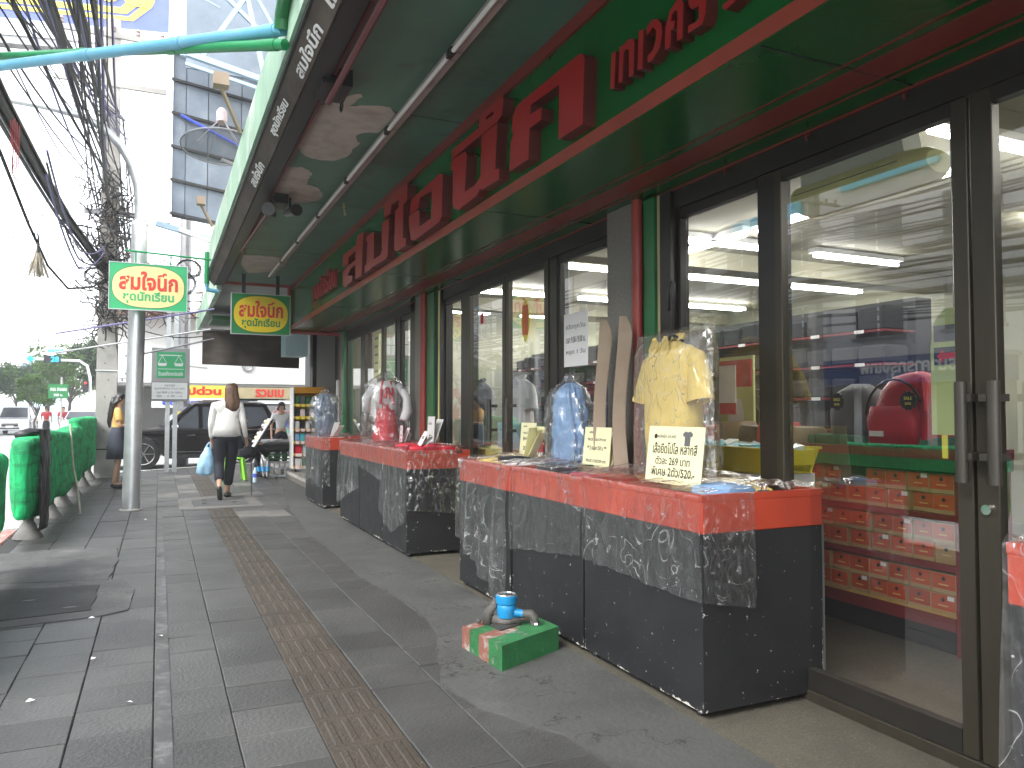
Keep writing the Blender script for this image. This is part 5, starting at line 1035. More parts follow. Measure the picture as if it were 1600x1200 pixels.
# satellite dish on the canopy roof
ds = thing('satellite_dish', (.75, 8.5, 3.69), 'dark mesh satellite dish with grey feed horn on the canopy roof', 'satellite dish')
b = MB(); dc = Vector((.56, 8.5, 4.05)); ax = Vector((0, .16, 1)).normalized(); q = ax.to_track_quat('Z', 'Y').to_matrix()
b.grid(lambda u, v: tuple(dc + q @ Vector((v * .40 * math.cos(2 * math.pi * u), v * .40 * math.sin(2 * math.pi * u), .14 * v * v - .12))), 28, 6); b.build('reflector', 'dish', ds, smooth='all')
part('rim', 'steel', ds, lambda b: b.tube([dc + q @ Vector((.40 * math.cos(k * .2244), .40 * math.sin(k * .2244), .02)) for k in range(29)], .008, 5))
part('feed_horn', 'fixture', ds, lambda b: b.tube([dc + q @ Vector((0, 0, .30)), dc + q @ Vector((0, 0, .42)), dc + q @ Vector((0, 0, .46))], [.055, .055, .03], 12), smooth=True)
for k in range(4): part('strut', 'steel', ds, lambda b: b.tube([dc + q @ Vector((.28 * math.cos(k * 1.57 + .5), .28 * math.sin(k * 1.57 + .5), -.02)), dc + q @ Vector((.03 * math.cos(k * 1.57 + .5), .03 * math.sin(k * 1.57 + .5), .32))], .006, 5))
part('mast', 'steel', ds, lambda b: b.tube([(.82, 8.55, 3.69), (.7, 8.52, 3.9), tuple(dc + q @ Vector((0, 0, -.12)))], .025, 8))

# ============================================================ POLES, FENCE, STREET SIGNS
lp = thing('street_light_pole', (-.31, 11.36, 0), 'silver street light pole with its arm curving left over the road', 'street light')
part('lower_tube', 'silver', lp, lambda b: b.tube([(-.315, 11.36, 0), (-.285, 11.38, 2.2), (-.265, 11.4, 3.82)], [.108, .104, .1], 20), smooth=True)
part('collar', 'silver', lp, lambda b: b.tube([(-.265, 11.4, 3.80), (-.264, 11.4, 3.86)], [.104, .075], 20), smooth=True)
part('arm', 'silver', lp, lambda b: b.tube([(-.265, 11.4, 3.84), (-.27, 11.4, 4.15), (-.30, 11.4, 4.36), (-.38, 11.4, 4.62), (-.5, 11.4, 4.84), (-.72, 11.4, 5.06), (-.98, 11.4, 5.18), (-1.35, 11.4, 5.23), (-2.6, 11.4, 5.3)], [.065, .065, .064, .062, .058, .052, .048, .042, .038], 14), smooth=True)
part('lamp_head', 'wallg', lp, lambda b: b.loft([(-2.85, 11.4, 5.25, .3, .11), (-2.85, 11.4, 5.33, .32, .13), (-2.85, 11.4, 5.38, .2, .08)], 14), smooth=True)
part('base_ring', 'concrete', lp, lambda b: b.lathe((-.315, 11.36, 0), [(.14, .0), (.14, .015), (.118, .02)], 16))
def upole(x, y, h, label, junk=True):
    t = thing('utility_pole', (x, y, -.02), label, 'utility pole', 'concrete utility poles')
    part('shaft', 'concrete', t, lambda b: b.add([(x + sx * w_, y + sy * w_, z) for z, w_ in ((-.02, .195), (h, .13)) for sx, sy in ((-1, -1), (1, -1), (1, 1), (-1, 1))], [(0, 3, 2, 1), (4, 5, 6, 7), (0, 1, 5, 4), (1, 2, 6, 5), (2, 3, 7, 6), (3, 0, 4, 7)]))
    for z, L in ((h - .4, 2.2), (h - 1.4, 2.0), (5.2, .9)): part('cross_arm', 'concrete' if z > 6 else 'steel', t, lambda b: b.box((x - L / 2, y - .16, z), (x + L / 2, y - .1, z + .1)))
    for k in range(5): part('insulator', 'fixture', t, lambda b: b.lathe((x - .9 + k * .45, y - .13, h - .3), [(.03, 0), (.05, .04), (.03, .08), (.05, .11), (.02, .16)], 8))
    for z in (2.1, .55): part('band', 'silver' if z > 1 else 'black', t, lambda b: b.box((x - .199, y - .199, z), (x + .199, y + .199, z + .02)))
    for k in range(16): part('climbing_hole', 'ink', t, lambda b: b.tube([(x + .03 * (-1) ** k, y - .196 + .0024 * k + .0005, .6 + k * .33), (x + .03 * (-1) ** k, y - .15, .6 + k * .33)], .012, 6))
    return t
up1 = upole(-.94, 17.25, 9.2, 'square concrete utility pole tangled with cables behind the apricot shirted woman')
up2 = upole(-1.1, -14, 9.2, 'concrete utility pole behind the camera'); up3 = upole(-1.0, 48, 9, 'farther concrete utility pole down the street')
mb_ = thing('meter_box', (-.62, 17.1, 1.95), 'white meter box with door marks on the concrete pole', 'meter box')
part('case', 'signw', mb_, lambda b: b.box((-.74, 16.97, 1.95), (-.48, 17.09, 2.56), .008)); part('latch', 'ink', mb_, lambda b: b.ico((-.6, 16.96, 2.4), .015)); part('latch', 'ink', mb_, lambda b: b.ico((-.6, 16.96, 2.05), .015)); text('print', 'พ', 'ink', mb_, (-.54, 16.967, 2.48), (1, 0, 0), .06, ext=.001); text('print', '4', 'ink', mb_, (-.54, 16.967, 2.32), (1, 0, 0), .06, ext=.001); text('print', '18', 'ink', mb_, (-.54, 16.967, 2.1), (1, 0, 0), .05, ext=.001)
part('pole_cable', 'cable', up1, lambda b: b.tube([(-.8, 17.0, 5), (-.82, 17.03, 3.4), (-.78, 17.04, 2.7), (-.66, 17.04, 1.9)], .014, 6))
# scales sign
sg = thing('scales_sign', (.22, 18.1, 0), 'grey lightbox sign with green scales panel on twin steel posts', 'sign')
for x in (.13, .28): part('post', 'silver', sg, lambda b: b.box((x, 18.1, 0), (x + .09, 18.2, 4.3)))
part('case', 'wallg', sg, lambda b: b.box((-.15, 17.93, 1.52), (.6, 18.09, 2.66), .01)); part('panel', 'signg', sg, lambda b: b.box((-.05, 17.921, 2.02), (.5, 17.929, 2.57)))
part('lower_plate', 'signw', sg, lambda b: b.box((-.14, 17.92, 1.56), (.56, 17.929, 1.92))); part('plate_frame', 'ink', sg, lambda b: b.box((-.15, 17.922, 1.55), (.57, 17.9285, 1.93)))
Yp = 17.918
part('scale_beam', 'signw', sg, lambda b: b.box((0.0, Yp, 2.49), (.44, Yp + .003, 2.51)))
for cx in (.06, .38):
    part('scale_string', 'signw', sg, lambda b: b.bar((cx, Yp, 2.49), (cx - .08, Yp, 2.33), .009)); part('scale_string', 'signw', sg, lambda b: b.bar((cx, Yp, 2.49), (cx + .08, Yp, 2.33), .009))
    part('scale_pan', 'signw', sg, lambda b: b.prism([(-.09, .0), (.09, 0), (.07, -.06), (-.07, -.06)], lambda a, z, k: (cx + a, Yp + (0 if k else .004), 2.33 + z)))
part('rule_line', 'signw', sg, lambda b: b.box((-.03, Yp, 2.2), (.48, Yp + .003, 2.21)))
text('lettering', 'ร้านธงฟ้าราคาประหยัด', 'signw', sg, (.225, Yp, 2.11), (1, 0, 0), .1, .48, ext=.001, bold=.02)
for k, (s_, w_) in enumerate((('ตลาดนัด', .2), ('ศูนย์ 8 จังหวัด 10 ก.ค. 2544', .58), ('เวลา 08.00 น. ถึง 18.00 น.', .5), ('เปิด  -  น. ถึง  -  น.', .5))): text('lettering', s_, 'ink', sg, (.21, Yp + .001, 1.86 - k * .075), (1, 0, 0), .05, w_, ext=.001)
# green net fence on steel posts with concrete feet
FX = -1.2
fn = thing('net_fence', (FX, 12, 0), 'kerbside railing wrapped in bright green shade net', 'fence')
for y in (9.3, 11.0, 12.3, 13.7, 15.3, 16.7):
    p_ = part('post', 'cone', fn, lambda b: b.tube([(FX, y, .0), (FX, y, 1.05)], .05, 12), smooth=True); part('foot', 'cone', p_, lambda b: b.lathe((FX, y, 0), [(.14, 0), (.13, .03), (.085, .1), (.06, .16)], 14), smooth=True)
part('top_rail', 'cone', fn, lambda b: b.tube([(FX, 8.9, 1.0), (FX, 17.0, 1.0)], .03, 8))
def netshape(y0, y1, z0f, z1f, nm, seed):
    def f(u, v):
        y = y0 + (y1 - y0) * u; a = 2 * math.pi * v; e = min(1, u * (y1 - y0) / .3 + .12, (1 - u) * (y1 - y0) / .25 + .12) ** .5
        z0, z1 = z0f(y), z1f(y); zc, hz = (z0 + z1) / 2, (z1 - z0) / 2 * (.86 + .14 * e)
        n = .018 * N3(y * 2.2, math.cos(a) * 1.2, seed) + .034 * abs(N3(y * 7, math.sin(a) * .8, seed + 1)) + .016 * abs(N3(y * 11, math.sin(a) * 2, seed)) + .012 * abs(N3(y * 23, math.sin(a) * 6, seed))
        px = (.11 * e + n) * math.copysign(abs(math.cos(a)) ** .4, math.cos(a)) * (1 + .15 * math.sin(a))
        return (FX + px + .012 * math.sin(y * 1.7), y + .02 * N3(math.sin(a) * 3, y * 3), zc + hz * math.copysign(abs(math.sin(a)) ** .4, math.sin(a)) + .012 * N3(y * 5, math.cos(a), seed))
    b = MB().grid(f, 180, 48); n0 = len(b.v)
    b.f += [tuple(range(0, 1))] if False else []
    for col in (0, 180):
        c = [j * 181 + col for j in range(48)]; b.f.append(tuple(c))
    return b.build('net', 'netg', nm, smooth='all')
netshape(8.7, 14.2, lambda y: .20 + .03 * math.sin(y * 3), lambda y: 1.06 + .02 * math.sin(y * 2), fn, 3)
netshape(14.15, 17.1, lambda y: .26, lambda y: 1.2, fn, 9)
fn2 = thing('net_fence', (FX, 7, 0), 'end of a nearer green net fence at the left edge of the photo', 'fence'); netshape(4.2, 7.4, lambda y: .3, lambda y: .98, fn2, 21)
part('post', 'cone', fn2, lambda b: b.tube([(FX, 7.3, .0), (FX, 7.3, .95)], .05, 10))
bb_ = thing('black_bag_strip', (-1.1, 9.3, .15), 'black plastic bin bag knotted over the green net fence', 'plastic bag')
def f(u, v):
    y = 8.78 + .6 * u + .12 * (1 - u) * v; z = 1.12 - 1.0 * v; return (FX + .135 + .045 * math.sin(u * math.pi) + .03 * abs(N3(u * 9, v * 2, 2)) + .018 * abs(N3(u * 20, v * 5)), y + .04 * math.sin(v * 6), z)
part('sheet', 'blackbag', bb_, lambda b: b.grid(f, 26, 40), smooth='all')
part('knot', 'blackbag', bb_, lambda b: crumple(b.tube([(FX - .1, 9.15, 1.05), (FX, 9.2, 1.1), (FX + .12, 9.3, 1.09), (FX + .19, 9.3, 1.0)], [.03, .04, .035, .02], 10), .06, 14), smooth='all')
rp = part('bamboo_stick', 'dry', None, lambda b: b.tube([(-1.08, 11.9, 1.13), (-1.0, 11.6, .55), (-.93, 11.4, .3), (-.88, 11.2, .0)], .012, 6)); tag(rp, 'thin dry stick leaning on the green net fence', 'stick')

# ============================================================ OVERHEAD CABLES
def cable(pts, r, m, label, group, sag=0, seg=5, n=16, nm='cable'):
    P = []
    for i in range(len(pts) - 1):
        a, c = Vector(pts[i]), Vector(pts[i + 1])
        for k in range(n + (i == len(pts) - 2)): t = k / n; p = a.lerp(c, t); P.append(p - Vector((0, 0, sag * 4 * t * (1 - t))))
    o = part(nm, m, None, lambda b: b.tube(P, r, seg)); return tag(o, label, 'cable', group)
GB = 'overhead cables running along the street'
for k in range(46):
    x = rnd.uniform(-1.35, -.35); z7 = 4.45 + rnd.gauss(0, .25); zp = 5.2 + rnd.uniform(0, 2.2)
    m = 'cable' if rnd.random() < .85 else 'cablep'
    cable([(-1.1 + rnd.uniform(-.5, .5), -14, zp + rnd.uniform(-.5, .3)), (x, 6.2, z7 + rnd.uniform(-.1, .3)), (-.94 + rnd.uniform(-.35, .3), 17.15, zp)], rnd.choice((.007, .009, .012, .017)), m, 'black cable strung along the street to the tangled concrete pole', GB, sag=rnd.uniform(.05, .35), n=10)
for k in range(26):
    zp = 4.4 + rnd.uniform(0, 3); cable([(-.94 + rnd.uniform(-.4, .4), 17.2, zp), (-1.0 + rnd.uniform(-.4, .4), 48, zp + rnd.uniform(0, .5))], rnd.choice((.01, .014, .018)), 'cable', 'black cable running on down the street beyond the tangled pole', 'cables beyond the concrete pole', sag=rnd.uniform(.4, 1.0))
t = thing('cable_bundle', (-1.4, 10, 4.2), 'thick black bundle of many cables sagging at the upper left', 'cable bundle')
for k in range(22):
    a = rnd.uniform(0, 6.28); r_ = rnd.uniform(0, .12); dx, dz = r_ * math.cos(a), r_ * math.sin(a)
    pts = [(-1.38, -14, 5.2), (-1.42, -2, 4.5), (-1.4, 4, 4.3), (-1.4, 8.5, 4.22), (-1.4, 11, 4.28), (-1.37, 13.5, 4.33), (-1.14, 16.5, 4.24), (-1.0, 17.1, 4.16)]
    part('strand', 'cable' if k % 9 else 'bronze', t, lambda b: b.tube([(x + dx + .03 * N3(k, i), y, z + dz + .04 * N3(k, i, 4)) for i, (x, y, z) in enumerate(pts)], rnd.choice((.014, .018, .024)), 6))
t = thing('cable_bundle', (-1.4, 10, 3.5), 'thinner lower cable bundle dropping below the thick one', 'cable bundle')
for k in range(4):
    pts = [(-1.39, 4, 4.1), (-1.39, 8.5, 3.74), (-1.42, 10.5, 3.5), (-1.39, 12, 3.27), (-1.3, 13.6, 3.2), (-1.1, 15.4, 3.5), (-.98, 17, 3.9)]
    part('strand', 'cable' if k else 'cablep', t, lambda b: b.tube([(x + .03 * N3(k, i), y, z + .03 * N3(k, i, 4)) for i, (x, y, z) in enumerate(pts)], .017, 6))
for k in range(5): part('loose_red_wire', 'cabler', t, lambda b: b.tube([(-1.35 + .02 * k, 8.7, 4.2 - .03 * k), (-1.36, 8.9 + .1 * k, 3.95 - .05 * k), (-1.4, 9.2, 3.75), (-1.39, 9.3 + .04 * k, 3.72)], .005, 5))
for j, (zz, m) in enumerate(((4.5, 'cablep'), (4.35, 'cable'), (4.6, 'cablep'))):
    cable([(-1.25, 10.5, 4.1 + .15 * j), (-1.2, 14, 3.6 + .15 * j), (-1.0, 17.1, zz)], .014, m, 'slack purple grey cable looping up to the concrete pole', 'slack cables by the pole', sag=.12)
# tangle round the pole: coils, brackets, dry vines
def tangle(name, m, c, ext, n, r, label, cat, seed=1, curl=.35):
    g = random.Random(seed); b = MB()
    for k in range(n):
        p = Vector((c[0] + g.gauss(0, ext[0]), c[1] + g.gauss(0, ext[1]), c[2] + g.uniform(-ext[2], ext[2]))); d = Vector((g.gauss(0, 1), g.gauss(0, .6), g.gauss(0, 1))).normalized(); pts = [p]
        for i in range(g.randint(4, 9)):
            d = (d + Vector((g.gauss(0, curl), g.gauss(0, curl), g.gauss(0, curl)))).normalized(); p = p + d * g.uniform(.04, .12); pts.append(p)
        b.tube(pts, g.uniform(r * .5, r * 1.3), 4)
    o = b.build(name, m, None); return tag(o, label, cat, kind='stuff')
tangle('wire_tangle', 'cable', (-.93, 17.0, 4.3), (.19, .15, 1.5), 240, .013, 'dense tangle of loose black wires round the concrete pole', 'wires', 3)
tangle('dry_vines', 'bark', (-.86, 16.9, 4.4), (.2, .15, 1.4), 110, .01, 'dry brown vines and ties clinging to the cables on the pole', 'vines', 4, .5)
tangle('hanging_wires', 'cable', (.0, 18.4, 3.9), (.45, .3, .6), 130, .009, 'loose looping wires between the pole and the canopy', 'wires', 6, .3)
tangle('far_wires', 'cable', (-2.0, 18.5, 4.6), (.55, .4, .9), 70, .007, 'thin loose wires left of the concrete pole', 'wires', 9, .25)
for k, (x, y, z, r_) in enumerate(((.35, 17.5, 4.0, .3), (-1.15, 16.9, 3.95, .17), (.55, 18, 4.4, .22))):
    o = part('cable_coil', 'cable', None, lambda b: [b.tube([(x + (r_ + .02 * j) * math.cos(i * .42), y + .02 * j, z + (r_ + .02 * j) * math.sin(i * .42) * .8) for i in range(16)], .009, 5) for j in range(3)]); tag(o, ('round coil of spare cable near the billboard foot', 'small coil of cable on the left of the concrete pole', 'coil of cable hanging just under the billboard')[k], 'cable coil', 'coils of spare cable')
for k, (z, y1) in enumerate(((4.3, 19), (4.0, 19), (3.6, 18.5), (3.2, 18), (4.6, 19), (4.15, 19.5))):
    cable([(-.9, 17.2, z), (.9, y1, z - .25 + .1 * (k % 3))], .011, 'cable', 'black cable crossing from the concrete pole to the building on the right', 'cables crossing to the canopy', sag=.18)
for k, (a, c) in enumerate((((-1.6, 15, 2.62), (.8, 13.2, 2.95)), ((-1.75, 16, 2.35), (.8, 14.0, 2.7)), ((-.3, 12.8, 2.15), (.78, 13.0, 2.45)))):
    o = part('canopy_rod', 'cablep' if k == 0 else 'steel', None, lambda b: b.tube([a, c], .016, 6)); tag(o, ('purple grey rod', 'middle thin steel rod', 'lowest steel rod')[k] + ' slanting from the street up to the canopy edge', 'rod', 'rods below the oval sign')
st_ = thing('straw_broom_head', (-1.38, 11, 2.97), 'frayed straw bundle hanging upside down from the cable', 'straw bundle')
b = MB()
for k in range(90):
    a = rnd.uniform(0, 6.28); r_ = rnd.uniform(.02, .14); b.tube([(-1.38 + .01 * math.cos(a), 11, 3.3), (-1.38 + r_ * .5 * math.cos(a), 11 + r_ * .4 * math.sin(a), 3.15), (-1.38 + r_ * math.cos(a), 11 + r_ * .8 * math.sin(a), 2.97 + rnd.uniform(-.03, .06))], .004, 3)
b.build('straws', 'dry', st_, kind='stuff'); part('tie', 'cable', st_, lambda b: b.tube([(-1.38, 11, 3.26), (-1.38, 11, 3.45), (-1.39, 11, 3.5)], [.025, .012, .01], 6))
# billboards --------------------------------------------------
bb = thing('billboard_back', (.95, 16, 4.9), 'back of a tall billboard clad in dull blue grey metal sheets', 'billboard')
cols = [.16, .40, .80, 1.42, 2.1]; rows_ = [5.1, 5.75, 6.4, 7.05, 7.7, 8.25]
for i in range(4):
    for j in range(5):
        dz = .12 * (cols[i]) ; part('metal_sheet', 'sheet', bb, lambda b: b.add([(cols[i] + .006, 16 + .02 * ((i + j) % 2), rows_[j] + .01 - .35 * cols[i] * .4), (cols[i + 1] - .006, 16 + .02 * ((i + j) % 2), rows_[j] + .01 - .35 * cols[i + 1] * .4), (cols[i + 1] - .006, 16.0, rows_[j + 1] - .35 * cols[i + 1] * .4), (cols[i] + .006, 16.0, rows_[j + 1] - .35 * cols[i] * .4),
             (cols[i] + .006, 16.05, rows_[j] - .35 * cols[i] * .4), (cols[i + 1] - .006, 16.05, rows_[j] - .35 * cols[i + 1] * .4), (cols[i + 1] - .006, 16.05, rows_[j + 1] - .35 * cols[i + 1] * .4), (cols[i] + .006, 16.05, rows_[j + 1] - .35 * cols[i] * .4)], [(0, 1, 2, 3), (4, 7, 6, 5), (0, 4, 5, 1), (1, 5, 6, 2), (2, 6, 7, 3), (3, 7, 4, 0)]))
part('backing_sheet', 'inkg', bb, lambda b: b.prism([(.17, 5.05), (2.1, 4.85), (2.1, 7.9), (.17, 8.2)], lambda x, z, k: (x, 16.06 if k else 16.09, z)))
for j, z in enumerate(rows_): part('rail', 'black' if j % 2 == 0 else 'bronze', bb, lambda b: b.bar((.14, 15.96, z), (2.1, 15.96, z - .26), .05))
part('blue_tube', 'blueprint', bb, lambda b: b.tube([(.3, 15.9, 7.0), (1.6, 15.9, 6.45)], .03, 6)); part('edge_post', 'wallw', bb, lambda b: b.box((.08, 15.95, 4.9), (.15, 16.1, 8.6)))
part('leg', 'steel', bb, lambda b: b.box((1.2, 15.98, 3.62), (1.3, 16.1, 5.0))); part('leg', 'steel', bb, lambda b: b.box((2.0, 15.98, 3.62), (2.1, 16.1, 5.0)))
part('bottom_beam', 'truss', bb, lambda b: b.bar((-.1, 15.85, 4.85), (2.1, 15.85, 4.35), .1)); part('bottom_beam', 'wallw', bb, lambda b: b.bar((.3, 15.75, 4.75), (2.1, 15.75, 4.2), .08))
tr_ = thing('truss_frame', (1, 13, 7), 'pale blue steel truss in front of the top of the metal billboard', 'truss')
for a, c, w_ in (((.27, 13, 6.9), (.25, 13, 9.8), .09), ((1.8, 13, 6.8), (1.85, 13, 9.8), .09), ((.2, 13, 6.98), (2.2, 13, 6.6), .09), ((.3, 12.9, 6.75), (2.2, 12.9, 6.4), .05), ((.55, 13, 6.95), (1.5, 13, 8.6), .07), ((1.05, 13, 8.8), (1.5, 13, 6.8), .07), ((.4, 13, 8.4), (1.6, 13, 7.4), .06), ((1.0, 13, 8.7), (1.85, 13, 7.3), .05), ((1.25, 13, 9), (2.0, 13, 8.3), .05), ((.25, 13, 8.0), (.8, 13, 7.8), .02)):
    part('strut', 'truss', tr_, lambda b: b.bar(a, c, w_))
part('backing', 'sheet', tr_, lambda b: b.box((.35, 14.6, 7.4), (2.6, 14.65, 10.5))); part('leg', 'truss', tr_, lambda b: b.box((2.0, 13.05, 3.7), (2.1, 13.15, 6.8)))
bn = thing('banner_billboard', (-1.8, 22, 10.5), 'blue billboard with a yellow double border at the top left of the photo', 'billboard')
def zb(x): return 10.93 + (x + 3.7) * .105
part('face', 'bannerb', bn, lambda b: b.prism([(-6, zb(-6)), (.1, zb(.1)), (.1, 15), (-6, 15)], lambda x, z, k: (x, 22 if k else 22.1, z)))
part('white_frame', 'signw', bn, lambda b: b.prism([(-6, zb(-6) - .42), (.32, zb(.3) - .42), (.32, 15), (.1, 15), (.1, zb(.1) - .01), (-6, zb(-6) - .01)], lambda x, z, k: (x, 21.97 if k else 22.12, z)))
part('grey_edge', 'steel', bn, lambda b: b.prism([(-6, zb(-6) - .62), (-2.2, zb(-2.2) - .62), (-2.2, zb(-2.2) - .43), (-6, zb(-6) - .43)], lambda x, z, k: (x, 22.0 if k else 22.3, z)))
for o1, o2 in ((.2, .3), (.36, .5)):
    part('border', 'bannery', bn, lambda b: b.prism([(-6, zb(-6) + .02 + o1), (-.75 - o1 + .2, zb(-.7) + .02 + o1), (-.42 - o1 + .3, zb(-.5) + .45 + o1), (-.2 - o1 + .15, zb(-.2) + .6 + o1), (-.2 - o1 + .15, 15), (-.2 - o2 + .15, 15), (-.2 - o2 + .15, zb(-.2) + .62 + o2 ), (-.42 - o2 + .25, zb(-.5) + .45 + o2), (-.75 - o2 + .2, zb(-.7) + .02 + o2), (-6, zb(-6) + .02 + o2)], lambda x, z, k: (x, 21.985 if k else 22.01, z)))
text('lettering', 'วัน', 'bannery', bn, (-1.0, 21.98, 12.3), (1, 0, 0), .9, ext=.01, bold=.04)
part('leg', 'steel', bn, lambda b: b.tube([(.6, 22.3, -.13), (.6, 22.3, 11)], .15, 10)); part('leg', 'steel', bn, lambda b: b.tube([(3, 22.3, 6), (3, 22.3, 9)], .1, 10)) if False else None
# ============================================================ INSIDE THE SHOP
shf = thing('shoe_shelf', (3.9, 3.6, .045), 'dark red shelf unit stacked with orange shoe boxes behind the glass door', 'shelf')
SX0, SX1, SY0, SY1 = 3.72, 4.1, 2.60, 5.0
part('plinth', 'black', shf, lambda b: b.box((SX0 + .03, SY0 + .06, .046), (SX1, SY1, .2)))
part('upright', 'shelfred', shf, lambda b: b.box((SX0, SY0, .046), (SX1, SY0 + .05, 1.09))); part('upright', 'shelfred', shf, lambda b: b.box((SX0, SY1, .046), (SX1, SY1 + .05, 1.09)))
part('back', 'shelfred', shf, lambda b: b.box((SX1 - .02, SY0 + .051, .205), (SX1, SY1 - .001, 1.0)))
SHZ = [.24, .50, .76]
for k, z in enumerate(SHZ): part('board', 'shelfw' if k == 0 else 'shelfred', shf, lambda b: b.box((SX0 + .005, SY0 + .051, z - .03), (SX1 - .021, SY1 - .001, z)))
part('front_rail', 'shelfred', shf, lambda b: b.box((SX0 - .005, SY0 + .051, .17), (SX0 + .004, SY1, .238)))
part('top_edge', 'shelfred', shf, lambda b: b.box((SX0 - .02, SY0 - .02, 1.05), (SX1, SY1, 1.1))); part('top_board', 'lgreen', shf, lambda b: b.box((SX0 - .015, SY0 - .015, .985), (SX1, SY1, 1.049)))
row_n = {0: 'bottom', 1: 'middle', 2: 'top'}; ordn = 'first second third fourth fifth sixth seventh eighth ninth tenth eleventh twelfth thirteenth'.split()
for k, z in enumerate(SHZ):
    for j in range(2):
        y = SY0 + .07
        for i in range(13):
            w_ = rnd.uniform(.118, .142); h = .104
            if y + w_ > SY0 + 1.95: break
            if k == 2 and j == 1 and i == 4: y += w_ + .06; continue
            tan = (k == 1 and j == 0 and i == 0); dx = rnd.uniform(0, .03)
            z0 = z + j * (h + .004) + .001
            o = part('shoe_box', 'box_t' if True else '', None, lambda b: b.box((SX0 + .02 + dx, y, z0), (SX0 + .3, y + w_, z0 + h)))
            tag(o, ('plain tan shoe box, nearest the door on the middle shelf' if tan else 'orange shoe box, %s from the door in the %s row of the %s shelf' % (ordn[i], 'upper' if j else 'lower', row_n[k])), 'shoe box', 'shoe boxes on the red shelf')
            fx = SX0 + .02 + dx
            if not tan: part('orange_front', 'box_o', o, lambda b: b.box((fx - .0015, y + .004, z0 + .022), (fx - .0002, y + w_ - .004, z0 + h - .003)))
            part('finger_hole', 'black', o, lambda b: b.prism([(math.cos(a * .785), math.sin(a * .785)) for a in range(8)], lambda a, e, kk: (fx - (.003 if kk else .0018), y + w_ / 2 + a * .011, z0 + h * .72 + e * .011)))
            part('gold_print', 'gold', o, lambda b: b.box((fx - .0028, y + w_ * .3, z0 + h * .4), (fx - .0017, y + w_ * .7, z0 + h * .46)))
            if (i + j + k) % 4 == 0: part('white_sticker', 'signw', o, lambda b: b.box((fx - .0031, y + .008, z0 + h - .028), (fx - .0019, y + .045, z0 + h - .006)))
            y += w_ + .006
# backpack and goods on the shelf top
bp = thing('red_backpack', (3.88, 3.0, 1.1), 'bright red arched backpack standing on top of the shoe shelf', 'backpack')
part('shell', 'packred', bp, lambda b: crumple(b.loft([(3.9, 3.0, 1.1, .13, .2), (3.9, 3.0, 1.13, .15, .22), (3.9, 3.0, 1.3, .15, .215), (3.9, 3.0, 1.42, .13, .18), (3.9, 3.0, 1.5, .09, .11), (3.9, 3.0, 1.52, .03, .04)], 24, pw=3), .01, 6), smooth='all')
part('front_panel', 'packred', bp, lambda b: b.loft([(3.74, 3.02, 1.12, .035, .15), (3.74, 3.02, 1.25, .045, .16), (3.74, 3.02, 1.33, .03, .14)], 16, pw=4), smooth='all')
part('zip', 'black', bp, lambda b: b.tube([(3.745, 3.02 + .185 * math.cos(a), 1.28 + .2 * math.sin(a)) for a in [i * .314 for i in range(11)]], .007, 5)); part('buckle', 'signw', bp, lambda b: b.box((3.69, 3.05, 1.16), (3.70, 3.14, 1.19)))
part('strap', 'packred', bp, lambda b: b.tube([(3.78, 2.86, 1.1), (3.74, 2.82, 1.3), (3.8, 2.88, 1.48)], .018, 6))
bp2 = thing('dark_backpack', (3.95, 3.42, 1.1), 'grey arched backpack beside the red one on the shoe shelf', 'backpack')
part('shell', 'inkg', bp2, lambda b: b.loft([(3.95, 3.42, 1.1, .12, .17), (3.95, 3.42, 1.3, .13, .18), (3.95, 3.42, 1.42, .1, .13), (3.95, 3.42, 1.47, .04, .05)], 20, pw=3), smooth='all')
for k, (y, lb) in enumerate(((2.88, 'scalloped black round sale badge on the red backpack'), (3.36, 'scalloped black round sale badge on the grey backpack'))):
    o = thing('sale_badge', (3.69, y, 1.33), lb, 'badge', 'round sale badges')
    part('disc', 'ink', o, lambda b: b.prism([((.055 if i % 2 else .047) * math.cos(i * .2618), (.055 if i % 2 else .047) * math.sin(i * .2618)) for i in range(24)], lambda a, e, kk: (3.683 if kk else 3.689, y + a, 1.36 + e)))
    text('print', 'SALE', 'bannery', o, (3.682, y, 1.372), (0, -1, 0), .018, .05, ext=.001, bold=.02); text('print', '20%', 'bannery', o, (3.682, y, 1.343), (0, -1, 0), .014, .04, ext=.001, bold=.02)
for k in range(6): folded(3.85, 2.72 + .2 * k, 1.1, .2, .19, .06, 'greengoods', ('green patterned folded clothes under the backpacks, number %s from the door' % ordn[k]), 0, 'folded clothes', 'green folded clothes on the shelf')
for k in range(6): folded(3.8, 3.75 + .2 * k, 1.1, .25, .19, .10 + .03 * (k % 2), ('cardboard', 'redc', 'posterdk')[k % 3], ('assorted goods heaped on the far part of the shoe shelf, %s in the heap' % ordn[k]), .1 * k, 'goods', 'goods heaped on the shelf')
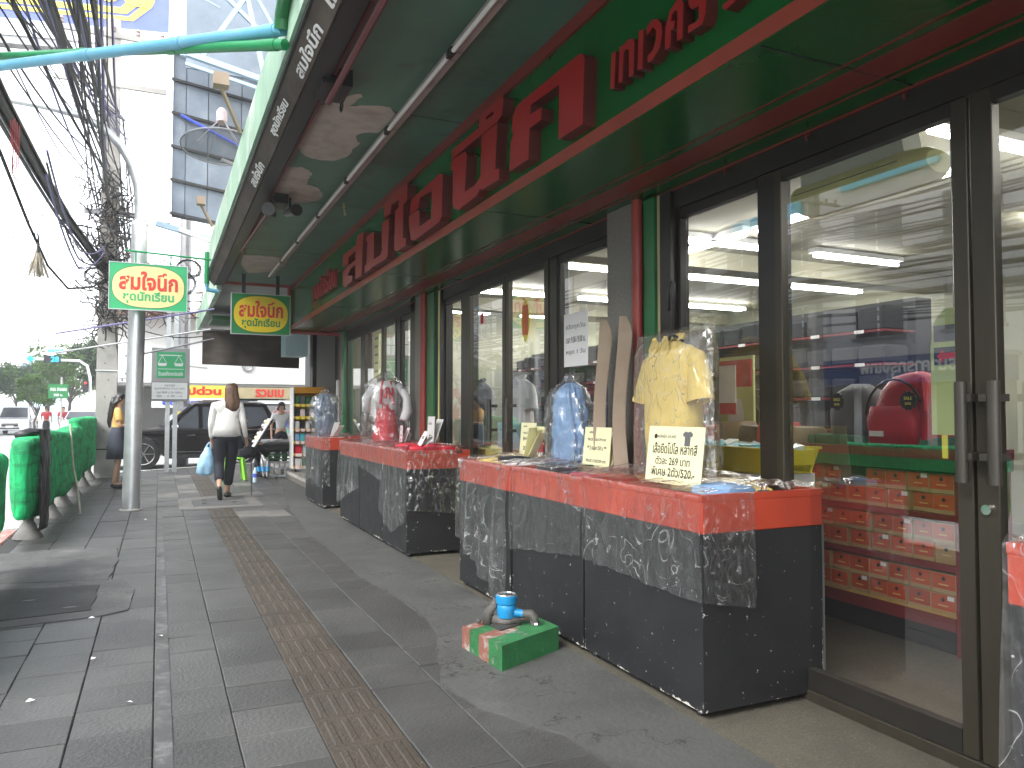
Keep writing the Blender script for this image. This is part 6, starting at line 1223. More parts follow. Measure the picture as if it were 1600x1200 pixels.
# yellow baskets of packets on grey drawers
dr = thing('drawer_unit', (3.2, 3.6, .045), 'pale grey drawer unit under the yellow baskets', 'drawers')
for k in range(3):
    y0 = 3.26 + k * .42; part('drawer', 'drawer', dr, lambda b: b.box((3.02, y0, .7), (3.40, y0 + .41, .95), .006)); part('drawer', 'drawer', dr, lambda b: b.box((3.02, y0, .4), (3.40, y0 + .41, .69), .006)); part('drawer', 'drawer', dr, lambda b: b.box((3.02, y0, .046), (3.40, y0 + .41, .39), .006))
for k in range(4):
    y0 = 3.24 + k * .44; bk = thing('yellow_basket', (3.2, y0 + .2, .955), 'yellow plastic basket full of clear packets, %s from the door' % ordn[k], 'basket', 'yellow baskets of packets')
    def wall(b, zt=1.09):
        for (x0, x1, ya, yb) in ((3.03, 3.05, y0 + .03, y0 + .37), (3.36, 3.38, y0 + .03, y0 + .37)): b.add([(x0, ya, .955), (x1, ya, .955), (x1, yb, .955), (x0, yb, .955), (x0 + (-.03 if x0 < 3.2 else .03), ya - .03, zt), (x1 + (-.03 if x0 < 3.2 else .03), ya - .03, zt), (x1 + (-.03 if x0 < 3.2 else .03), yb + .03, zt), (x0 + (-.03 if x0 < 3.2 else .03), yb + .03, zt)], [(0, 3, 2, 1), (4, 5, 6, 7), (0, 1, 5, 4), (1, 2, 6, 5), (2, 3, 7, 6), (3, 0, 4, 7)])
    part('long_wall', 'basket', bk, lambda b: wall(b)); part('end_wall', 'basket', bk, lambda b: b.box((3.04, y0 + .0, 1.0), (3.37, y0 + .02, 1.085))); part('bottom', 'basket', bk, lambda b: b.box((3.04, y0 + .02, .953), (3.37, y0 + .38, .96))); part('rim', 'basket', bk, lambda b: b.box((2.985, y0 - .005, 1.088), (3.012, y0 + .405, 1.1)).box((3.398, y0 - .005, 1.088), (3.425, y0 + .405, 1.1)))
    for j in range(9):
        px, py = 3.05 + .1 * (j % 3) + rnd.uniform(-.02, .02), y0 + .05 + .12 * (j // 3) + rnd.uniform(-.02, .02)
        o = part('packet', 'packet' if j % 3 else 'packetc', None, lambda b: b.obox((px + .04, py + .03, 1.085 + .012 * (j % 2)), (.11, .09, .03), Matrix.Rotation(rnd.uniform(-.5, .5), 3, 'Y') @ Matrix.Rotation(rnd.uniform(-.6, .6), 3, 'Z')))
        tag(o, 'small clear packet lying in the %s yellow basket from the door' % ordn[k], 'packet', 'packets in the %s yellow basket' % ordn[k])
# merchandise walls
mw = thing('wall_shelving', (6.5, 7, .045), 'tall dark shelving crammed with stacked dark clothes at the back of the shop', 'shelf')
part('carcass', 'black', mw, lambda b: b.box((6.0, 4.6, .05), (6.2, 12.2, 2.3)))
for k in range(7):
    z = .25 + .29 * k; part('shelf', 'shelfred', mw, lambda b: b.box((5.6, 4.6, z), (5.99, 12.2, z + .018)))
    for j in range(15): part('price_tag', 'signw', mw, lambda b: b.box((5.592, 4.8 + j * .5, z - .006), (5.599, 4.9 + j * .5, z + .024)))
    part('clothes_stack', 'darkgoods', mw, lambda b: [b.box((5.66, 4.65 + j * .30, z + .019), (5.98, 4.93 + j * .30, z + .24 - .06 * rnd.random()), .02) for j in range(25)], kind='stuff')
for k, (x, y, lb) in enumerate(((4.6, 5.4, 'left'), (4.9, 6.6, 'right'))):
    o = thing('floor_rail', (x, y, .045), '%s clothes rail hung with dark garments inside the shop' % lb, 'clothes rail', 'clothes rails inside')
    part('bar', 'chrome', o, lambda b: b.tube([(x - .5, y, .05), (x - .5, y, 1.5), (x + .5, y, 1.5), (x + .5, y, .05)], .015, 6))
    for j in range(9): part('garment', ('navy', 'darkgoods', 'whitec', 'denim')[j % 4 if k else j % 2], o, lambda b: b.loft([(x - .42 + j * .1, y, .7, .035, .2), (x - .42 + j * .1, y, 1.3, .04, .21), (x - .42 + j * .1, y, 1.45, .02, .06)], 10))
ps = thing('standing_poster', (4.3, 4.9, .3), 'tall poster of a person in a white top beside the dark shelves', 'poster')
part('sheet', 'lime2', ps, lambda b: b.box((4.3, 4.75, .9), (4.32, 5.15, 1.75))); part('header', 'redprint', ps, lambda b: b.box((4.285, 4.76, 1.5), (4.2995, 5.14, 1.72))); part('figure', 'whitec', ps, lambda b: b.loft([(4.295, 4.95, 1.0, .004, .05), (4.295, 4.95, 1.25, .004, .1), (4.295, 4.95, 1.4, .004, .07)], 12))
for k, (y, m, lb) in enumerate(((4.15, 'cardp', 'pink notice with a red foot hanging inside the glass'), (4.45, 'signw', 'white notice with a black triangle and red foot hanging inside the glass'))):
    o = thing('hanging_notice', (3.6, y, 1.3), lb, 'notice', 'notices hanging inside'); part('sheet', m, o, lambda b: b.box((3.6, y, 1.36), (3.605, y + .17, 1.62))); part('red_foot', 'redprint', o, lambda b: b.box((3.6, y, 1.28), (3.605, y + .17, 1.359)))
    if k: part('triangle', 'ink', o, lambda b: b.prism([(-.05, 0), (.05, 0), (0, .1)], lambda a, z, kk: (3.596 if kk else 3.599, y + .085 + a, 1.47 + z), holes=[[(-.03, .012), (.03, .012), (0, .074)]]))
ar = thing('arrow_vest', (3.02, 2.15, 1.22), 'hanging pale lime sheet with a grey panel and a red arrow on a dark panel', 'sign')
part('sheet', 'lime2', ar, lambda b: b.prism([(2.27, 1.2), (2.05, 1.2), (2.05, 1.74), (2.2, 1.74), (2.25, 1.69), (2.27, 1.58)], lambda y, z, k: (3.05 if k else 3.06, y, z)))
part('grey_panel', 'inkg', ar, lambda b: b.box((3.044, 2.09, 1.6), (3.0495, 2.25, 1.67))); part('dark_panel', 'ink', ar, lambda b: b.box((3.044, 2.09, 1.5), (3.0495, 2.25, 1.575)))
part('arrow', 'signr', ar, lambda b: b.prism([(2.235, 1.537), (2.205, 1.565), (2.205, 1.55), (2.11, 1.55), (2.11, 1.524), (2.205, 1.524), (2.205, 1.509)], lambda y, z, k: (3.04 if k else 3.0435, y, z)))
part('cord', 'black', ar, lambda b: b.tube([(3.055, 2.16, 1.74), (3.055, 2.16, 2.95)], .004, 5)); part('tape', 'bannery', ar, lambda b: b.box((3.05, 2.2, 1.1), (3.055, 2.225, 1.199)))
ac = thing('air_curtain', (3.4, 2.8, 2.42), 'yellowed plastic air unit with rounded end hanging from the shop ceiling', 'air conditioner')
part('casing', 'acyellow', ac, lambda b: b.tube([(3.42, 2.48, 2.515), (3.42, 2.52, 2.515), (3.42, 2.6, 2.515), (3.42, 3.3, 2.515)], [.09, .13, .145, .145], 20, flat=.62), smooth=True)
part('end_bracket', 'signw', ac, lambda b: b.prism([(2.62, 2.58), (3.3, 2.58), (3.3, 2.78), (2.66, 2.78)], lambda y, z, k: (3.36 if k else 3.5, y, z))); part('bolt', 'ink', ac, lambda b: b.ico((3.355, 2.75, 2.68), .018)); part('seam', 'bronze', ac, lambda b: b.bar((3.278, 2.6, 2.53), (3.278, 3.28, 2.53), .004))
for y in (2.8, 3.2): part('hanger_rod', 'steel', ac, lambda b: b.tube([(3.43, y, 2.78), (3.43, y, 2.96)], .008, 5))
# garments and a table just behind the middle doors
for k, (y, m, lb) in enumerate(((6.35, 'whitec', 'white shirt on a stand inside the middle glass door'), (7.3, 'inkg', 'grey jacket in clear plastic inside the glass left of the doors'))):
    shirt('display_shirt', 3.0, y, .95, m, lb, 0, hanger=False, s=.95)
for k, y in enumerate((6.2, 7.2)):
    o = thing('display_table', (3.05, y, .045), ('yellow sided table inside the middle glass door', 'yellow sided table inside the glass left of the doors')[k], 'table', 'yellow tables inside'); part('box', 'acyellow', o, lambda b: b.box((2.85, y - .4, .05), (3.3, y + .4, .94))); part('papers', 'bluewhite', o, lambda b: b.box((2.845, y - .35, .97), (2.85, y + .3, 1.2)))
for k in range(5): folded(2.95, 5.0 + .22 * k, .95, .25, .2, .08, 'redc', 'red packed garment on the table behind the door handles, %s in the row' % ordn[k], 0, 'folded clothes', 'red packs inside the doors')
o = thing('display_table', (3.1, 5.4, .045), 'low dark table with red packs behind the door handles', 'table'); part('box', 'shelfred', o, lambda b: b.box((2.85, 4.85, .05), (3.3, 6.05, .94)))
# stickers on the glass
for (y, z0, z1, w_, m, lb) in ((5.5, 1.85, 2.2, .16, 'bannery', 'red and gold charm sticker on the glass door'), (4.72, 1.62, 2.0, .34, 'cardw', 'white opening hours notice on the glass beside the pillar'), (6.45, 2.1, 2.2, .06, 'redprint', 'small red sticker on the glass door')):
    o = thing('glass_sticker', (2.66, y, z0), lb, 'sticker', 'stickers on the shop glass')
    if m == 'bannery':
        part('sheet', m, o, lambda b: b.prism([(w_ * .5 * (.75 + .25 * math.cos(2 * t)) * math.cos(t), (z1 - z0) * .5 * math.sin(t)) for t in [i * .3142 for i in range(20)]], lambda a, e, k: (2.648 if k else 2.65, y + a, (z0 + z1) / 2 + e)))
        for j in range(5): part('stroke', 'redprint', o, lambda b: b.box((2.645, y - .05 + .022 * j, z0 + .06), (2.6475, y - .04 + .022 * j, z1 - .05)))
    else:
        part('sheet', m, o, lambda b: b.box((2.665, y - w_ / 2, z0), (2.668, y + w_ / 2, z1)))
        if m == 'cardw':
            for j, s_ in enumerate(('เปิดทุกวัน', 'เวลา 9.00-19.00 น.', 'หยุด 1 วัน')): text('print', s_, 'inkg', o, (2.664, y, z1 - .1 - .09 * j), (0, -1, 0), .045, w_ * .8, ext=.0008)
o = thing('glass_sticker', (2.67, 10.3, 1.5), 'tall narrow cream notice on the farthest glass door', 'sticker', 'stickers on the shop glass'); part('sheet', 'cardy', o, lambda b: b.box((2.648, 10.0, 1.75), (2.652, 10.25, 2.35)))
for j in range(5): text('print', 'ชุดนักเรียน', 'inkg', o, (2.6475, 10.12, 2.28 - .11 * j), (0, -1, 0), .05, .18, ext=.0008)
# ============================================================ ACROSS THE SIDE STREET
ph = thing('photo_shop_building', (2, 27, -.13), 'long white shop building across the side street with photo shop banners', 'building')
part('wall', 'wallw', ph, lambda b: b.box((-1.6, 27, 2.35), (9, 36, 4.3))); part('inner_wall', 'wallg', ph, lambda b: b.box((-1.6, 29.5, -.13), (9, 36, 2.349)))
part('fascia', 'wallw', ph, lambda b: b.box((-1.7, 26.4, 2.2), (9, 26.999, 3.35))); part('roof_edge', 'blkred', ph, lambda b: b.box((-1.8, 26.3, 4.301), (9, 36, 4.42)))
part('upper_storey', 'wallw', ph, lambda b: b.box((1.4, 28.5, 4.421), (9, 36, 9)))
part('soffit', 'wallg', ph, lambda b: b.box((-1.65, 26.45, 2.12), (9, 29.49, 2.199)))
part('side_wall', 'wallw', ph, lambda b: b.box((-1.65, 27, -.13), (-1.5, 29.49, 2.119)))
for x in (1.0, 3.9, 6.6): part('pillar', 'wallc', ph, lambda b: b.box((x, 27.0, -.13), (x + .25, 27.3, 2.119)))
for x0, x1 in ((1.3, 3.85), (4.2, 6.55)):
    wn = part('shop_window', 'winglass', ph, lambda b: b.box((x0, 28.0, .5), (x1, 28.03, 1.75))); part('frame', 'silver', wn, lambda b: b.box((x0, 27.97, .42), (x1, 27.999, .499))); part('stall_riser', 'wallc', ph, lambda b: b.box((x0, 27.95, -.13), (x1, 28.1, .419)))
    for k in range(4): part('window_poster', ('cardw', 'cardy', 'cardp', 'bluewhite')[k], wn, lambda b: b.box((x0 + .1 + k * .5, 27.96, .6 + .1 * (k % 2)), (x0 + .5 + k * .5, 27.969, .95 + .1 * (k % 2))))
part('round_vent', 'steel', ph, lambda b: b.tube([(2.62 + .15 * math.cos(k * .524), 26.35, 2.78 + .15 * math.sin(k * .524)) for k in range(13)], .035, 6)); part('fascia_line', 'steel', ph, lambda b: b.box((1.7, 26.385, 2.86), (4.2, 26.398, 2.88)))
part('painted_logo', 'wallg', ph, lambda b: b.prism([(math.cos(k * .5236) * .2, math.sin(k * .5236) * .2) for k in range(12)], lambda a, z, k: (.18 + a, 26.39 if k else 26.399, 2.8 + z))); part('painted_logo', 'signr', ph, lambda b: b.box((.48, 26.385, 2.66), (.56, 26.399, 2.98))); part('swoosh', 'wallg', ph, lambda b: b.tube([(.68, 26.39, 2.9), (.9, 26.39, 2.74), (1.4, 26.39, 2.7)], .018, 5))
yb = thing('yellow_banner', (1.0, 26, 1.5), 'yellow banner over blue lettering hung on the photo shop', 'banner')
part('sheet', 'bannery', yb, lambda b: b.box((-.2, 26.0, 1.72), (1.95, 26.02, 2.12))); part('lower_sheet', 'signw', yb, lambda b: b.box((-.2, 26.0, 1.42), (1.95, 26.02, 1.719)))
text('lettering', 'ถ่ายรูปด่วน', 'signr', yb, (.85, 25.99, 1.92), (1, 0, 0), .34, 1.9, ext=.005, bold=.05); text('lettering', 'อัดกรอบรูป', 'blueprint', yb, (.9, 25.99, 1.56), (1, 0, 0), .24, 1.6, ext=.005, bold=.05)
part('pole', 'steel', yb, lambda b: b.tube([(-.2, 26.01, 2.14), (1.95, 26.01, 2.14)], .02, 5))
cb = thing('cream_shop_sign', (3.2, 26.2, 1.8), 'long cream sign with red lettering on the photo shop', 'sign'); part('board', 'cream', cb, lambda b: b.box((2.0, 26.2, 1.72), (5.6, 26.25, 2.08))); text('lettering', 'รวมเบ', 'signr', cb, (3.3, 26.19, 1.9), (1, 0, 0), .26, .9, ext=.005, bold=.04); text('lettering', 'คลอง', 'signr', cb, (4.6, 26.19, 1.9), (1, 0, 0), .26, .8, ext=.005, bold=.04); part('white_strip', 'signw', cb, lambda b: b.box((2.0, 26.18, 1.55), (5.6, 26.24, 1.66)))
gl = thing('window_lettering', (3.7, 26.8, .7), 'big maroon photo lettering with blue and teal lines below it', 'sign')
part('pane_board', 'wallg', gl, lambda b: b.box((2.1, 26.85, .45), (4.6, 26.87, 1.5)))
text('lettering_outline', 'ถ่ายรูป', 'signw', gl, (3.9, 26.84, 1.2), (1, 0, 0), .5, .86, ext=.002, bold=.07); text('lettering', 'ถ่ายรูป', 'redprint', gl, (3.9, 26.83, 1.2), (1, 0, 0), .46, .8, ext=.002, bold=.02)
text('lettering', 'ติดบัตร', 'blueprint', gl, (3.9, 26.84, .88), (1, 0, 0), .2, .8, ext=.002, bold=.03); text('lettering', 'ด่วน', 'teal', gl, (3.95, 26.84, .66), (1, 0, 0), .2, .5, ext=.002, bold=.04)
for nm, x, y, lb, cl in (('motorcycle', 3.4, 25.4, 'parked motorcycle in front of the photo shop', 'redc'),):
    mc = thing(nm, (x, y, -.13), lb, 'motorcycle')
    for dx in (-.6, .6):
        whl = part('wheel', 'rubber', mc, lambda b: b.tube([(x + dx + .25 * math.cos(k * .449), y, .17 + .25 * math.sin(k * .449)) for k in range(15)], .045, 6)); part('rim', 'chrome', whl, lambda b: b.tube([(x + dx, y - .02, .17), (x + dx, y + .02, .17)], .12, 10))
    part('body', cl, mc, lambda b: b.loft([(x - .1, y, .2, .35, .1), (x - .05, y, .4, .5, .13), (x - .2, y, .55, .4, .1)], 14), smooth='all'); part('seat', 'black', mc, lambda b: b.box((x - .6, y - .1, .56), (x + .05, y + .1, .64), .03)); part('fork', 'steel', mc, lambda b: b.tube([(x + .6, y, .17), (x + .42, y, .75)], .025, 6)); part('handlebar', 'black', mc, lambda b: b.tube([(x + .4, y - .3, .8), (x + .42, y, .76), (x + .4, y + .3, .8)], .018, 6)); part('headlamp', 'chrome', mc, lambda b: b.ico((x + .5, y, .7), .07))
person((2.75, 19.6, -.12), A90 * 2, pose(hd=(0, .05, 1.56)), 'man in a white shirt standing behind the goods table by the side street', 1.0, trousers='navy', top='whitec', sleeve=.7)
# ------------------------------------------------------------ vehicles
def car(name, loc, rot, L, W_, H__, paint, label, cat, kind='suv', plate=True, beltz=.98):
    """x forward along the car, y to its left"""
    t = thing(name, loc, label, cat); c, sn = math.cos(rot), math.sin(rot)
    def T(x, y, z): return (loc[0] + x * c - y * sn, loc[1] + x * sn + y * c, loc[2] + z)
    f, r = L / 2, -L / 2; wf, wr, wr_ = f - .92, r + 1.08, .385
    def arch(cx): return [(cx + .45 * math.cos(a), .34 + .47 * math.sin(a)) for a in [math.pi * k / 10 for k in range(11)]]
    low_ = [(r + .06, .42), (r, .62), (r + .02, beltz - .1), (r + .06, beltz)]
    bodyp = low_ + [(f - 1.35, beltz + .02), (f - .6, beltz - .03), (f - .12, beltz - .13), (f - .02, beltz - .3), (f, .5), (f - .08, .3)] + [(wf + .5, .28)] + arch(wf) + [(wf - .5, .3), (wr + .5, .3)] + arch(wr) + [(wr - .5, .34)]
    b = MB(); n = len(bodyp); ys = [(-W_ / 2, .0), (-W_ / 2 + .05, 1), (W_ / 2 - .05, 1), (W_ / 2, 0)]
    tri = [tuple(q) for q in geometry.tessellate_polygon([[Vector((a, e, 0)) for a, e in bodyp]])]
    vs = []
    for y, k in ys:
        for a, e in bodyp:
            ins = 0 if k == 0 else .02; nose = .10 * max(0, (abs(a) - f + .6) / .6) ** 2
            yy = y * (1 - nose)
            vs.append(T(a, yy, e + (.015 if k and e > .8 else 0) + (.03 if k and a > f - 1.4 and e > .8 else 0)))
    fs = [tuple(reversed(q)) for q in tri] + [tuple(i + 3 * n for i in q) for q in tri]
    for s_ in range(3): fs += [(s_ * n + i, s_ * n + (i + 1) % n, (s_ + 1) * n + (i + 1) % n, (s_ + 1) * n + i) for i in range(n)]
    b.add(vs, fs); b.build('body', paint, t, smooth=True)
    # cabin
    cab = [(r + .12, r + .35), (r + .05, r + .33)]; a0, a1 = r + .07, r + .42; b0, b1 = f - 1.32, f - 2.1; yb_, yt = W_ / 2 - .07, W_ / 2 - .24; z0, z1 = beltz - .005, H__
    cb_ = MB(); V = []
    for x0, x1, y in ((a0, a1, 1), (b0, b1, 1), (b0, b1, -1), (a0, a1, -1)): V += [T(x0, y * yb_, z0), T(x1, y * yt, z1 - .05), T(x1 + (.12 if x1 < 0 and x0 == a0 else -.15), y * (yt - .12), z1)]
    cb_.add(V, [(0, 1, 4, 3), (1, 2, 5, 4), (3, 4, 7, 6), (4, 5, 8, 7), (6, 7, 10, 9), (7, 8, 11, 10), (9, 10, 1, 0), (10, 11, 2, 1), (2, 11, 8, 5)]); cb_.build('cabin', paint, t, smooth=False)
    def side_pt(x, z, y): k = (z - z0) / (z1 - .05 - z0); return T(x, y * (yb_ + (yt - yb_) * k + .006), z)
    zt, zb2 = z1 - .13, z0 + .05
    def lerpx(k0, k1, z): k = (z - z0) / (z1 - .05 - z0); return k0 + (k1 - k0) * k
    for y in (-1, 1):
        xs_ = [(lerpx(b0, b1, zb2) - .12, lerpx(b0, b1, zt) - .05, .12, .12), (None, None, -.78, -.78)]
        x_m = wf - 1.32
        w1 = [(lerpx(b0, b1, zb2) - .16, zb2), (lerpx(b0, b1, zt) - .1, zt), (x_m + .05, zt), (x_m + .05, zb2)]
        w2_ = [(x_m - .05, zb2), (x_m - .05, zt), (wr + .25, zt), (wr + .02, zb2)]
        w3 = [(wr - .08, zb2), (wr + .14, zt), (lerpx(a0, a1, zt) + .12, zt), (lerpx(a0, a1, zb2) + .2, zb2 + .1)]
        for P_l in (w1, w2_, w3):
            V = [side_pt(x, z, y) for x, z in P_l]; V2 = [side_pt(x, z, y * 1.0) for x, z in P_l]; dn = Vector(T(0, y * .012, 0)) - Vector(T(0, 0, 0)); V2 = [tuple(Vector(v) + dn) for v in V]
            part('side_window', 'carglass', t, lambda q: q.add(V + V2, [(0, 1, 2, 3), (4, 7, 6, 5), (0, 4, 5, 1), (1, 5, 6, 2), (2, 6, 7, 3), (3, 7, 4, 0)]))
        part('belt_trim', 'chrome', t, lambda q: q.bar(T(lerpx(b0, b1, zb2) - .1, y * (yb_ + .014), zb2 - .03), T(a0 + .15, y * (yb_ + .014), zb2 - .03), .02))
        part('mirror', 'chrome', t, lambda q: q.loft([(*T(b0 - .3, y * (yb_ + .13), beltz + .02), .07, .11), (*T(b0 - .3, y * (yb_ + .13), beltz + .1), .09, .12), (*T(b0 - .3, y * (yb_ + .13), beltz + .16), .06, .1)], 10, yaw=rot))
        for x in (x_m + .25, wr + .55): part('door_handle', 'chrome', t, lambda q: q.bar(T(x - .12, y * (W_ / 2 + .015), beltz - .12), T(x + .08, y * (W_ / 2 + .015), beltz - .12), .035))
        for x in (x_m, wf - .62, wr + .35): part('door_seam', 'black', t, lambda q: q.bar(T(x, y * (W_ / 2 + .001), .36), T(x, y * (W_ / 2 + .001), beltz - .02), .008))
        part('sill_board', 'black', t, lambda q: q.bar(T(wf - .55, y * (W_ / 2 - .02), .31), T(wr + .55, y * (W_ / 2 - .02), .31), .1))
        part('lower_trim', 'chrome', t, lambda q: q.bar(T(wf - .6, y * (W_ / 2 + .005), .42), T(wr + .6, y * (W_ / 2 + .005), .42), .02))
        for x in (wf, wr):
            wh = part('wheel', 'rubber', t, lambda q: q.tube([T(x, y * (W_ / 2 - .24), wr_), T(x, y * (W_ / 2 - .2), wr_), T(x, y * (W_ / 2 - .03), wr_), T(x, y * (W_ / 2 - .01), wr_)], [.36, wr_, wr_, .36], 24), smooth=True)
            part('rim', 'chrome', wh, lambda q: [q.tube([T(x + .25 * math.cos(k * .2618), y * (W_ / 2 - .006), wr_ + .25 * math.sin(k * .2618)) for k in range(25)], .02, 5)] + [q.bar(T(x, y * (W_ / 2 - .01), wr_), T(x + .24 * math.cos(k * 1.047), y * (W_ / 2 - .008), wr_ + .24 * math.sin(k * 1.047)), .05, .02) for k in range(6)])
            part('arch_lip', 'black', t, lambda q: q.tube([T(x + .46 * math.cos(a), y * (W_ / 2 - .005), .34 + .48 * math.sin(a)) for a in [math.pi * k / 12 for k in range(13)]], .022, 5))
        part('headlight', 'signw', t, lambda q: q.add([T(f - .04, y * (W_ / 2 - .1), beltz - .32), T(f - .01, y * (W_ / 2 - .5), beltz - .36), T(f - .05, y * (W_ / 2 - .5), beltz - .22), T(f - .3, y * (W_ / 2 - .035), beltz - .17), T(f - .32, y * (W_ / 2 - .02), beltz - .3), T(f - .4, y * (W_ / 2 - .3), beltz - .3)], [(0, 1, 2), (0, 2, 3), (0, 3, 4), (1, 0, 5), (2, 1, 5), (3, 2, 5), (4, 3, 5), (0, 4, 5)]))
        part('tail_light', 'tail', t, lambda q: q.bar(T(r + .03, y * (W_ / 2 - .1), beltz - .3), T(r + .08, y * (W_ / 2 - .12), beltz), .1, .12)); part('roof_rail', 'chrome', t, lambda q: q.bar(T(b1 - .2, y * (yt - .1), z1 + .03), T(a1 + .2, y * (yt - .1), z1 + .03), .03))
    V = [T(b0 + .01 - .1, yb_ - .12, z0 + .09), T(b1 + .06, yt - .05, z1 - .1), T(b1 + .06, -yt + .05, z1 - .1), T(b0 + .01 - .1, -yb_ + .12, z0 + .09)]; k_ = Vector(T(.03, 0, .03)) - Vector(T(0, 0, 0))
    part('windscreen', 'carglass', t, lambda q: q.add(V + [tuple(Vector(v) + k_) for v in V], [(0, 3, 2, 1), (4, 5, 6, 7), (0, 1, 5, 4), (1, 2, 6, 5), (2, 3, 7, 6), (3, 0, 4, 7)]))
    part('grille', 'black', t, lambda q: q.bar(T(f - .01, -.42, beltz - .36), T(f - .01, .42, beltz - .36), .05, .2)); part('grille_bar', 'chrome', t, lambda q: q.bar(T(f + .02, -.44, beltz - .3), T(f + .02, .44, beltz - .3), .03)); part('bumper', paint, t, lambda q: q.bar(T(f - .05, -W_ / 2 + .12, .42), T(f - .05, W_ / 2 - .12, .42), .22, .2)); part('lower_grille', 'black', t, lambda q: q.bar(T(f + .055, -.5, .42), T(f + .055, .5, .42), .02, .1))
    part('number_plate', 'signw', t, lambda q: q.bar(T(f + .08, -.2, .52), T(f + .08, .2, .52), .02, .14))
    return t
hd_ = math.atan2(-.09, -.995)
fwv = Vector((math.cos(hd_), math.sin(hd_))); nv = Vector((fwv.y, -fwv.x)); nv = nv if nv.y < 0 else -nv
mid = Vector((-.57, 20.85)) - fwv * 1.48 - nv * .93
car('parked_suv', (mid.x, mid.y, -.13), hd_, 4.3, 1.84, 1.68, 'carblack', 'dark brown sport utility vehicle waiting at the corner behind the scales sign', 'car', beltz=.95)
car('oncoming_car', (-8.1, 57, -.13), -A90, 4.9, 1.85, 1.75, 'carwhite', 'white vehicle driving towards the camera on the street at the left', 'car')
car('parked_white_car', (-3.6, 46, -.13), -A90, 4.4, 1.75, 1.5, 'carwhite', 'white car half hidden behind the green fence', 'car')
# ------------------------------------------------------------ trees
def tree(x, y, h, cr, m, label, seed, nclump=26, trunk=.12, tz=.45, group='street trees down the road'):
    g = random.Random(seed); t = thing('street_tree', (x, y, -.05), label, 'tree', group)
    tops = []
    def f(b):
        b.tube([(x, y, -.1), (x + g.uniform(-.1, .1), y, h * tz * .5), (x + g.uniform(-.2, .2), y, h * tz)], [trunk, trunk * .8, trunk * .6], 8)
        for k in range(8):
            a = g.uniform(0, 6.28); r_ = cr * g.uniform(.5, .85); e = (x + r_ * math.cos(a), y + r_ * math.sin(a), h * g.uniform(.6, .92)); tops.append(e)
            b.tube([(x, y, h * tz * g.uniform(.7, 1)), ((x + e[0]) / 2, (y + e[1]) / 2, (h * tz + e[2]) / 2 + .1), e], [trunk * .5, trunk * .3, .02], 5)
    part('trunk', 'bark', t, f)
    b = MB()
    cl = tops + [(x + cr * g.gauss(0, .42), y + cr * g.gauss(0, .42), h * g.uniform(.55, 1.0)) for _ in range(nclump)]
    for c in cl:
        rr = cr * g.uniform(.18, .34)
        for _ in range(120):
            d = Vector((g.gauss(0, 1), g.gauss(0, 1), g.gauss(0, .6))); d = d.normalized() * rr * g.uniform(.35, 1.05) ; p = Vector(c) + d
            u = Vector((g.gauss(0, 1), g.gauss(0, 1), g.gauss(0, .5))).normalized(); v = u.cross(Vector((g.gauss(0, 1), g.gauss(0, 1), g.gauss(0, 1)))).normalized(); s_ = g.uniform(.07, .15) * (h / 6) ** .5
            b.add([p - u * s_, p + v * s_ * .5, p + u * s_, p - v * s_ * .5], [(0, 1, 2, 3)])
    b.build('crown', m, t); return t
tree(-10.5, 56, 4.3, 2.5, 'leaf2', 'dark broad tree at the left edge of the photo', 1); tree(-14, 72, 4.8, 2.8, 'leaf1', 'farther pale green tree at the far left edge', 2)
tree(-5.0, 55, 5.4, 2.1, 'leaf1', 'bright green tree behind the traffic signal arm', 3, 34); tree(-2.9, 50, 5.2, 1.6, 'leaf2', 'dark green tree close to the concrete pole', 4); tree(-6.8, 60, 4.4, 1.9, 'leaf1', 'low pale tree in the middle of the row', 5)
tree(-8.6, 66, 4.8, 2.2, 'leaf2', 'dark tree between the pale tree and the left edge', 6); tree(-3.4, 66, 5.8, 2.2, 'leaf1', 'tall pale tree farthest down the pavement', 7); tree(-5.6, 45, 3.0, 1.0, 'leaf1', 'small bushy street tree in front of the row', 8, 12, .06, .5)
tree(-12, 84, 5.6, 3.0, 'leaf2', 'big hazy tree beyond the oncoming car', 10); tree(-5, 88, 6.4, 3, 'leaf1', 'hazy tree at the end of the street', 11)
# signal arm and signs in the distance
ts = thing('traffic_signal', (-3.7, 46, 0), 'curved white mast arm with a blue name plate and countdown signal', 'traffic signal')
part('mast', 'signw', ts, lambda b: b.tube([(-3.25, 46, 0), (-3.3, 46, 3.1), (-3.45, 46, 3.7), (-3.8, 46, 3.95), (-5.9, 46, 4.0)], .07, 8), smooth=True)
part('name_plate', 'signw', ts, lambda b: b.box((-5.35, 45.9, 4.3), (-4.4, 45.95, 4.62))); text('lettering', 'เทเวศร์', 'cyan', ts, (-4.87, 45.88, 4.46), (1, 0, 0), .2, .7, ext=.005, bold=.05)
part('countdown', 'ink', ts, lambda b: b.box((-5.4, 45.85, 3.8), (-4.65, 45.95, 4.2))); text('lettering', '28', 'cyan', ts, (-4.9, 45.83, 4.0), (1, 0, 0), .3, ext=.01, bold=.05); part('arm_marker', 'cyan', ts, lambda b: b.prism([(0, -.18), (.18, 0), (0, .18), (-.18, 0)], lambda a, z, k: (-6.0 + a, 45.9 if k else 46, 4.0 + z)))
sl_ = part('signal_head', 'ink', ts, lambda b: b.box((-3.62, 45.8, 2.3), (-3.36, 45.95, 2.95))); part('red_lamp', 'signr', sl_, lambda b: b.ico((-3.49, 45.79, 2.78), .09))
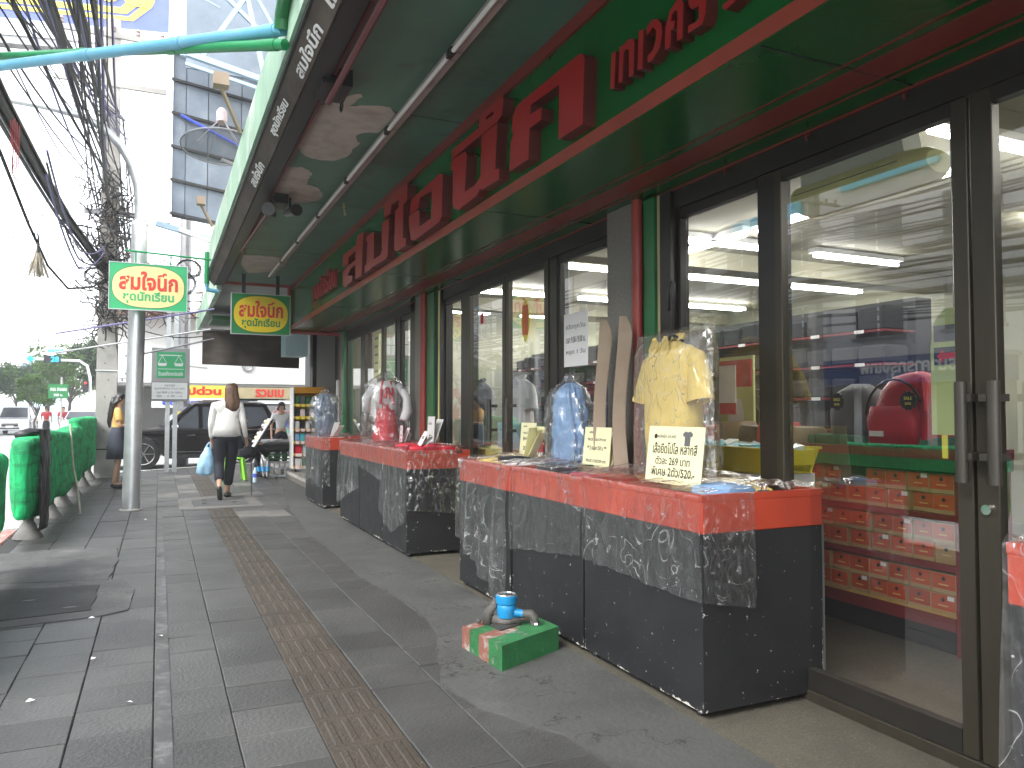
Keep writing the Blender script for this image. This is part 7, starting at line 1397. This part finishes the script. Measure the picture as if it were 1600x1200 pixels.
gs = thing('route_sign', (-4.55, 44, 0), 'small green route sign on a post far down the pavement', 'sign'); part('post', 'wallg', gs, lambda b: b.tube([(-4.4, 44.05, 0), (-4.4, 44.05, 3.0)], .05, 6)); part('board', 'signg2', gs, lambda b: b.box((-4.95, 43.95, 1.95), (-4.1, 44, 2.65))); text('lettering', 'ถนน สามเสน', 'signw', gs, (-4.52, 43.94, 2.4), (1, 0, 0), .16, .7, ext=.005, bold=.03); text('lettering', '300 ม.', 'signw', gs, (-4.52, 43.94, 2.12), (1, 0, 0), .13, .4, ext=.005, bold=.03)
for k, (x, lb) in enumerate(((-5.3, 'small figure in a red shirt on the pavement far beyond the fence'), (-4.55, 'second small red shirted figure, half hidden by a far post'))): person((x, 46.5, -.1), A90 * 2 + .4 * k, pose(), lb, 1, trousers='navy', top='redc', sleeve=.7, do_face=False, group='far people in red')
# far buildings at the end of the street
def block(x0, x1, y0, y1, h, m, label, side='-Y', fl=3, nw=4, group=None, z0=-.13, wm='winglass', fh=3.1, shops=True, name='building'):
    t = thing(name, ((x0 + x1) / 2, (y0 + y1) / 2, z0), label, 'building', group)
    part('wall', m, t, lambda b: b.box((x0, y0, z0), (x1, y1, h))); part('parapet', 'concrete', t, lambda b: b.box((x0 - .08, y0 - .08, h), (x1 + .08, y1 + .08, h + .15)))
    a0, a1 = (x0, x1) if side == '-Y' else (y0, y1)
    for k in range(fl):
        z = 4.0 + k * fh
        if z + 1.6 > h: break
        for j in range(nw):
            u0 = a0 + (a1 - a0) * (j + .22) / nw; u1 = a0 + (a1 - a0) * (j + .78) / nw
            P0, P1 = ((u0, y0 - .02, z), (u1, y0 + .02, z + 1.5)) if side == '-Y' else ((x1 - .02, u0, z), (x1 + .02, u1, z + 1.5))
            fr_ = part('window', wm, t, lambda b: b.box(P0, P1))
            if side == '-Y': part('sill', 'concrete', fr_, lambda b: b.box((u0 - .1, y0 - .12, z - .1), (u1 + .1, y0 - .021, z - .001))); part('glazing_bar', 'signw', fr_, lambda b: b.box(((u0 + u1) / 2 - .03, y0 - .04, z), ((u0 + u1) / 2 + .03, y0 - .0205, z + 1.5)))
            else: part('sill', 'concrete', fr_, lambda b: b.box((x1 + .021, u0 - .1, z - .1), (x1 + .15, u1 + .1, z - .001))); part('glazing_bar', 'signw', fr_, lambda b: b.box((x1 + .0205, (u0 + u1) / 2 - .03, z), (x1 + .05, (u0 + u1) / 2 + .03, z + 1.5)))
    return t
block(-16.5, -13.2, 118, 128, 8.6, 'bluewhite', 'narrow pale blue white building rising just above the trees at the left', '-Y', 2, 3)
block(-9.5, -1.5, 112, 122, 5, 'wallw', 'low pale building closing the far end of the street', '-Y', 1, 5)
block(3.2, 10, 37, 60, 12, 'wallw', 'white building beyond the photo shop', '-Y', 4, 3)
block(-34, -22, 130, 140, 5, 'wallw', 'white building at the far left end of the street', '-Y', 4, 4)
# buildings across the main road, seen in the shop glass
RB = [(-12, 2, 13, 'wallg', 'grey building across the road facing the camera side'), (2.2, 14, 15, 'wallc', 'cream building across the road opposite the near counter'), (14.2, 32, 12.5, 'wallw', 'white bank building with a dark blue sign band across the road'), (32.2, 42, 14, 'wallc', 'cream building with red banners across the road'),
      (42.2, 55, 13, 'wallw', 'white shophouse row across the road'), (55.2, 70, 15.5, 'wallg', 'grey apartment block across the road'), (70.2, 86, 12, 'wallc', 'cream shophouse row farther up across the road'), (-27, -12.2, 14, 'wallw', 'white building across the road behind the camera')]
for y0, y1, h, m, lb in RB:
    t = block(-26, -18.2, y0, y1, h, m, lb, '+X', 4, max(3, int((y1 - y0) / 3.4)))
    part('awning', 'wallg', t, lambda b: b.box((-18.19, y0 + .3, 3.0), (-17.0, y1 - .3, 3.12)))
    k = 0; yy = y0 + .5
    while yy + 2.6 < y1: part('shop_opening', ('winglass', 'darkgoods', 'posterdk')[k % 3], t, lambda b: b.box((-18.19, yy, .0), (-18.15, yy + 2.6, 2.3))); yy += 3.0; k += 1
    if y0 == 14.2:
        sb_ = part('sign_band', 'bankblue', t, lambda b: b.box((-18.15, 14.6, 2.25), (-16.95, 31.6, 3.15)))
        for yc in (17.5, 26.5):
            text('lettering', 'ธนาคารกรุงเทพ', 'signw', sb_, (-16.94, yc, 2.7), (0, 1, 0), .5, 3.6, ext=.02, bold=.03)
            part('diamond_mark', 'signw', sb_, lambda b: b.prism([(0, -.34), (.26, 0), (0, .38), (-.26, 0)], lambda a, z, k: (-16.90 if k else -16.949, yc - 2.4 + a, 2.7 + z), holes=[[(0, -.22), (.15, 0), (0, .2), (-.15, 0)]]))
        part('cyan_banner', 'cyan', t, lambda b: b.box((-18.1, 17, 9.6), (-18.0, 21, 10.4))); part('cyan_banner', 'cyan', t, lambda b: b.box((-18.1, 23, 9.2), (-18.0, 27, 10.0)))
    if y0 == 32.2:
        for z in (2.3, 3.6, 4.9): bq = part('red_banner', 'redprint', t, lambda b: b.box((-18.1, 33, z), (-18.0, 40, z + .9))); text('lettering', 'ร้านอาหาร', 'bannery', bq, (-17.98, 36.5, z + .45), (0, 1, 0), .5, 5, ext=.01, bold=.03)
    if y0 == 42.2: bq = part('blue_board', 'bankblue', t, lambda b: b.box((-18.1, 43, 3.2), (-18.0, 54, 4.4))); text('lettering', 'เครื่องเขียน ดีดีดี', 'signw', bq, (-17.98, 48.5, 3.8), (0, 1, 0), .7, 8, ext=.01, bold=.03)
upole(-15.6, 20, 9, 'concrete utility pole across the road in front of the bank'); upole(-15.6, 44, 9, 'farther concrete utility pole across the road')
for k in range(42): cable([(-15.6 + .02 * k, -10, 4.6 + .1 * k), (-15.6 + .03 * k % .7, 20, 4.4 + .09 * k + rnd.uniform(-.2, .2)), (-15.6, 60, 4.6 + .1 * k)], rnd.choice((.02, .03, .045)), 'cable', 'black cable on the poles across the road', 'cables across the road', sag=rnd.uniform(.2, 1.0), n=8)
for k, y in enumerate((24, 35, 50)): tree(-14.6, y, 5.5, 1.8, 'leaf1', 'small tree on the kerb across the road, %s from the bank' % ordn[k], 30 + k, 14, group='trees across the road')
part('far_pavement', 'concrete', None, lambda b: b.box((-18.2, -60, -.15), (-13.8, 100, .0)), kind='structure')
bpy.data.objects.remove(_to)
# light summer haze between the camera and the far end of the street
hm, ht, hp = nodes('haze_air'); ht.nodes.remove(hp)
pv = ht.nodes.new('ShaderNodeVolumePrincipled'); pv.inputs['Color'].default_value = (.95, .97, 1, 1); pv.inputs['Density'].default_value = .0024; pv.inputs['Anisotropy'].default_value = .3
ht.links.new(pv.outputs[0], ht.nodes['Material Output'].inputs['Volume'])
hz = MB().box((-430, -270, -1.2), (430, 570, 17)).build('haze', hm, None, kind='stuff')
